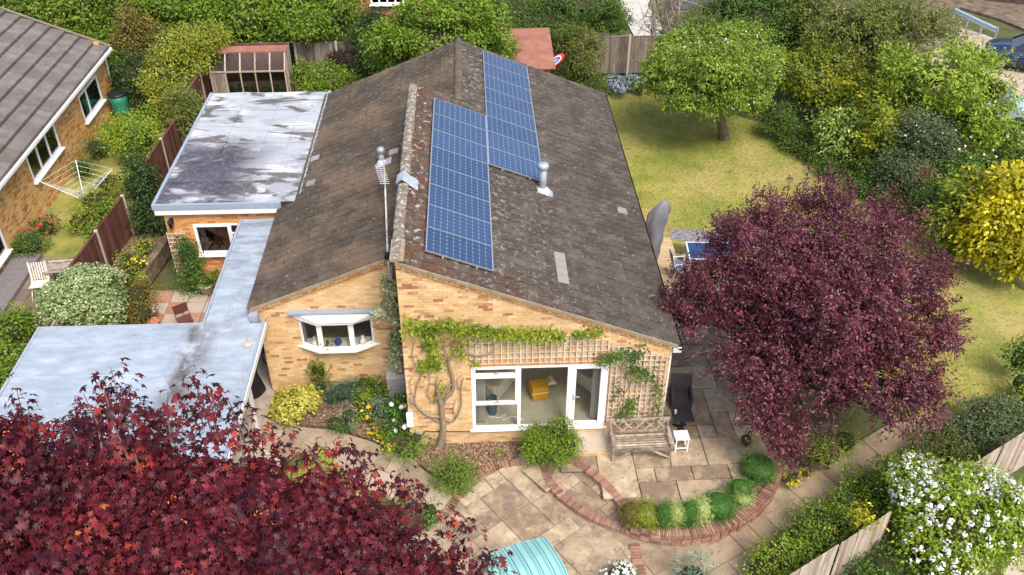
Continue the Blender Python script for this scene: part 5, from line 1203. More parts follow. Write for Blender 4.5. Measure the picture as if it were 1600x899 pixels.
def nt_(x, x2, y0, X=0, Y=0, Z=0):
    e = random.uniform(-.004,.006); a = .012; h = .035
    return [(x2+.035-X,y0+.001-Y,nf(x2+.035)-Z),(x-X,y0+.001-Y,nf(x)+.0-Z),(x-X,y0+.308-Y,nf(x)-Z),(x2+.035-X,y0+.308-Y,nf(x2+.035)-Z),(x2+.035-X,y0+.001-Y,nf(x2+.035)+.012-Z),(x-X,y0+.001-Y,nf(x)+h+.06+e-Z),(x-X,y0+.308-Y,nf(x)+h+.06+e-Z),(x2+.035-X,y0+.308-Y,nf(x2+.035)+.012-Z)]
tm = [MB().hexa(nt_(0,-.52,0,0,0,nf(0)) if False else nt_(NE,NE-.52,0,NE,0,nf(NE))).mesh('roof_tile', nroof) for _ in range(6)]
fulls = [f for f in fulls if f[2] > 8.5]; fulls.sort(key=lambda f: -f[0]+0*f[2])
for i, (x, x2, y0) in enumerate(fulls):
    if i < 260: inst(tm[i % 6], 'roof_tile', nr, (x, y0, nf(x)))
    else: mb.hexa(nt_(x, x2, y0))
o = mb.build('roof_tiles', nroof, nr); o['kind'] = 'stuff'
MB().box(NE,NE+.1,NY0,NY1+.2,nf(NE)-.16,nf(NE)-.06).build('gutter', white, nb).location = (16,-12,0)
mb = MB(); mb.tube([(NE+.06,NY1+.1,2.6),(NX+.1,NY1-.05,2.35),(NX+.08,NY1-.1,1.2)],.04,8); nbp(mb.build('downpipe', white, nb, True))
mb = MB(); mb.hexa([(-23,NY1+.2,nf(-23)-.18),(NE+.05,NY1+.2,nf(NE)-.18),(NE+.05,NY1+.24,nf(NE)-.18),(-23,NY1+.24,nf(-23)-.18),(-23,NY1+.2,nf(-23)+.05),(NE+.05,NY1+.2,nf(NE)+.05),(NE+.05,NY1+.24,nf(NE)+.05),(-23,NY1+.24,nf(-23)+.05)]); nbp(mb.build('verge', verge_m, nb))
wbm = M('green_plastic', [(.02,.16,.10),(.03,.22,.13)], wt=(0,0,1), ns=3, rough=.4)
t = thing('water_butt', 'green plastic water butt with black lid at the corner of the golden brick house', 'water butt', (-12.78,19.0,0))
MB().box(-.3,.3,-.3,.3,0,.12).build('plinth', conc_m, t); MB().lathe((0,0,.12),[(.30,0),(.34,.35),(.36,.7),(.36,.98)],20).build('barrel', wbm, t, True); MB().lathe((0,0,1.1),[(.39,0),(.39,.05),(.28,.09),(.05,.1)],20).build('lid', black_m, t, True)
# rotary dryer
p = G(128, 300, .9); t = thing('rotary_clothes_dryer', 'metal rotary clothes dryer with thin lines standing on the neighbouring strip of lawn', 'clothes dryer', (p[0],p[1],0), rad(20))
MB().tube([(0,0,0),(0,0,1.15)],.022,8).build('pole', metal_g, t); tips = []
for a in (0,90,180,270): q = (1.15*math.cos(rad(a)), 1.15*math.sin(rad(a)), 1.55); tips.append(q); MB().tube([(0,0,.55),q],.014,6).build('arm', white, t)
mb = MB()
for k in range(6):
    f = .35+.13*k
    for i in range(4): a, b = np.array(tips[i]), np.array(tips[(i+1)%4]); c0 = np.array((0,0,.55)); mb.tube([c0+(a-c0)*f, c0+(b-c0)*f], .004, 4)
mb.build('washing_lines', white, t)
# neighbour patio and step
yard = M('stained_paving', [(.16,.12,.09),(.30,.23,.17)], wt=(.5,0,.8), ns=2, rough=.95, bump=.4)
ny = struct(polysheet('neighbour_patio', [(-13.2,3.0),(-9.9,3.0),(-9.8,8.9),(-13.2,8.9)], joint_m, -.02)); flags(ny, yard, lambda c: True, (-13.2,3.0), 0, 6, 10, .57, lambda x, y: .012, seed=21, sizes=((1,1),(1,1),(1,1)))
t = thing('raised_slab', 'dark grey concrete slab step along the golden brick wall', 'step', (-12.95,7.6,0)); MB().box(-.35,.55,-2.4,1.2,0,.16).build('slab', M('dark_concrete',[(.14,.13,.13),(.22,.2,.2)],wt=(0,0,1),rough=.9), t, bevel=.01)
# courtyard tiles
tile_c = M('red_and_buff_courtyard_tile', [(0,(.36,.15,.10)),(.35,(.42,.24,.17)),(.6,(.40,.32,.25)),(1,(.48,.40,.32))], wt=(.9,0,.3), ns=3, rough=.9, bump=.3)
cy_ = struct(polysheet('courtyard', [(-8.9,1.7),(-5.1,1.7),(-5.1,6.8),(-8.3,6.8)], joint_m, -.02)); flags(cy_, tile_c, lambda c: c[1] > 2.6, (-8.75,2.2), rad(0), 6, 8, .56, lambda x, y: .012, seed=6, sizes=((1,1),(1,1),(1,1)))
# ------------------------------------------------------------------ fences
fbrown = M('dark_brown_fence_board', [(.05,.020,.014),(.115,.045,.032),(.17,.085,.065)], wt=(.5,.4,.8), ns=4, rough=.85, stretch=(1,1,.3))
fgrey = M('grey_weathered_fence_board', [(.10,.08,.065),(.21,.17,.14),(.34,.29,.25)], wt=(.4,.5,.9), ns=5, rough=.95, stretch=(3,3,.35), bump=.5, bs=30)
fsilver = M('silvered_fence_board', [(.20,.15,.11),(.38,.31,.25),(.56,.49,.42)], wt=(.5,.5,.9), ns=5, rough=.95, stretch=(4,4,.3), bump=.6, bs=25)
postc = M('concrete_post', [(.42,.37,.30),(.58,.53,.45)], wt=(.3,0,.6), rough=.95)
def fence(label, a, b, h, mat, npan, face=1, bw=.125, post=postc, z0=None, cap=True, grp=None, posts=True, tone_gap=0, ph=.08):
    a = np.array(a, float); b = np.array(b, float); Lf = np.linalg.norm(b-a); ang_ = math.atan2(b[1]-a[1], b[0]-a[0]); z = gz(*a) if z0 is None else z0
    t = thing('fence', label, 'fence', (a[0], a[1], z), ang_, grp); pl = Lf/npan
    for k in range(npan+1):
        if posts: MB().box(k*pl-.05,k*pl+.05,-.05,.05,0,h+ph).build('fence_post', post, t, bevel=.01)
    for k in range(npan):
        x0, x1 = k*pl+.055, (k+1)*pl-.055; n = max(int((x1-x0)/bw), 1); w = (x1-x0)/n; hh = h+random.uniform(-.03,.03)
        for i in range(n):
            e = random.uniform(0,.006); s = face
            MB().hexa([(0,-.006*s,.08),(w*1.05,-.014*s,.08),(w*1.05,-.026*s-e,.08),(0,-.014*s-e,.08),(0,-.006*s,hh),(w*1.05,-.014*s,hh),(w*1.05,-.026*s-e,hh),(0,-.014*s-e,hh)] if s > 0 else
                      [(0,.014+e,.08),(w*1.05,.026+e,.08),(w*1.05,.014,.08),(0,.006,.08),(0,.014+e,hh),(w*1.05,.026+e,hh),(w*1.05,.014,hh),(0,.006,hh)]).build('board', mat, t).location = (x0+i*w, 0, random.uniform(-.008,.008))
        for zr_ in (.3,h*.55,h-.2): MB().box(x0,x1,.0 if face > 0 else -.03,.03 if face > 0 else .0,zr_,zr_+.06).build('arris_rail', mat, t)
        if cap: MB().box(x0,x1,-.035,.04,hh+.001,hh+.03).build('capping', mat, t)
    return t
gF = 'fences round the gardens'
fence('dark brown board fence between the two left gardens, beside the variegated bush', (-9.95,5.3), (-9.58,9.45), 1.8, fbrown, 2, 1, grp=gF)
fence('dark brown board fence beside the stained flat roof, above the hedge', (-9.5,11.6), (-9.3,15.3), 1.8, fbrown, 2, 1, grp=gF)
fence('short dark brown fence left of the lean-to greenhouse behind the yellow-green shrub', (-9.5,17.4), (-9.3,21.4), 1.8, fbrown, 2, 1, grp=gF)
fence('grey board fence under the bright ivy hedge at the back', (-6.0,22.6), (3.0,22.75), 1.75, fgrey, 5, 1, grp=gF)
fence('grey-brown board fence with concrete posts along the back of the lawn', (3.3,22.72), (12.6,22.8), 1.8, fgrey, 5, 1, grp=gF)
fence('low wooden edge fence along the left side of the garage roof', (-9.45,-1.5), (-9.35,2.9), 2.2, teak, 3, 1, grp=gF, posts=False)
fA = G(1222,905,1.5); fB = G(1395,795,1.5); fence('silvery weathered board fence at the bottom right, nearer the camera', fA[:2], fB[:2], 1.72, fsilver, 2, 1, bw=.075, z0=-.25, grp=gF, posts=False, cap=False)
fA = G(1490,742,1.5); fB = G(1640,648,1.5); fence('silvery weathered board fence behind the white-flowering bush at the right edge', fA[:2], fB[:2], 1.72, fsilver, 2, 1, bw=.075, z0=-.25, grp=gF, posts=False, cap=False)
# low courtyard wall
cwm = M('mossy_garden_wall', [(.13,.10,.06),(.28,.21,.14),(.38,.30,.2)], wt=(.4,0,1), ns=4, rough=1, bump=.8)
t = thing('low_garden_wall', 'low mossy brick wall holding the raised bed beside the courtyard', 'wall', (-8.55,6.9,0))
MB().hexa([(-.35,-1.6,0),(-.15,-1.6,0),(.45,2.9,0),(.25,2.9,0),(-.35,-1.6,.52),(-.15,-1.6,.52),(.45,2.9,.52),(.25,2.9,.52)]).build('wall_body', cwm, t)
for k in range(19): u = (k+.5)/19; MB().box(-.12,.12,-.11,.11,.0,.06).build('coping_brick', cwm, t, bevel=.008).location = (-.25+.6*u, -1.6+4.5*u, .522)
struct(MB().hexa([(-9.8,5.0,0),(-8.95,5.0,0),(-8.3,9.8,0),(-9.6,9.8,0),(-9.8,5.0,.42),(-8.95,5.0,.42),(-8.3,9.8,.42),(-9.6,9.8,.42)]).build('raised_bed', soil_m))

# ------------------------------------------------------------------ lean-to greenhouse
gw = M('bleached_timber', [(.28,.21,.16),(.50,.42,.34)], wt=(.5,.4,.6), ns=6, rough=.9)
redfelt = M('red_roofing_felt', [(.20,.085,.06),(.33,.155,.115)], wt=(0,0,1), ns=2.5, rough=.95, bump=.5)
gh = thing('lean_to_greenhouse', 'old timber greenhouse with red felt roof strip and glass front behind the flat roof', 'greenhouse', (-7.5,20.3,0), rad(1))
Wg = 1.52; zf0, zm, zb = 0, 1.75, 2.35
def fr(a, b, w=.055): return MB().bar(a, b, w).build('timber', gw, gh)
for k in range(6):
    x = -Wg+2*Wg*k/5; fr((x,-.7,0),(x,-.7,zm)); fr((x,-.7,zm),(x,-.15,zb))
for a, b in (((-Wg,-.72,zm),(Wg,-.72,zm)),((-Wg,-.72,.05),(Wg,-.72,.05)),((-Wg,-.15,zb),(Wg,-.15,zb)),((Wg,-.7,0),(Wg,.9,0)),((Wg,-.7,zm*.5),(Wg,.9,zm*.5)),((Wg,-.1,0),(Wg,-.1,zb)),((Wg,.9,0),(Wg,.9,zb)),((-Wg,-.7,.0),(-Wg,.9,0))): fr(a, b)
for k in range(5):
    a = -Wg+2*Wg*k/5+.03; b = -Wg+2*Wg*(k+1)/5-.03
    if k: MB().box(a,b,-.705,-.695,.06,zm-.03).build('pane', glass_d, gh)
    else:
        for q in range(4): MB().box(a+(b-a)*q/4,a+(b-a)*(q+.94)/4,-.71,-.69,.06,zm-.03).build('board', fgrey, gh)
    MB().hexa([(a,-.7,zm-.01),(b,-.7,zm-.01),(b,-.15,zb-.01),(a,-.15,zb-.01),(a,-.7,zm+.002),(b,-.7,zm+.002),(b,-.15,zb+.002),(a,-.15,zb+.002)]).build('roof_pane', glass_m, gh)
MB().hexa([(-Wg-.05,-.2,zb-.0),(Wg+.08,-.2,zb),(Wg+.08,.25,zb+.08),(-Wg-.05,.25,zb+.08),(-Wg-.05,-.2,zb+.05),(Wg+.08,-.2,zb+.05),(Wg+.08,.25,zb+.13),(-Wg-.05,.25,zb+.13)]).build('roof', redfelt, gh)
MB().box(-Wg,Wg,.85,.9,0,zb).build('back_wall', fbrown, gh)
for k in range(12): MB().box(Wg-.02,Wg+.0,-.66+.125*k,-.56+.125*k,.05,1.75+min(.5,max(0,(.05+.125*k)*1.0))).build('board', gw, gh)
MB().box(-Wg+.05,Wg-.05,-.3,.7,.68,.72).build('bench_top', gw, gh)
t0 = [(.55,.5,.42),(.18,.25,.35),(.45,.1,.08),(.3,.32,.3),(.5,.35,.2),(.1,.25,.2)]
for k in range(9):
    c = t0[k % 6]; h = .12+.16*random.random(); x = -1.1+.27*k+random.uniform(-.05,.05); tt = thing('plant_pot', f"{['cream','blue','red','grey','terracotta','green'][k%6]} pot on the greenhouse bench, {ords[k] if k<7 else ['eighth','last'][k-7]} from the left", 'pot', (-7.5+x,20.0+random.uniform(-.15,.3),.72), 0, 'pots on the greenhouse bench')
    MB().lathe((0,0,0),[(.07,0),(.1,h),(.08,h),(.06,.03)],10).build('pot', M('pot_glaze',[c],wt=(0,0,0),rough=.6), tt)
for k, x in enumerate((-.45,.95)):
    t = thing('garden_chair', ['white-rimmed chair stored in the middle of the greenhouse','white-rimmed chair stored at the right end of the greenhouse'][k], 'chair', (-7.5+x,19.8,0)); MB().tube([(-.22,0,.3),(-.2,.02,.85),(-.1,.03,.95),(.1,.03,.95),(.2,.02,.85),(.22,0,.3)],.025,6).build('back_frame', white, t); MB().box(-.2,.2,0,.02,.4,.9).build('backrest', sling, t); MB().box(-.22,.22,-.4,0,.36,.40).build('seat', sling, t)
    for sx in (-.2,.2): MB().bar((sx,-.38,0),(sx,-.38,.36),.025).build('leg', white, t); MB().bar((sx,0,0),(sx,0,.36),.025).build('leg', white, t)

# ------------------------------------------------------------------ shed, toy disc, distant window, path, road, car
sh = thing('garden_shed', 'orange-brown timber shed with red felt roof behind the house ridge', 'shed', (3.9,20.6,0), rad(3)); shm = M('orange_shed_board', [(.35,.14,.05),(.48,.22,.09)], wt=(.5,.5,.3), rough=.8)
for k in range(15): MB().box(-1.1,1.1,-1.1,-1.08,.05+.13*k,.17+.13*k).build('board', shm, sh); MB().box(1.08,1.1,-1.08,1.0,.05+.13*k,.17+.13*k).build('board', shm, sh)
MB().box(-1.08,1.07,-1.07,1.0,.02,1.95).build('inner_wall', dark_in, sh)
MB().hexa([(-1.3,-1.3,1.9),(1.25,-1.3,1.9),(1.25,1.1,2.35),(-1.3,1.1,2.35),(-1.3,-1.3,1.95),(1.25,-1.3,1.95),(1.25,1.1,2.40),(-1.3,1.1,2.40)]).build('roof', redfelt, sh)
MB().box(-.05,-.02,-1.28,1.08,1.96,2.0).build('felt_seam', redfelt, sh).rotation_euler = (0,0,0)
sh.children[-1].location = (0,0,.0); sh.children[-1].rotation_euler = (math.atan(.45/2.4),0,0); sh.children[-1].location = (0,.0,.24)
p = G(869, 95, 1.9); t = thing('bodyboard', 'red and white bodyboard with a blue oval leaning at the shed corner', 'bodyboard', tuple(p), 0)
t.rotation_euler = (rad(-45), rad(-40), 0)
def ell(a, b, y0, y1, mat, nm, n=24): MB().ext([(a*math.cos(2*math.pi*i/n), y0, b*math.sin(2*math.pi*i/n)) for i in range(n)], (0, y1-y0, 0)).build(nm, mat, t)
ell(.42,.19,-.03,.03,M('red_foam',[(.65,.04,.02)],wt=(0,0,0),rough=.4),'board'); ell(.29,.14,-.036,-.031,white,'white_panel'); ell(.23,.10,-.041,-.037,M('blue_print',[(.03,.12,.45)],wt=(0,0,0),rough=.4),'blue_oval'); ell(.12,.04,-.045,-.042,M('pale_blue_print',[(.3,.5,.75)],wt=(0,0,0),rough=.4),'pale_oval')
fw = thing('far_house', 'red brick house with a white window seen through the hedge at the top edge', 'house', (-2,25.5,0))
fh = [(-.82,.72,2.45,3.6)]
for k in fh: pass
backing('wall', fw, mortar_g, (0,0,0), (1,0,0), (0,-1,0), -4, 4.2, 0, 5.2, fh); bw2 = brickwork(fw, M('red_brick',[(0,(.25,.08,.05)),(.5,(.40,.15,.09)),(1,(.5,.24,.16))],wt=(.9,0,.2),rough=.9), (0,0,0), (1,0,0), (0,-1,0), -4, 4.2, 1, 5.2, fh)
window(fw, (-.82,-.02,2.45), 0, 1.54, 1.15, vbars=(.4,.77,1.14), fr=.08, sill=.15, pane_mat=glass_d); mb = MB()
for k in range(22): mb2 = MB().box(-.9+.075*k,-.9+.075*k+.066,-.06,-.0,2.22,2.32).build('sill_brick', brick_red, fw)
MB().box(-4,4.2,.3,5,0,5).build('inner_wall', dark_in, fw)
MB().hexa([(-4.3,-.5,5.1),(4.5,-.5,5.1),(4.5,5.5,7),(-4.3,5.5,7),(-4.3,-.5,5.3),(4.5,-.5,5.3),(4.5,5.5,7.2),(-4.3,5.5,7.2)]).build('roof', tile_m, fw)
# paths and road beyond the back fence
pale = M('pale_far_path', [(.38,.35,.31),(.55,.52,.47)], wt=(0,0,1), ns=1.5, rough=.95)
struct(polysheet('far_path', gp([(962,0),(985,-20),(1020,-20),(1012,10),(1040,50),(1045,85),(1010,85),(990,55)]), pale, .0))
road_m = M('asphalt', [(.045,.047,.055),(.085,.087,.095)], wt=(0,0,1), ns=2, rough=.9, bump=.3)
struct(polysheet('far_road', gp([(1045,-12),(1130,-14),(1130,12),(1050,14)]), road_m, .0))
drive = M('pinkish_gravel_drive', [(.34,.25,.19),(.52,.42,.35)], wt=(0,0,1.2), ns=2, rough=1, bump=.5)
struct(polysheet('driveway', gp([(1440,60),(1490,40),(1540,55),(1760,150),(1760,330),(1600,290),(1480,160),(1400,90)]), drive, .0))
struct(polysheet('road_bank', gp([(1430,20),(1470,-30),(1700,-60),(1900,80),(1760,110),(1560,30),(1500,12)]), M('dry_bank',[(.08,.06,.04),(.22,.17,.12)],wt=(0,0,1.4),ns=2,rough=1,bump=.6), .03))
bk = thing('retaining_wall', 'dark brick retaining wall at the top right corner beyond the drive', 'wall', (31,31.5,0), rad(-22)); MB().box(-5,9,0,.5,0,1.1).build('wall_body', M('dark_wall',[(.05,.04,.035),(.12,.09,.07)],wt=(0,0,1.3),ns=3,rough=1,bump=.5), bk)
MB().box(-5,9,-.05,.55,1.101,1.16).build('coping', conc_m, bk)
a = G(1492,17,.6); b = G(1550,44,.6); t = thing('guard_rail', 'pale metal guard rail beside the dark blue car', 'guard rail', (a[0],a[1],0), math.atan2(b[1]-a[1], b[0]-a[0])); Lg = np.linalg.norm((b-a)[:2])+.3
MB().add([(0,0,.45),(Lg,0,.45),(Lg,-.05,.52),(0,-.05,.52),(0,-.01,.6),(Lg,-.01,.6),(0,-.05,.68),(Lg,-.05,.68),(0,0,.75),(Lg,0,.75)], [(0,1,2,3),(3,2,5,4),(4,5,7,6),(6,7,9,8)]).build('rail', M('pale_blue_steel',[(.45,.55,.62)],wt=(0,0,0),rough=.35), t)
for k in range(4): MB().box(Lg*k/3-.04,Lg*k/3+.04,.01,.07,0,.72).build('post', metal_g, t)
# dark blue estate car, partly in frame
def car(loc, rz):
    t = thing('parked_car', 'dark blue car parked on the drive at the top right corner', 'car', loc, rz); body = M('dark_blue_car_paint', [(.010,.026,.085)], wt=(0,0,0), rough=.18, spec=.7)
    sec = [(-2.2,.45,.62,.70),(-2.15,.35,.95,.80),(-1.95,.28,1.02,.86),(-1.0,.25,1.0,.90),(0,.25,.99,.90),(1.0,.25,.97,.90),(1.6,.28,.90,.88),(2.05,.32,.78,.82),(2.2,.42,.62,.66)]
    mb = MB(); v = []
    for x, z0, z1, w in sec: v += [(x,-w,z0),(x,-w*1.03,(z0+z1)*.55),(x,-w*.95,z1),(x,0,z1+.02),(x,w*.95,z1),(x,w*1.03,(z0+z1)*.55),(x,w,z0)]
    n = 7; f = [(i*n+j,(i+1)*n+j,(i+1)*n+(j+1)%n,i*n+(j+1)%n) for i in range(len(sec)-1) for j in range(n)]+[tuple(range(n)),tuple(range((len(sec)-1)*n+n-1,(len(sec)-1)*n-1,-1))]
    mb.add(v, f); mb.build('body', body, t, True)
    cab = [(-2.1,.98,.80,.02),(-1.75,1.50,.66,.03),(-1.2,1.56,.66,.03),(.1,1.55,.66,.03),(.5,1.45,.66,.02),(1.15,.97,.80,0)]
    mb = MB(); v = []
    for x, z1, w, _ in cab: v += [(x,-.86,.96),(x,-w,z1),(x,w,z1),(x,.86,.96)]
    f = [(i*4+j,(i+1)*4+j,(i+1)*4+j+1,i*4+j+1) for i in range(5) for j in (0,2)]; mb.add(v, f+[(0,1,2,3),(0*4+1,1*4+1,1*4+2,0*4+2),(4*4+1,5*4+1,5*4+2,4*4+2),(23,22,21,20)]); mb.build('windows', M('dark_car_glass',[(.01,.012,.015)],wt=(0,0,0),rough=.08,spec=.8), t, False)
    mb = MB(); mb.box(-1.78,.48,-.66,.66,1.50,1.59); mb.build('roof', body, t, bevel=.03)
    for s in (-1,1):
        MB().bar((-1.6,s*.6,1.62),(.3,s*.6,1.62),.035).build('roof_rail', metal_g, t)
        for a, b in (((-2.1,s*.84,1.0),(-1.72,s*.67,1.52)),((-1.0,s*.85,.98),(-.98,s*.66,1.54)),((.0,s*.85,.98),(.0,s*.66,1.54)),((1.15,s*.82,.98),(.48,s*.66,1.48))): MB().bar(a, b, .06).build('pillar', body, t)
        MB().box(-2.2,-2.0,s*.60-.14,s*.60+.14,.72,1.05).build('tail_light', M('red_lamp',[(.55,.01,.01)],wt=(0,0,0),rough=.2), t, bevel=.03)
        for x in (-1.4,1.4):
            w = MB().tube([(x,s*.72,.33),(x,s*.93,.33)],.33,20).build('wheel', black_m, t, True); MB().tube([(x,s*.925,.33),(x,s*.94,.33)],.2,14).build('rim', metal_g, w)
    MB().tube([(-1.5,0,1.59),(-1.62,0,1.68)],.02,5).build('aerial_fin', black_m, t)
    return t
p = g(1600, 112); car((p[0]+.55,p[1]+.35,0), rad(152))
p = g(1490, 195); 
t = thing('hidden_car', 'pale blue car glass glimpsed through the lime green tree on the drive', 'car', (p[0]+1.6,p[1]+.6,0), rad(-30)); MB().hexa([(-1.9,-.8,.4),(1.9,-.8,.4),(1.9,.8,.4),(-1.9,.8,.4),(-1.9,-.8,.95),(1.9,-.8,.95),(1.9,.8,.95),(-1.9,.8,.95)]).build('body', M('silver_blue_paint',[(.35,.45,.52)],wt=(0,0,0),rough=.25), t, bevel=.12)
MB().hexa([(-1.6,-.75,.95),(.9,-.75,.95),(.9,.75,.95),(-1.6,.75,.95),(-1.2,-.62,1.4),(.3,-.62,1.4),(.3,.62,1.4),(-1.2,.62,1.4)]).build('windows', M('blue_tinted_glass',[(.08,.14,.2)],wt=(0,0,0),rough=.08,spec=.8), t, bevel=.08)
for sx in (-1.25,1.25):
    for sy in (-.78,.78): MB().tube([(sx,sy-.1,.32),(sx,sy+.1,.32)],.32,16).build('wheel', black_m, t)
# planter box at right edge
t = thing('stone_trough', 'small pale square planter box below the right-hand fence', 'planter', tuple(g(1568,772)), rad(20))
for a in ((-.35,.35,-.28,-.22),(-.35,.35,.22,.28),(-.35,-.29,-.22,.22),(.29,.35,-.22,.22)): MB().box(*a,0,.25).build('side', teak, t)
MB().box(-.28,.28,-.21,.21,0,.18).build('soil', soil_m, t)
struct(polysheet('side_path', gp([(1560,780),(1600,760),(1700,760),(1700,899),(1570,930)]), drive, .03))
# pots in the courtyard
terr = M('terracotta', [(.42,.15,.07),(.55,.24,.13)], wt=(0,0,1), rough=.9)
def pot(px, py, r, h, mat, label):
    q = g(px, py); t = thing('plant_pot', label, 'pot', (q[0],q[1],.015)); MB().lathe((0,0,0),[(r*.7,0),(r,h*.85),(r*1.08,h*.86),(r*1.08,h),(r*.9,h),(r*.85,h*.8),(.02,h*.78)],16).build('pot', mat, t, True); return q
pot(325,458,.22,.34,M('white_stone_pot',[(.5,.47,.42),(.65,.62,.58)],wt=(0,0,1),rough=.8),'white stone pot with a green plant at the foot of the extension wall')
pot(239,498,.20,.36,M('pink_stone_pot',[(.42,.33,.28),(.55,.45,.38)],wt=(0,0,1),rough=.8),'pale pink pot beside the olive shrub in the courtyard')
pot(243,514,.17,.30,terr,'terracotta pot just above the garage roof edge')
# ------------------------------------------------------------------ plants
def F(name, cols, trans=.32, rough=.5, w=.25, spec=.3, gain=1.6): return M(name, [(p, tuple(min(.85, q*gain) for q in c)) for p, c in cols], wt=(.95,0,w), ns=1.1, rough=rough, trans=trans, spec=spec)
lime = F('lime_green_leaf', [(0,(.05,.08,.010)),(.4,(.13,.19,.016)),(.75,(.235,.30,.028)),(1,(.37,.41,.07))])
bright = F('bright_green_leaf', [(0,(.026,.050,.006)),(.45,(.088,.145,.012)),(1,(.22,.295,.03))])
laurel = F('laurel_leaf', [(0,(.022,.042,.006)),(.5,(.078,.125,.012)),(1,(.21,.26,.03))], rough=.35)
mid = F('mid_green_foliage', [(0,(.018,.04,.008)),(.5,(.055,.10,.016)),(1,(.12,.19,.03))])
dark = F('dark_green_foliage', [(0,(.010,.022,.008)),(.5,(.028,.055,.014)),(1,(.07,.12,.025))], rough=.45)
olive = F('olive_foliage', [(0,(.03,.04,.010)),(.5,(.10,.12,.022)),(1,(.20,.21,.05))])
bronze = F('bronze_green_foliage', [(0,(.035,.030,.008)),(.5,(.12,.10,.02)),(1,(.24,.18,.04))])
ygreen = F('yellow_green_foliage', [(0,(.055,.075,.010)),(.45,(.15,.175,.018)),(.8,(.27,.27,.03)),(1,(.40,.38,.08))])
gold = F('golden_conifer', [(0,(.08,.09,.008)),(.4,(.26,.25,.012)),(.8,(.58,.48,.018)),(1,(.75,.62,.04))], gain=1.3)
goldc = F('gold_green_conifer', [(0,(.035,.055,.010)),(.45,(.11,.145,.016)),(.8,(.24,.26,.022)),(1,(.42,.38,.03))])
plum = F('purple_plum_leaf', [(0,(.018,.006,.010)),(.4,(.060,.014,.022)),(.75,(.13,.030,.042)),(1,(.24,.085,.09))], trans=.25, rough=.4, spec=.5, gain=1.7)
plum2 = F('purple_berberis', [(0,(.015,.006,.012)),(.6,(.05,.014,.03)),(1,(.11,.04,.06))])
maple_m = F('red_maple_leaf', [(0,(.016,.005,.010)),(.4,(.050,.008,.014)),(.72,(.115,.013,.018)),(.92,(.22,.030,.020)),(1,(.36,.10,.03))], trans=.22, rough=.45, spec=.22, w=.3, gain=1.5)
vari = F('variegated_pale_leaf', [(0,(.09,.14,.05)),(.4,(.20,.27,.10)),(.75,(.42,.47,.24)),(1,(.62,.63,.38))], trans=.15, gain=1.1)
euon = F('yellow_variegated_leaf', [(0,(.10,.13,.02)),(.45,(.38,.36,.05)),(1,(.68,.62,.18))], trans=.15, gain=1.1)
silver = F('silver_green_foliage', [(0,(.05,.08,.05)),(.6,(.13,.18,.12)),(1,(.25,.31,.22))], trans=.1)
teal_g = F('blue_green_foliage', [(0,(.012,.045,.030)),(.6,(.035,.10,.065)),(1,(.09,.18,.12))], trans=.1)
lav = F('clipped_green_foliage', [(0,(.015,.045,.008)),(.6,(.05,.125,.015)),(1,(.13,.23,.03))], trans=.15)
santo = F('pale_clipped_foliage', [(0,(.10,.14,.04)),(.5,(.24,.29,.09)),(1,(.42,.46,.18))], trans=.15)
grassy = F('strappy_green_leaf', [(0,(.03,.06,.010)),(.6,(.11,.19,.02)),(1,(.24,.33,.05))])
bark = M('grey_brown_bark', [(.14,.11,.085),(.36,.31,.26)], wt=(.3,0,1), ns=7, rough=.95, bump=.8, bs=25)
bark_p = M('dark_bark', [(.06,.04,.035),(.17,.13,.11)], wt=(.3,0,1), ns=7, rough=.9)
bark_d = M('dead_grey_wood', [(.24,.19,.15),(.46,.40,.34)], wt=(.5,0,.8), ns=5, rough=.95)
petal = M('white_petal', [(.75,.75,.70),(.85,.85,.82)], wt=(1,0,0), rough=.6, trans=.2)
petal_o = M('orange_petal', [(.75,.30,.02),(.8,.45,.03)], wt=(1,0,0), rough=.6)
petal_y = M('yellow_petal', [(.7,.50,.02),(.8,.65,.05)], wt=(1,0,0), rough=.6)
petal_r = M('crimson_petal', [(.35,.02,.04),(.5,.06,.08)], wt=(1,0,0), rough=.6)
petal_b = M('blue_petal', [(.20,.24,.38),(.42,.47,.60)], wt=(1,0,0), rough=.6)
def flowers(root, bl, n, size, mat, name='flower_heads', m=5, top=True, shape='round', spread=None, face=False, seed=None):
    """heads of petals on the crown surface"""
    B = np.array(root.location); C_, A_, N_ = [], [], []
    for _ in range(n):
        c, r = bl[rng.integers(len(bl))]; d = unit(rng.normal(size=3)+np.array([0,-.5,.7])); d[2] = abs(d[2]); p = np.array(c)+d*np.array(r)*rng.uniform(.98,1.08)
        for k in range(m):
            q = unit(rng.normal(size=3)); C_.append(p+q*(spread or size*.5)); N_.append(unit(d+q*.6)); A_.append(unit(np.cross(d+q, rng.normal(size=3))))
    c = np.array(C_); o = bpy.data.objects.new(name, leaf_mesh(name, c-B, np.array(A_), np.array(N_), size*rng.uniform(.7,1.2,len(c)), rng.random(len(c)), shape, mat)); COL.objects.link(o); o.parent = root
    o['kind'] = 'stuff'; return o
def BL(bs): return [blob(*b) for b in bs]

# --- foreground red maple
mb_ = BL([(130,930,620,360,7.7,.9),(330,910,440,320,8.0,.9),(510,930,320,220,7.5,.9),(650,930,190,140,7.2,.9),(30,835,280,210,8.2),(15,710,90,100,8.9),(190,745,110,100,8.8),(290,790,190,130,8.7),(420,830,170,120,8.3),(390,760,80,70,8.6),(550,842,110,80,8.0)])
mt = plant('maple_tree', 'large red-leaved maple filling the bottom left corner in front of the garage', 'tree', maple_m, mb_, per_m2=310, size=.135, shape='maple', m=18, spread=.155, amp=.24, depth_=.5, corek=0, brk=6, whorl=1, limbn=60, r0=.16, basept=(-4.9,-9.0,-.3), limbmat=bark, top=(-4.6,-9.0,4.6))
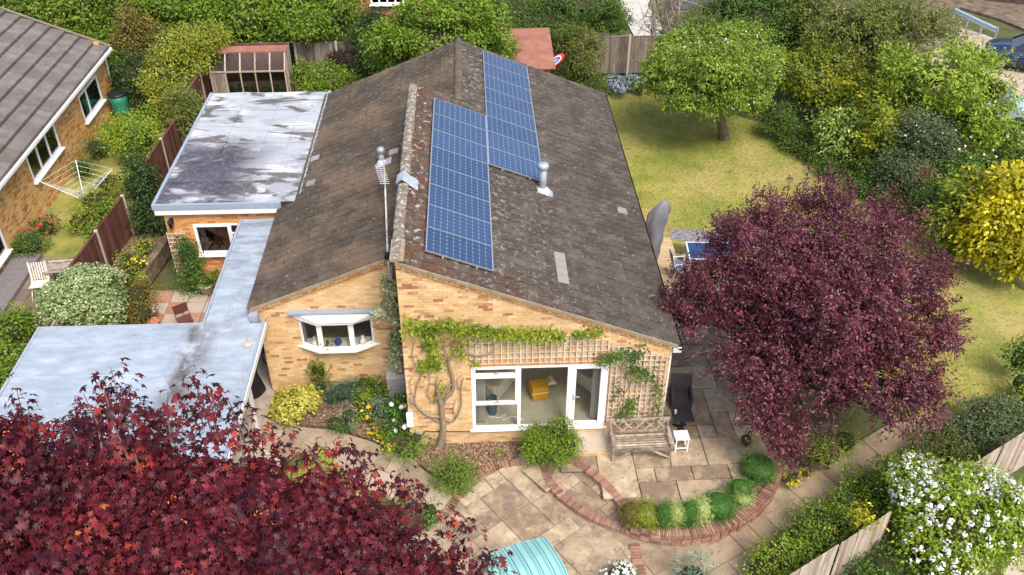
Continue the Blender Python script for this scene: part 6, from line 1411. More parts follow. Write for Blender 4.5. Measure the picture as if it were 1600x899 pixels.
# upright leafy shoots breaking the top outline
sh_l = []
B = np.array(mt.location)
mbs = MB(); C_, A_, N_ = [], [], []
for (px, py, z, L_) in ((172,572,10.1,1.0),(160,600,10.0,.6),(300,585,9.9,.7),(322,598,9.7,.6),(262,612,9.9,.5),(25,605,9.5,.7),(45,640,9.3,.6),(100,650,9.3,.5),(205,600,9.9,.5),(355,620,9.4,.5),(372,650,9.2,.5),(455,665,8.9,.5),(510,690,8.7,.7),(540,690,8.6,.4),(585,735,8.4,.5),(630,732,8.2,.7),(648,760,8.0,.5),(700,795,7.9,.5),(740,825,7.7,.5),(775,860,7.5,.4),(690,845,7.9,.5),(130,615,9.8,.5),(410,655,9.0,.5),(478,700,8.7,.5)):
    tip = G(px, py, z); k = 0
    base_ = tip+np.array([rng.normal(0,.18), rng.normal(0,.18)-.3, -L_*1.3]); mbs.tube([base_, (base_+tip)/2+rng.normal(0,.04,3), tip], [.016,.010,.004], 5, cap=False)
    n = int(70*L_)+12
    for i in range(n):
        f = (i+.5)/n; p = base_+(tip-base_)*f; a = rng.uniform(0, 6.28); out = np.array([math.cos(a), math.sin(a), .1]); rr = rng.uniform(.04,.27)*(1.3-f*.8)
        C_.append(p+out*rr+np.array([0,0,rng.normal()*.05])); A_.append(unit(out+np.array([0,0,-.9])+rng.normal(size=3)*.35)); N_.append(unit(np.array([0,0,1.])+out*.5+rng.normal(size=3)*.35))
o = mbs.build('twigs', bark, mt); o.data.transform(Matrix.Translation(-Vector(B))); o['kind'] = 'stuff'
C_ = np.array(C_); A_ = np.array(A_); N_ = np.array(N_); N_ = unit(N_-A_*np.sum(A_*N_,1,keepdims=True))
# the 300 leaves that show largest are single leaf objects, the rest of the shoots one mesh
dd = np.array([depth(p) for p in C_]); order = np.argsort(dd)
vs = [leaf_mesh('leaf', np.zeros((1,3)), np.array([[1.,0,0]]), np.array([[0,0,1.]]), np.array([.145]), np.array([t_]), 'maple', maple_m) for t_ in (.15,.3,.4,.5,.6,.7,.78,.88)]
for i in order[:300]:
    X, Z = A_[i], N_[i]; Y = np.cross(Z, X); m4 = Matrix(((X[0],Y[0],Z[0]),(X[1],Y[1],Z[1]),(X[2],Y[2],Z[2])))
    inst(vs[int(rng.integers(8))], 'leaf', mt, tuple(C_[i]-B), m4.to_euler(), (s_ := float(rng.uniform(.7,1.25)), s_, s_))
r_ = order[300:]
if len(r_):
    o = bpy.data.objects.new('shoot_leaves', leaf_mesh('shoot_leaves', C_[r_]-B, A_[r_], N_[r_], .14*rng.uniform(.7,1.25,len(r_)), rng.random(len(r_)), 'maple', maple_m)); COL.objects.link(o); o.parent = mt; o['kind'] = 'stuff'

flowers(mt, mb_, 160, .035, M('orange_samara', [(.28,.06,.015),(.45,.14,.03)], wt=(1,0,0), rough=.6), name='samaras', m=3, shape='oval', spread=.06)
# --- purple plum beside the terrace
pb = BL([(1275,460,300,260,3.5,.95),(1130,455,150,130,3.4),(1075,480,80,90,3.0),(1190,400,170,150,4.1),(1320,390,200,150,4.1),(1420,460,130,130,3.4),(1435,555,110,110,2.8),(1370,590,180,120,2.5),(1250,590,190,160,2.3),(1228,685,70,70,1.3),(1400,345,90,70,4.2),(1290,315,90,70,4.7),(1205,335,80,70,4.6),(1135,365,70,70,4.2),(1470,415,60,50,3.6),(1480,520,50,50,3.0),(1455,620,60,50,2.2),(1170,570,110,100,2.7),(1185,650,80,80,1.8),(1330,500,220,190,3.1),(1260,520,200,180,3.0)])
pt_ = plant('plum_tree', 'big purple-leaved plum tree overhanging the terrace and lawn', 'tree', plum, pb, per_m2=430, size=.085, shape='fold', m=26, spread=.085, spray=.75, amp=.28, depth_=.42, corek=0, limbn=130, brk=5, r0=.13, basept=(9.35,.1,0), limbmat=bark_p, top=(9.9,.8,1.5), rnd=.6, up=.4, droop=.1)
# long whippy shoots round its outline
mbs = MB(); C_, A_, N_ = [], [], []; B = np.array(pt_.location)
for (px, py, z, L_, ang_) in ((1180,290,5.0,.9,90),(1265,262,5.2,.9,85),(1145,325,4.7,.7,120),(1110,335,4.4,.6,140),(1330,275,5.1,.8,80),(1400,290,4.8,.8,70),(1450,330,4.4,.8,45),(1490,400,3.9,.8,15),(1500,445,3.6,.7,-5),(1515,535,3.2,1.0,-5),(1495,620,2.7,.8,-25),(1480,660,2.4,.7,-30),(1440,665,2.2,.6,-50),(1030,450,3.2,.7,180),(1025,490,3.0,.6,180),(1040,540,2.8,.6,200),(1090,590,2.6,.6,210),(1075,395,3.7,.7,170),(1090,360,4.1,.6,150),(1240,300,5.0,.6,95),(1360,320,4.7,.6,70),(1145,650,2.0,.5,210),(1205,285,4.9,.8,95),(1300,280,5.1,.7,85),(1370,290,4.9,.7,75),(1425,310,4.6,.7,60),(1470,370,4.1,.7,35),(1165,310,4.8,.7,110),(1235,275,5.1,.6,90),(1480,580,2.9,.7,-15),(1465,640,2.5,.6,-30),(1400,680,1.9,.5,-50),(1060,430,3.5,.6,160),(1065,560,2.8,.5,200),(1300,715,1.2,.5,-80),(1520,500,3.3,.6,10)):
    tip = G(px, py, z); d2 = cr_*math.cos(rad(ang_))+np.array([0,0,1.])*math.sin(rad(ang_)); b2 = tip-d2*L_*1.6; mbs.tube([b2, (b2+tip)/2+rng.normal(0,.06,3), tip], [.016,.010,.004], 4, cap=False)
    n = int(90*L_)
    for i in range(n):
        f = rng.random(); p = b2+(tip-b2)*f+rng.normal(size=3)*.09*(1.3-f); C_.append(p); a = unit(d2+rng.normal(size=3)*.8); nn = unit(rng.normal(size=3)+np.array([0,0,.8])); A_.append(a); N_.append(nn)
C_, A_, N_ = map(np.array, (C_, A_, N_)); A_ = unit(A_-N_*np.sum(A_*N_,1,keepdims=True))
o = bpy.data.objects.new('shoot_leaves', leaf_mesh('shoot_leaves', C_-B, A_, N_, .085*rng.uniform(.7,1.2,len(C_)), rng.random(len(C_)), 'fold', plum)); COL.objects.link(o); o.parent = pt_
o = mbs.build('twigs', bark_p, pt_); o.data.transform(Matrix.Translation(-Vector(B))); o['kind'] = 'stuff'

# --- apple tree on the lawn
ab = BL([(1110,120,170,120,3.0,1.),(1060,110,110,90,3.0),(1165,115,110,90,3.0),(1110,75,130,80,3.7),(1150,150,110,70,2.3),(1075,150,90,60,2.4),(1030,125,60,50,2.8),(1195,95,60,60,3.0),(1160,60,80,50,3.7),(1060,70,60,50,3.6)])
at = plant('apple_tree', 'small lime green fruit tree standing alone on the lawn', 'tree', F('apple_leaf',[(0,(.035,.062,.010)),(.4,(.105,.155,.018)),(.75,(.20,.265,.035)),(1,(.36,.40,.10))]), ab, per_m2=240, size=.12, shape='fold', m=12, spread=.13, spray=.5, amp=.26, depth_=.45, corek=0, brk=9, limbn=34, r0=.19, basept=tuple(g(1131,217)), limbmat=bark, top=tuple(G(1120,165,1.9)))
flowers(at, ab, 160, .055, petal, m=2)

SH = 'shrubs and trees round the gardens'
def P(name, label, cat, mat, bs, **kw):
    return plant(name, label, cat, mat, [blob(*b) for b in bs], **kw)
# --- hedge bank along the back left
P('laurel_hedge', 'broad dark glossy laurel hedge at the top left corner above the grey roof', 'hedge', laurel, [(30,10,150,120,2.2),(120,20,130,120,2.2),(-40,0,120,120,2.2),(195,25,90,110,2.0),(160,75,70,70,1.2),(75,-25,200,80,3),(180,115,40,90,1.0)], per_m2=150, size=.17, amp=.12, shape='fold')
P('ivy_hedge', 'bright green leafy hedge spilling over the grey back fence', 'hedge', bright, [(300,20,110,110,2.4),(390,30,130,110,2.3),(470,28,120,100,2.5),(530,25,80,90,2.5),(330,-20,200,80,3.2),(470,-30,220,80,3.2),(240,10,90,90,2.3)], per_m2=170, size=.16, amp=.14, shape='fold')
P('photinia_shrub', 'bronze-tinted shrub between the laurel hedge and the yellow-green bush', 'shrub', bronze, [(212,50,60,80,2.4),(222,95,60,90,1.2),(200,80,50,80,1.6)], per_m2=230, size=.11, group=None)
P('dark_shrub', 'dark green shrub behind the green water butt', 'shrub', dark, [(205,125,60,90,1.3),(228,145,50,60,1.0)], per_m2=230, size=.11)
P('privet_bush', 'tall yellow-green bush rising left of the lean-to greenhouse', 'shrub', ygreen, [(290,80,110,90,2.4),(262,125,80,90,1.7),(310,60,80,50,2.9),(270,165,70,60,1.1),(330,65,50,50,2.7)], per_m2=230, size=.11)
P('juniper_shrub', 'feathery olive conifer beside the brown fence above the stained flat roof', 'shrub', olive, [(298,190,55,80,1.5),(285,160,50,50,1.9)], per_m2=330, size=.10, shape='spray')
P('lime_bush', 'lime green bush left of the upper brown fence', 'shrub', lime, [(212,215,90,75,1.0),(185,205,50,50,.7),(225,185,50,40,1.0)], per_m2=260, size=.10)
P('laurel_bush', 'dark rounded laurel bush right of the brown fence beside the flat roof edge', 'shrub', dark, [(222,300,55,120,1.3),(235,345,50,70,.8)], per_m2=260, size=.11, shape='fold')
P('spirea_bush', 'loose yellow-flowering bush above the lower brown fence', 'shrub', ygreen, [(150,315,70,50,.7),(125,345,50,40,.4),(170,285,60,40,.8)], per_m2=220, size=.08)
P('lawn_edge_bush', 'bright green bush below the rotary clothes dryer', 'shrub', bright, [(170,330,50,50,.7),(148,370,30,40,.5)], per_m2=220, size=.09)
P('rose_bush', 'rose bush with small red flowers at the far end of the golden brick wall', 'shrub', mid, [(150,232,40,40,.5),(128,262,36,40,.4)], per_m2=220, size=.08)
r1 = P('red_rose_bush', 'low shrub with crimson flowers beside the dark grey slab', 'shrub', mid, [(45,383,60,36,.3),(72,355,40,30,.3),(25,388,30,24,.25)], per_m2=260, size=.09); flowers(r1, BL([(60,365,50,40,.35),(78,350,30,26,.35)]), 26, .07, petal_r)
P('garden_hedge', 'leafy green hedge at the left edge beside the garage roof', 'hedge', bright, [(10,520,80,70,.9),(20,570,90,80,1.0),(-10,620,80,80,1.0),(35,500,50,40,.6),(5,600,60,60,1.2)], per_m2=240, size=.11)
P('variegated_pittosporum', 'large rounded bush with pale variegated leaves behind the garage roof', 'shrub', vari, [(128,468,140,108,1.05,.9),(100,480,80,80,.9),(158,480,70,80,.9),(128,440,80,60,1.7)], per_m2=900, size=.062, shape='round', amp=.07, m=12, spread=.06, brk=4)
P('olive_bush', 'olive-brown feathery bush between the variegated bush and the courtyard pots', 'shrub', bronze, [(215,465,60,60,.6),(222,490,50,40,.5),(200,490,40,40,.5)], per_m2=300, size=.07)
P('green_bed_plants', 'small bright green plants in the raised bed by the courtyard', 'plant', lime, [(205,440,40,30,.7),(198,405,30,30,.75),(225,385,30,24,.7),(205,425,28,22,.7)], per_m2=300, size=.08)
e = P('yellow_flowering_plant', 'yellow-flowered plant in the raised bed below the brown fence', 'plant', ygreen, [(217,412,30,24,.8)], per_m2=300, size=.06); flowers(e, BL([(217,410,30,20,.8)]), 18, .05, petal_y)
P('potted_plant', 'leafy green plant growing in the white stone pot', 'plant', bright, [(325,438,36,28,.5)], per_m2=320, size=.09, corek=.5)
P('viburnum_bush', 'bright green bush with cream flowers right of the greenhouse', 'shrub', bright, [(510,125,90,52,1.0),(475,122,40,50,1.0),(545,130,40,30,.9)], per_m2=220, size=.12)
P('purple_berberis', 'dark purple berberis bush in front of the grey back fence', 'shrub', plum2, [(545,92,46,44,1.0),(530,88,26,26,1.2),(560,105,20,30,.7)], per_m2=300, size=.08)
P('yew_tree', 'dark green upright yew between the purple berberis and the big green tree', 'tree', dark, [(580,60,60,70,2.0),(578,100,54,60,1.1),(585,35,40,50,2.8)], per_m2=300, size=.10)
bt = P('large_green_tree', 'large spreading bright green tree behind the house ridge', 'tree', bright, [(690,50,200,100,3.6),(630,85,110,80,2.6),(740,80,120,60,2.6),(640,40,80,70,3.4),(760,30,90,70,3.8),(700,5,150,60,4.6),(600,110,50,40,1.8)], per_m2=180, size=.15, shape='fold', corek=.6, spray=.6, m=12, amp=.26, limbn=20, r0=.14, limbmat=bark)
P('yew_hedge', 'dark green hedge mass behind the red-roofed shed', 'hedge', mid, [(860,25,150,60,2.6),(800,15,100,60,2.8),(935,25,80,80,2.4),(900,0,150,60,3.2),(960,30,50,70,1.8)], per_m2=220, size=.10, amp=.15)
P('privet_shrub', 'loose olive green shrub growing between the shed and the back fence', 'shrub', olive, [(905,95,64,80,1.3),(890,60,50,60,2.1),(915,125,50,40,.6),(925,75,40,60,1.7)], per_m2=190, size=.10, corek=.5, amp=.22, limbn=14, r0=.04, limbmat=bark)
P('box_bush', 'low green bush at the back left corner of the lawn', 'shrub', mid, [(920,128,52,36,.5),(890,118,40,30,.6)], per_m2=260, size=.09)
e = P('blue_catmint', 'drift of hazy blue flowers along the foot of the back fence', 'flowers', silver, [(960,128,34,26,.45),(985,128,36,26,.45),(1000,138,26,20,.35),(965,140,34,20,.3)], per_m2=260, size=.06, corek=.7); flowers(e, BL([(960,128,34,24,.5),(988,128,34,24,.5),(968,138,34,18,.4)]), 260, .045, petal_b, m=4)
# dead tree
base = g(1033, 100); t = thing('dead_tree', 'bare grey dead tree with ivy-free trunks standing by the far path', 'tree', tuple(base)); mb = MB()
for k in range(3):
    x = (-.5,.0,.45)[k]; h = (3.6,4.4,3.2)[k]; mb.tube([(x*.5,0,0),(x,.1,h*.4),(x*1.2,.0,h*.75),(x*1.3,.1,h)],[.16,.12,.08,.03],7)
    for i in range(34):
        f = random.uniform(.35,1); s = np.array([x*(.7+.6*f), .05, h*f]); d = unit(rng.normal(size=3)+[0,0,.25])*random.uniform(.5,1.5); q = s+d*.5+rng.normal(0,.1,3); mb.tube([s,q,s+d+rng.normal(0,.15,3)],[.03,.018,.006],4,cap=False)
        for _ in range(3): mb.tube([q,q+rng.normal(0,.35,3)],[.012,.004],3,cap=False)
mb.build('trunk', bark_d, t)
# --- right back woodland
P('garden_tree', 'mid green tree at the top edge right of the dead tree', 'tree', mid, [(1180,40,110,110,3.4),(1150,15,90,80,3.8),(1210,10,110,80,4.0),(1190,85,90,60,2.4)], per_m2=190, size=.12, amp=.2, corek=.6, limbn=20, r0=.12, limbmat=bark)
P('pale_elder', 'pale yellow-green loose shrub above the small fruit tree', 'shrub', olive, [(1090,45,70,60,2.2),(1065,70,60,50,1.6),(1110,15,60,50,2.6)], per_m2=150, size=.10, amp=.25, corek=.5, limbn=16, r0=.05, limbmat=bark_d)
tw = P('bare_twig_tree', 'olive tree tangled with bare grey twigs at the top right', 'tree', olive, [(1330,40,170,120,3.6),(1400,30,120,100,3.8),(1290,85,120,80,2.6),(1370,90,120,70,2.6),(1440,40,80,80,3.4),(1475,60,70,50,2.4),(1260,15,100,80,3.9)], per_m2=120, size=.12, amp=.3, corek=.5, limbn=120, r0=.12, limbmat=bark_d, twig=.022, spray=.5)
P('dark_tree', 'very dark green tree gap at the top edge between two lighter trees', 'tree', dark, [(1235,60,70,110,2.6),(1225,20,70,80,3.4)], per_m2=210, size=.12)
P('lime_tree', 'large airy lime green tree in front of the drive at the right', 'tree', lime, [(1470,115,160,90,3.4),(1525,85,90,50,2.6),(1550,140,110,80,2.9),(1430,140,120,90,2.8),(1530,180,130,90,2.3),(1400,110,80,70,3.0)], per_m2=115, size=.14, amp=.28, depth_=.6, spray=.7, m=14, corek=.42, limbn=60, r0=.12, limbmat=bark, shape='fold')
P('shade_hedge', 'dark green leafy hedge behind the gold-tipped conifers', 'hedge', mid, [(1540,235,160,90,1.2),(1460,180,140,80,1.6),(1590,290,100,80,1.2),(1380,150,100,70,1.5),(1590,235,80,70,1.2),(1500,280,100,80,1.1)], per_m2=170, size=.12, amp=.2)
def feather(label, bs, mat=goldc, **kw):
    bl = BL(bs); o = plant('gold_tipped_conifer', label, 'conifer', mat, bl, per_m2=330, size=.12, shape='spray', amp=.25, up=.25, rnd=.5, corek=.7, m=10, group=None, **kw)
    B = np.array(o.location); C_, A_, N_ = [], [], []; 
    for _ in range(16):
        c, r = bl[rng.integers(len(bl))]; d = unit(rng.normal(size=3)*[1,1,.4]+[0,-.3,.9]); s = np.array(c)+d*np.array(r)*.8; L_ = rng.uniform(.5,.95)
        for i in range(46):
            f = i/46; p = s+d*L_*f; q = unit(rng.normal(size=3)); q = unit(q-d*(q@d)); C_.append(p+q*.10*(1-f*.7)); A_.append(unit(d+q*.7)); N_.append(unit(np.cross(d, q)+rng.normal(size=3)*.2))
    C_, A_, N_ = map(np.array, (C_, A_, N_)); N_ = unit(N_-A_*np.sum(A_*N_,1,keepdims=True)); k = leaf_mesh('plumes', C_-B, A_, N_, .11*rng.uniform(.7,1.2,len(C_)), np.clip(rng.normal(.85,.15,len(C_)),0,1), 'spray', mat)
    q = bpy.data.objects.new('plumes', k); COL.objects.link(q); q.parent = o; q['kind'] = 'stuff'; return o
feather('upright conifer with yellow-gold tips right of the fruit tree, nearest the top', [(1275,130,110,110,1.8),(1250,110,70,80,2.2),(1310,120,80,90,2.0)])
feather('gold-tipped conifer behind the cream-variegated laurel', [(1385,165,110,90,1.8),(1420,140,80,80,2.0)])
feather('gold-tipped conifer between the cream-variegated laurel and dark elder', [(1375,235,70,120,1.1),(1400,200,70,80,1.4)])
P('variegated_laurel', 'rounded laurel with cream-edged leaves at the lawn edge', 'shrub', F('cream_edged_laurel',[(0,(.04,.08,.012)),(.45,(.12,.19,.025)),(.7,(.36,.38,.10)),(1,(.62,.58,.28))],rough=.35), [(1312,205,84,84,1.2),(1325,235,66,50,.7)], per_m2=200, size=.14, shape='fold', amp=.1)
P('choisya_bush', 'low blue-green bush at the lawn edge right of the fruit tree', 'shrub', mid, [(1215,185,60,56,.9),(1240,205,50,40,.6),(1262,215,30,30,.5)], per_m2=260, size=.09)
P('spotted_laurel', 'bushy yellow-speckled shrub right of the fruit tree crown', 'shrub', ygreen, [(1228,120,50,60,1.7),(1215,90,40,40,2.0)], per_m2=230, size=.12)
e = P('dark_elder', 'dark grey-purple elder bush with tiny white flowers', 'shrub', F('grey_purple_leaf',[(0,(.028,.042,.018)),(.5,(.070,.092,.040)),(1,(.14,.165,.08))]), [(1440,215,100,80,2.0),(1420,270,80,80,1.2),(1470,240,60,70,1.6)], per_m2=260, size=.10); flowers(e, BL([(1440,215,90,70,2.0)]), 22, .06, petal, m=3)
P('copper_shrub', 'small copper-pink leaved shrub below the dark elder', 'shrub', F('copper_leaf',[(0,(.05,.03,.02)),(.5,(.15,.08,.05)),(1,(.3,.17,.12))]), [(1440,285,46,50,1.1)], per_m2=300, size=.08)
e = P('escallonia_hedge', 'green hedge with scattered white flowers above the golden conifer', 'hedge', bright, [(1510,235,90,70,1.5),(1480,300,60,70,1.0),(1560,210,100,60,1.7),(1600,250,60,60,1.6)], per_m2=220, size=.09); flowers(e, BL([(1510,230,90,60,1.6),(1570,215,90,50,1.7)]), 40, .07, petal, m=3)
gc = P('golden_conifer', 'large vivid golden yellow conifer at the right edge of the lawn', 'conifer', gold, [(1562,335,110,110,1.9),(1582,295,90,70,2.4),(1545,375,90,80,1.3),(1590,400,80,80,1.1),(1600,350,70,100,1.9)], per_m2=300, size=.16, shape='spray', amp=.2, droop=.55, up=.35, corek=.7)
P('green_conifer', 'olive green conifer on the left flank of the vivid golden one', 'conifer', goldc, [(1500,330,70,90,1.6),(1480,355,60,70,1.1),(1515,375,60,60,.9),(1525,290,60,50,2.2)], per_m2=300, size=.14, shape='spray', amp=.2, droop=.4)
P('shade_plant', 'dark leafy shrub under the left side of the golden conifer', 'shrub', mid, [(1455,320,70,60,.9),(1490,385,40,40,.5)], per_m2=240, size=.09)
P('border_plants', 'low dark leafy growth along the far edge of the lawn under the hedge', 'shrub', mid, [(1238,222,50,36,.35),(1270,238,50,40,.4),(1298,262,46,36,.35),(1345,288,60,40,.4),(1390,308,60,40,.4),(1425,330,50,40,.4),(1365,270,60,60,.7)], per_m2=260, size=.09)
# --- lower right
P('privet_edge', 'bright green leafy shrub at the right edge of the lawn by the border', 'shrub', mid, [(1598,560,50,70,.8),(1600,600,50,50,.6)], per_m2=260, size=.09)
P('cotoneaster_shrub', 'spreading grey-green shrub above the silvered fence at the right', 'shrub', F('grey_green_leaf',[(0,(.03,.045,.02)),(.5,(.09,.12,.05)),(1,(.18,.21,.10))]), [(1550,655,110,64,.7),(1520,675,60,50,.5),(1585,650,60,60,.8)], per_m2=420, size=.07)
P('yellow_edge_shrub', 'yellow-green shrub at the right edge above the silvered fence', 'shrub', ygreen, [(1598,635,36,50,.8),(1595,660,30,30,.6)], per_m2=260, size=.08)
P('olive_groundcover', 'low olive green ground cover along the right side of the path', 'ground cover', olive, [(1470,690,80,44,.25),(1440,705,60,40,.25),(1500,705,60,50,.35),(1420,720,50,36,.25)], per_m2=420, size=.06)
P('ivy_groundcover', 'dark green low leafy growth beside the path above the nearer silvered fence', 'ground cover', bright, [(1400,740,70,44,.3),(1360,765,80,50,.3),(1330,790,90,50,.3),(1290,815,80,50,.3),(1255,840,80,50,.3),(1380,775,60,60,.6)], per_m2=360, size=.075)
P('light_groundcover', 'lighter green low plants at the foot of the nearer silvered fence', 'ground cover', lime, [(1215,870,80,44,.3),(1250,865,60,40,.35),(1190,890,60,36,.25),(1290,840,50,36,.45),(1320,815,40,34,.5)], per_m2=360, size=.07)
P('feathery_yellow_plant', 'mustard yellow feathery plant at the left foot of the nearer fence', 'plant', ygreen, [(1205,865,24,22,.25),(1220,880,20,18,.3)], per_m2=420, size=.06, shape='spray')
P('yellow_conifer_sprig', 'mustard yellow juniper sprays leaning over the nearer silvered fence', 'plant', gold, [(1345,800,26,30,1.3),(1362,822,36,18,1.5),(1340,815,20,20,1.2)], per_m2=300, size=.08, shape='spray', corek=0, amp=.35)
P('dark_ferns', 'dark green plants behind the nearer silvered fence at the bottom edge', 'plant', mid, [(1385,885,80,50,.4),(1345,905,60,40,.4),(1420,860,40,30,.4)], per_m2=280, size=.09)
vb = BL([(1500,810,200,170,1.2),(1440,790,100,110,1.1),(1560,820,90,140,1.0),(1430,745,80,60,1.5),(1470,860,140,90,.7),(1540,770,90,80,1.5)])
vt = plant('viburnum', 'big rounded bright green bush covered in white flower clusters at the bottom right', 'shrub', lime, vb, per_m2=330, size=.10, shape='fold', amp=.12, corek=.7)
flowers(vt, vb, 560, .048, petal, m=9, spread=.05)
e = P('euphorbia', 'yellow-green spurge growing under the right side of the plum tree', 'plant', lime, [(1290,708,70,60,.5),(1320,690,50,50,.5)], per_m2=300, size=.10, shape='blade')
P('small_euphorbia', 'small yellow-green plant at the left foot of the plum tree', 'plant', lime, [(1166,688,26,34,.3)], per_m2=300, size=.08, shape='blade')
P('stonecrop', 'low mustard yellow cushion plant beside the end of the curved wall', 'plant', gold, [(1238,748,30,9,.03),(1258,741,20,9,.03)], per_m2=500, size=.05, shape='round')
# --- round shrubs in the curved bed, left to right
def ballp(nm, label, cx, cy, w, h, mat, **kw): return P(nm, label, 'shrub', mat, [(cx, cy, w*1.16, h*1.12, None, 1., None, .04)], per_m2=1500, size=.06, amp=.05, m=7, spread=.03, shape='blade', up=.3, corek=.8, coremat=mat, depth_=.15, brk=0, group='row of small round shrubs behind the low curved wall', **kw)
ballp('bronze_cushion', 'brown cushion shrub, leftmost behind the curved brick wall', 987, 802, 38, 38, bronze)
ballp('yellow_tipped_cushion', 'olive cushion shrub with yellow tips, second from left behind the curved wall', 1010, 804, 44, 44, ygreen)
ballp('clipped_cushion', 'narrow dark green clipped shrub between the yellow-tipped and first pale cushions', 1036, 806, 28, 40, lav)
ballp('pale_cushion', 'pale yellow-green round shrub, leftmost of the three pale ones', 1055, 804, 32, 40, santo)
ballp('clipped_cushion', 'narrow dark green clipped shrub between the two left pale cushions', 1076, 803, 30, 42, lav)
ballp('pale_cushion', 'pale yellow-green round shrub, middle one of the three pale ones', 1094, 798, 36, 42, santo)
ballp('clipped_cushion', 'wide mid green clipped shrub behind the middle of the curved wall', 1125, 790, 50, 46, lav)
ballp('clipped_cushion', 'small green clipped shrub directly behind the rightmost pale cushion', 1158, 764, 38, 36, lav)
ballp('pale_cushion', 'pale yellow-green round shrub, rightmost of the three pale ones', 1160, 777, 32, 28, santo)
ballp('clipped_cushion', 'largest green clipped ball at the right end of the curved wall', 1186, 731, 52, 44, lav)
# --- front bed
P('bright_shrub', 'bright green bushy shrub in front of the patio doors beside the step', 'shrub', bright, [(858,697,84,62,.42),(845,690,56,54,.5),(876,672,44,44,.75),(885,700,50,48,.35),(838,705,40,40,.25)], per_m2=620, size=.062, amp=.16, shape='fold')
P('agapanthus_clump', 'dense clump of narrow green leaves beside the brick strip on the path', 'plant', grassy, [(710,742,66,56,-.02)], per_m2=1100, size=.10, shape='blade', amp=.06, up=.4, m=8, brk=0, depth_=.2)
P('euonymus', 'yellow variegated euonymus mound at the left end of the front bed', 'shrub', euon, [(455,632,66,46,.30),(478,628,36,34,.3),(440,640,40,36,.25)], per_m2=620, size=.06, shape='round')
P('glossy_climber', 'small glossy dark green plant against the wall below the bow window', 'plant', laurel, [(500,582,24,30,.75),(502,604,26,28,.35),(492,578,16,22,.95)], per_m2=330, size=.10, shape='fold')
P('blue_green_mound', 'blue-green mounded shrub against the wall in the front bed', 'shrub', teal_g, [(535,612,48,40,.35),(555,606,40,32,.35),(518,620,30,30,.3)], per_m2=800, size=.06, shape='blade')
P('leafy_perennial', 'mid green leafy perennial left of the grey trough', 'plant', bright, [(588,607,40,34,.35),(570,598,30,24,.4),(600,620,20,20,.2)], per_m2=380, size=.08)
e = P('feverfew', 'yellow-green perennial in the middle of the front bed with an orange bloom', 'plant', lime, [(565,625,34,36,.3),(568,645,36,34,.25),(580,655,24,20,.15)], per_m2=420, size=.06); flowers(e, BL([(570,645,30,30,.3)]), 3, .08, petal_o)
P('lavender', 'grey-green spiky lavender clumps in the front bed', 'plant', silver, [(545,650,34,34,.25),(592,640,28,40,.3),(598,625,20,24,.35)], per_m2=420, size=.09, shape='blade')
P('low_green_plant', 'low green plant near the path edge in the front bed', 'plant', lav, [(523,661,36,22,.15),(538,668,26,14,.1)], per_m2=420, size=.06)
e = P('white_peony', 'dark green peony with round white blooms at the wall corner', 'plant', lav, [(620,640,38,44,.4),(628,665,36,36,.3),(612,668,34,30,.25),(632,630,20,30,.5)], per_m2=380, size=.09, shape='fold'); bb = BL([(620,640,40,50,.45),(628,665,30,30,.35)]); flowers(e, bb, 11, .075, petal, m=12, spread=.035)
P('yellow_creeper', 'low yellow-leaved creeper at the path edge below the peony', 'plant', gold, [(592,682,26,9,.02),(604,697,28,9,-.02),(582,673,14,7,.02)], per_m2=420, size=.06, shape='round')
P('strappy_clump', 'arching strap-leaved clump beside the wall corner and path', 'plant', grassy, [(635,700,50,36,.2),(650,685,30,24,.25)], per_m2=420, size=.12, shape='blade', brk=0)
P('tiny_weed', 'tiny bright green seedling on the bare soil under the patio window', 'plant', lime, [(778,708,12,7,.05)], per_m2=700, size=.06, corek=0)
P('wall_fern', 'small green tuft at the foot of the wall beside the climber trunk', 'plant', mid, [(678,688,12,14,.12)], per_m2=700, size=.07, corek=0)
e = P('lower_path_shrub', 'small dark green shrub with lime tips at the lower edge of the path', 'shrub', lav, [(672,800,34,40,.3),(628,785,20,18,.2)], per_m2=420, size=.07)
wf = BL([(968,900,60,26,.2),(975,893,36,20,.25)]); e = plant('white_flower_pot', 'mound of small white flowers at the bottom edge beside the brick strip', 'flowers', lav, wf, per_m2=420, size=.05); flowers(e, wf, 150, .04, petal, m=5)
P('iris_clump', 'grey-green strappy leaves at the bottom edge right of the white flowers', 'plant', silver, [(1082,899,60,16,.15)], per_m2=300, size=.16, shape='blade')
# grass tufts breaking the lawn edges and clumps of taller grass on the lawn
n = 60000
gx = rng.uniform(6.9, 16.5, n); gy = rng.uniform(.5, 21, n); lp = [(v.co.x, v.co.y) for v in lawn.data.vertices]
lpoly = gp([(930,140),(1010,140),(1210,200),(1300,270),(1420,340),(1620,470),(1640,600),(1500,625),(1470,646),(1400,660),(1280,560),(1100,388),(1030,378),(985,330)])
k = np.array([inside((a, b), lpoly) for a, b in zip(gx, gy)]); gx, gy = gx[k], gy[k]; n = len(gx)
c = np.stack([gx, gy, np.array([gz(0, y)+.03 for y in gy])], 1); ax = unit(rng.normal(size=(n,3))*.5+[0,0,.9]); nm = unit(np.cross(ax, rng.normal(size=(n,3))))
o = bpy.data.objects.new('lawn_grass', leaf_mesh('lawn_grass', c, ax, nm, rng.uniform(.03,.07,n), rng.random(n), 'blade', F('grass_blade',[(0,(.05,.085,.008)),(.5,(.16,.19,.03)),(1,(.40,.34,.13))], gain=1.1))); COL.objects.link(o)
tag(o, 'short dry grass blades standing over the patchy lawn', 'grass', kind='stuff')
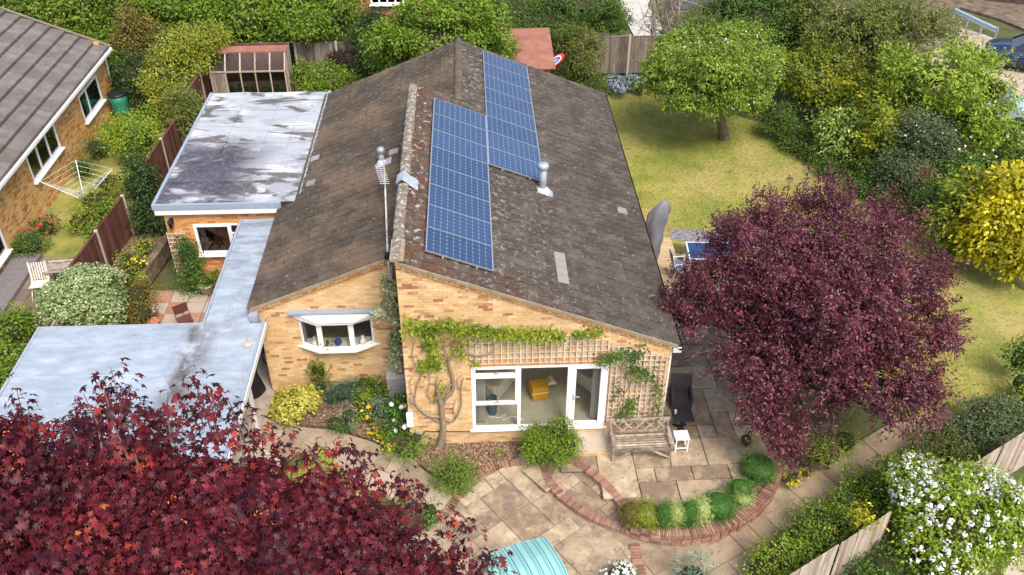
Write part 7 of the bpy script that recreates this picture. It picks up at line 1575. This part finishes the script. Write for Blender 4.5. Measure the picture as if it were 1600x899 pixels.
# fallen petals and leaf litter
def litter(name, label, x0, x1, y0, y1, n, zf, cols, keep=lambda x, y: True, size=(.02,.06)):
    x = rng.uniform(x0, x1, n); y = rng.uniform(y0, y1, n); k = np.array([keep(a, b) for a, b in zip(x, y)]); x, y = x[k], y[k]; n = len(x)
    c = np.stack([x, y, np.array([zf(a, b) for a, b in zip(x, y)])], 1); nm = unit(rng.normal(size=(n,3))*.25+[0,0,1]); ax = unit(np.cross(nm, rng.normal(size=(n,3))))
    o = bpy.data.objects.new(name, leaf_mesh(name, c, ax, nm, rng.uniform(*size, n), rng.random(n), 'oval', M(name, cols, wt=(1,0,0), rough=.9))); COL.objects.link(o); tag(o, label, name.replace('_', ' '), kind='stuff')
litter('fallen_leaves', 'small brown and purple fallen leaves scattered over the terrace paving', 3.6, 9.0, -3.2, 6, 700, lambda x, y: .035, [(.05,.025,.015),(.16,.08,.04),(.10,.02,.03)], lambda x, y: (x > XR+.05 or y < -.05) and inside((x, y), pw+[(9.1,.5),(9.1,6.6),(3.3,6.6),(3.3,-.9)]))
litter('leaf_litter', 'dark leaf litter and grit scattered on the lower patio and path', -3, 13.5, -6, 1, 1500, lambda x, y: gz(x, y)+.042, [(.06,.04,.02),(.20,.13,.07),(.12,.03,.03)], lambda x, y: inside((x, y), low))
litter('roof_debris', 'grit and moss debris washed along the seams of the silver garage roof', GX0, GX1-.1, -2.6, GY1-.05, 420, lambda x, y: wav(x, y)+.012, [(.05,.04,.03),(.16,.14,.10)], lambda x, y: random.random() < (.9 if y > 1.2 or abs(x+5.1) < .6 or x > -4.0 else .12), (.015,.045))
litter('lawn_weeds', 'scattered broad weeds and clover leaves across the lawn', 7, 16, .5, 21, 2600, lambda x, y: gz(x, y)+.05, [(.04,.09,.01),(.12,.20,.02),(.30,.33,.08)], lambda x, y: inside((x, y), lpoly), (.04,.10))
print('leaves', NL[0])
# ornaments on the sill of the bow window
for (x, c, lb) in ((-1.86,(.03,.05,.25),'blue jug on the inner sill behind the middle pane of the bow window'),(-2.45,(.55,.55,.5),'pale bowl on the inner sill behind the left pane of the bow window'),(-1.22,(.6,.6,.58),'white jar on the inner sill behind the right pane of the bow window')):
    t = thing('ornament', lb, 'ornament', (x, ly-.06, 1.632), 0, 'ornaments on the bow window sill'); MB().lathe((0,0,0),[(.05,0),(.09,.06),(.10,.14),(.06,.20),(.045,.26),(.055,.29)],12).build('vase', M('glazed_'+('blue' if c[2] > c[0]+.1 else 'white'), [c], wt=(0,0,0), rough=.3), t, True)
P('window_plant', 'small leafy houseplant on the bow window sill beside the blue jug', 'houseplant', mid, [(512,535,14,16,1.8)], per_m2=900, size=.06, brk=0, corek=.4)
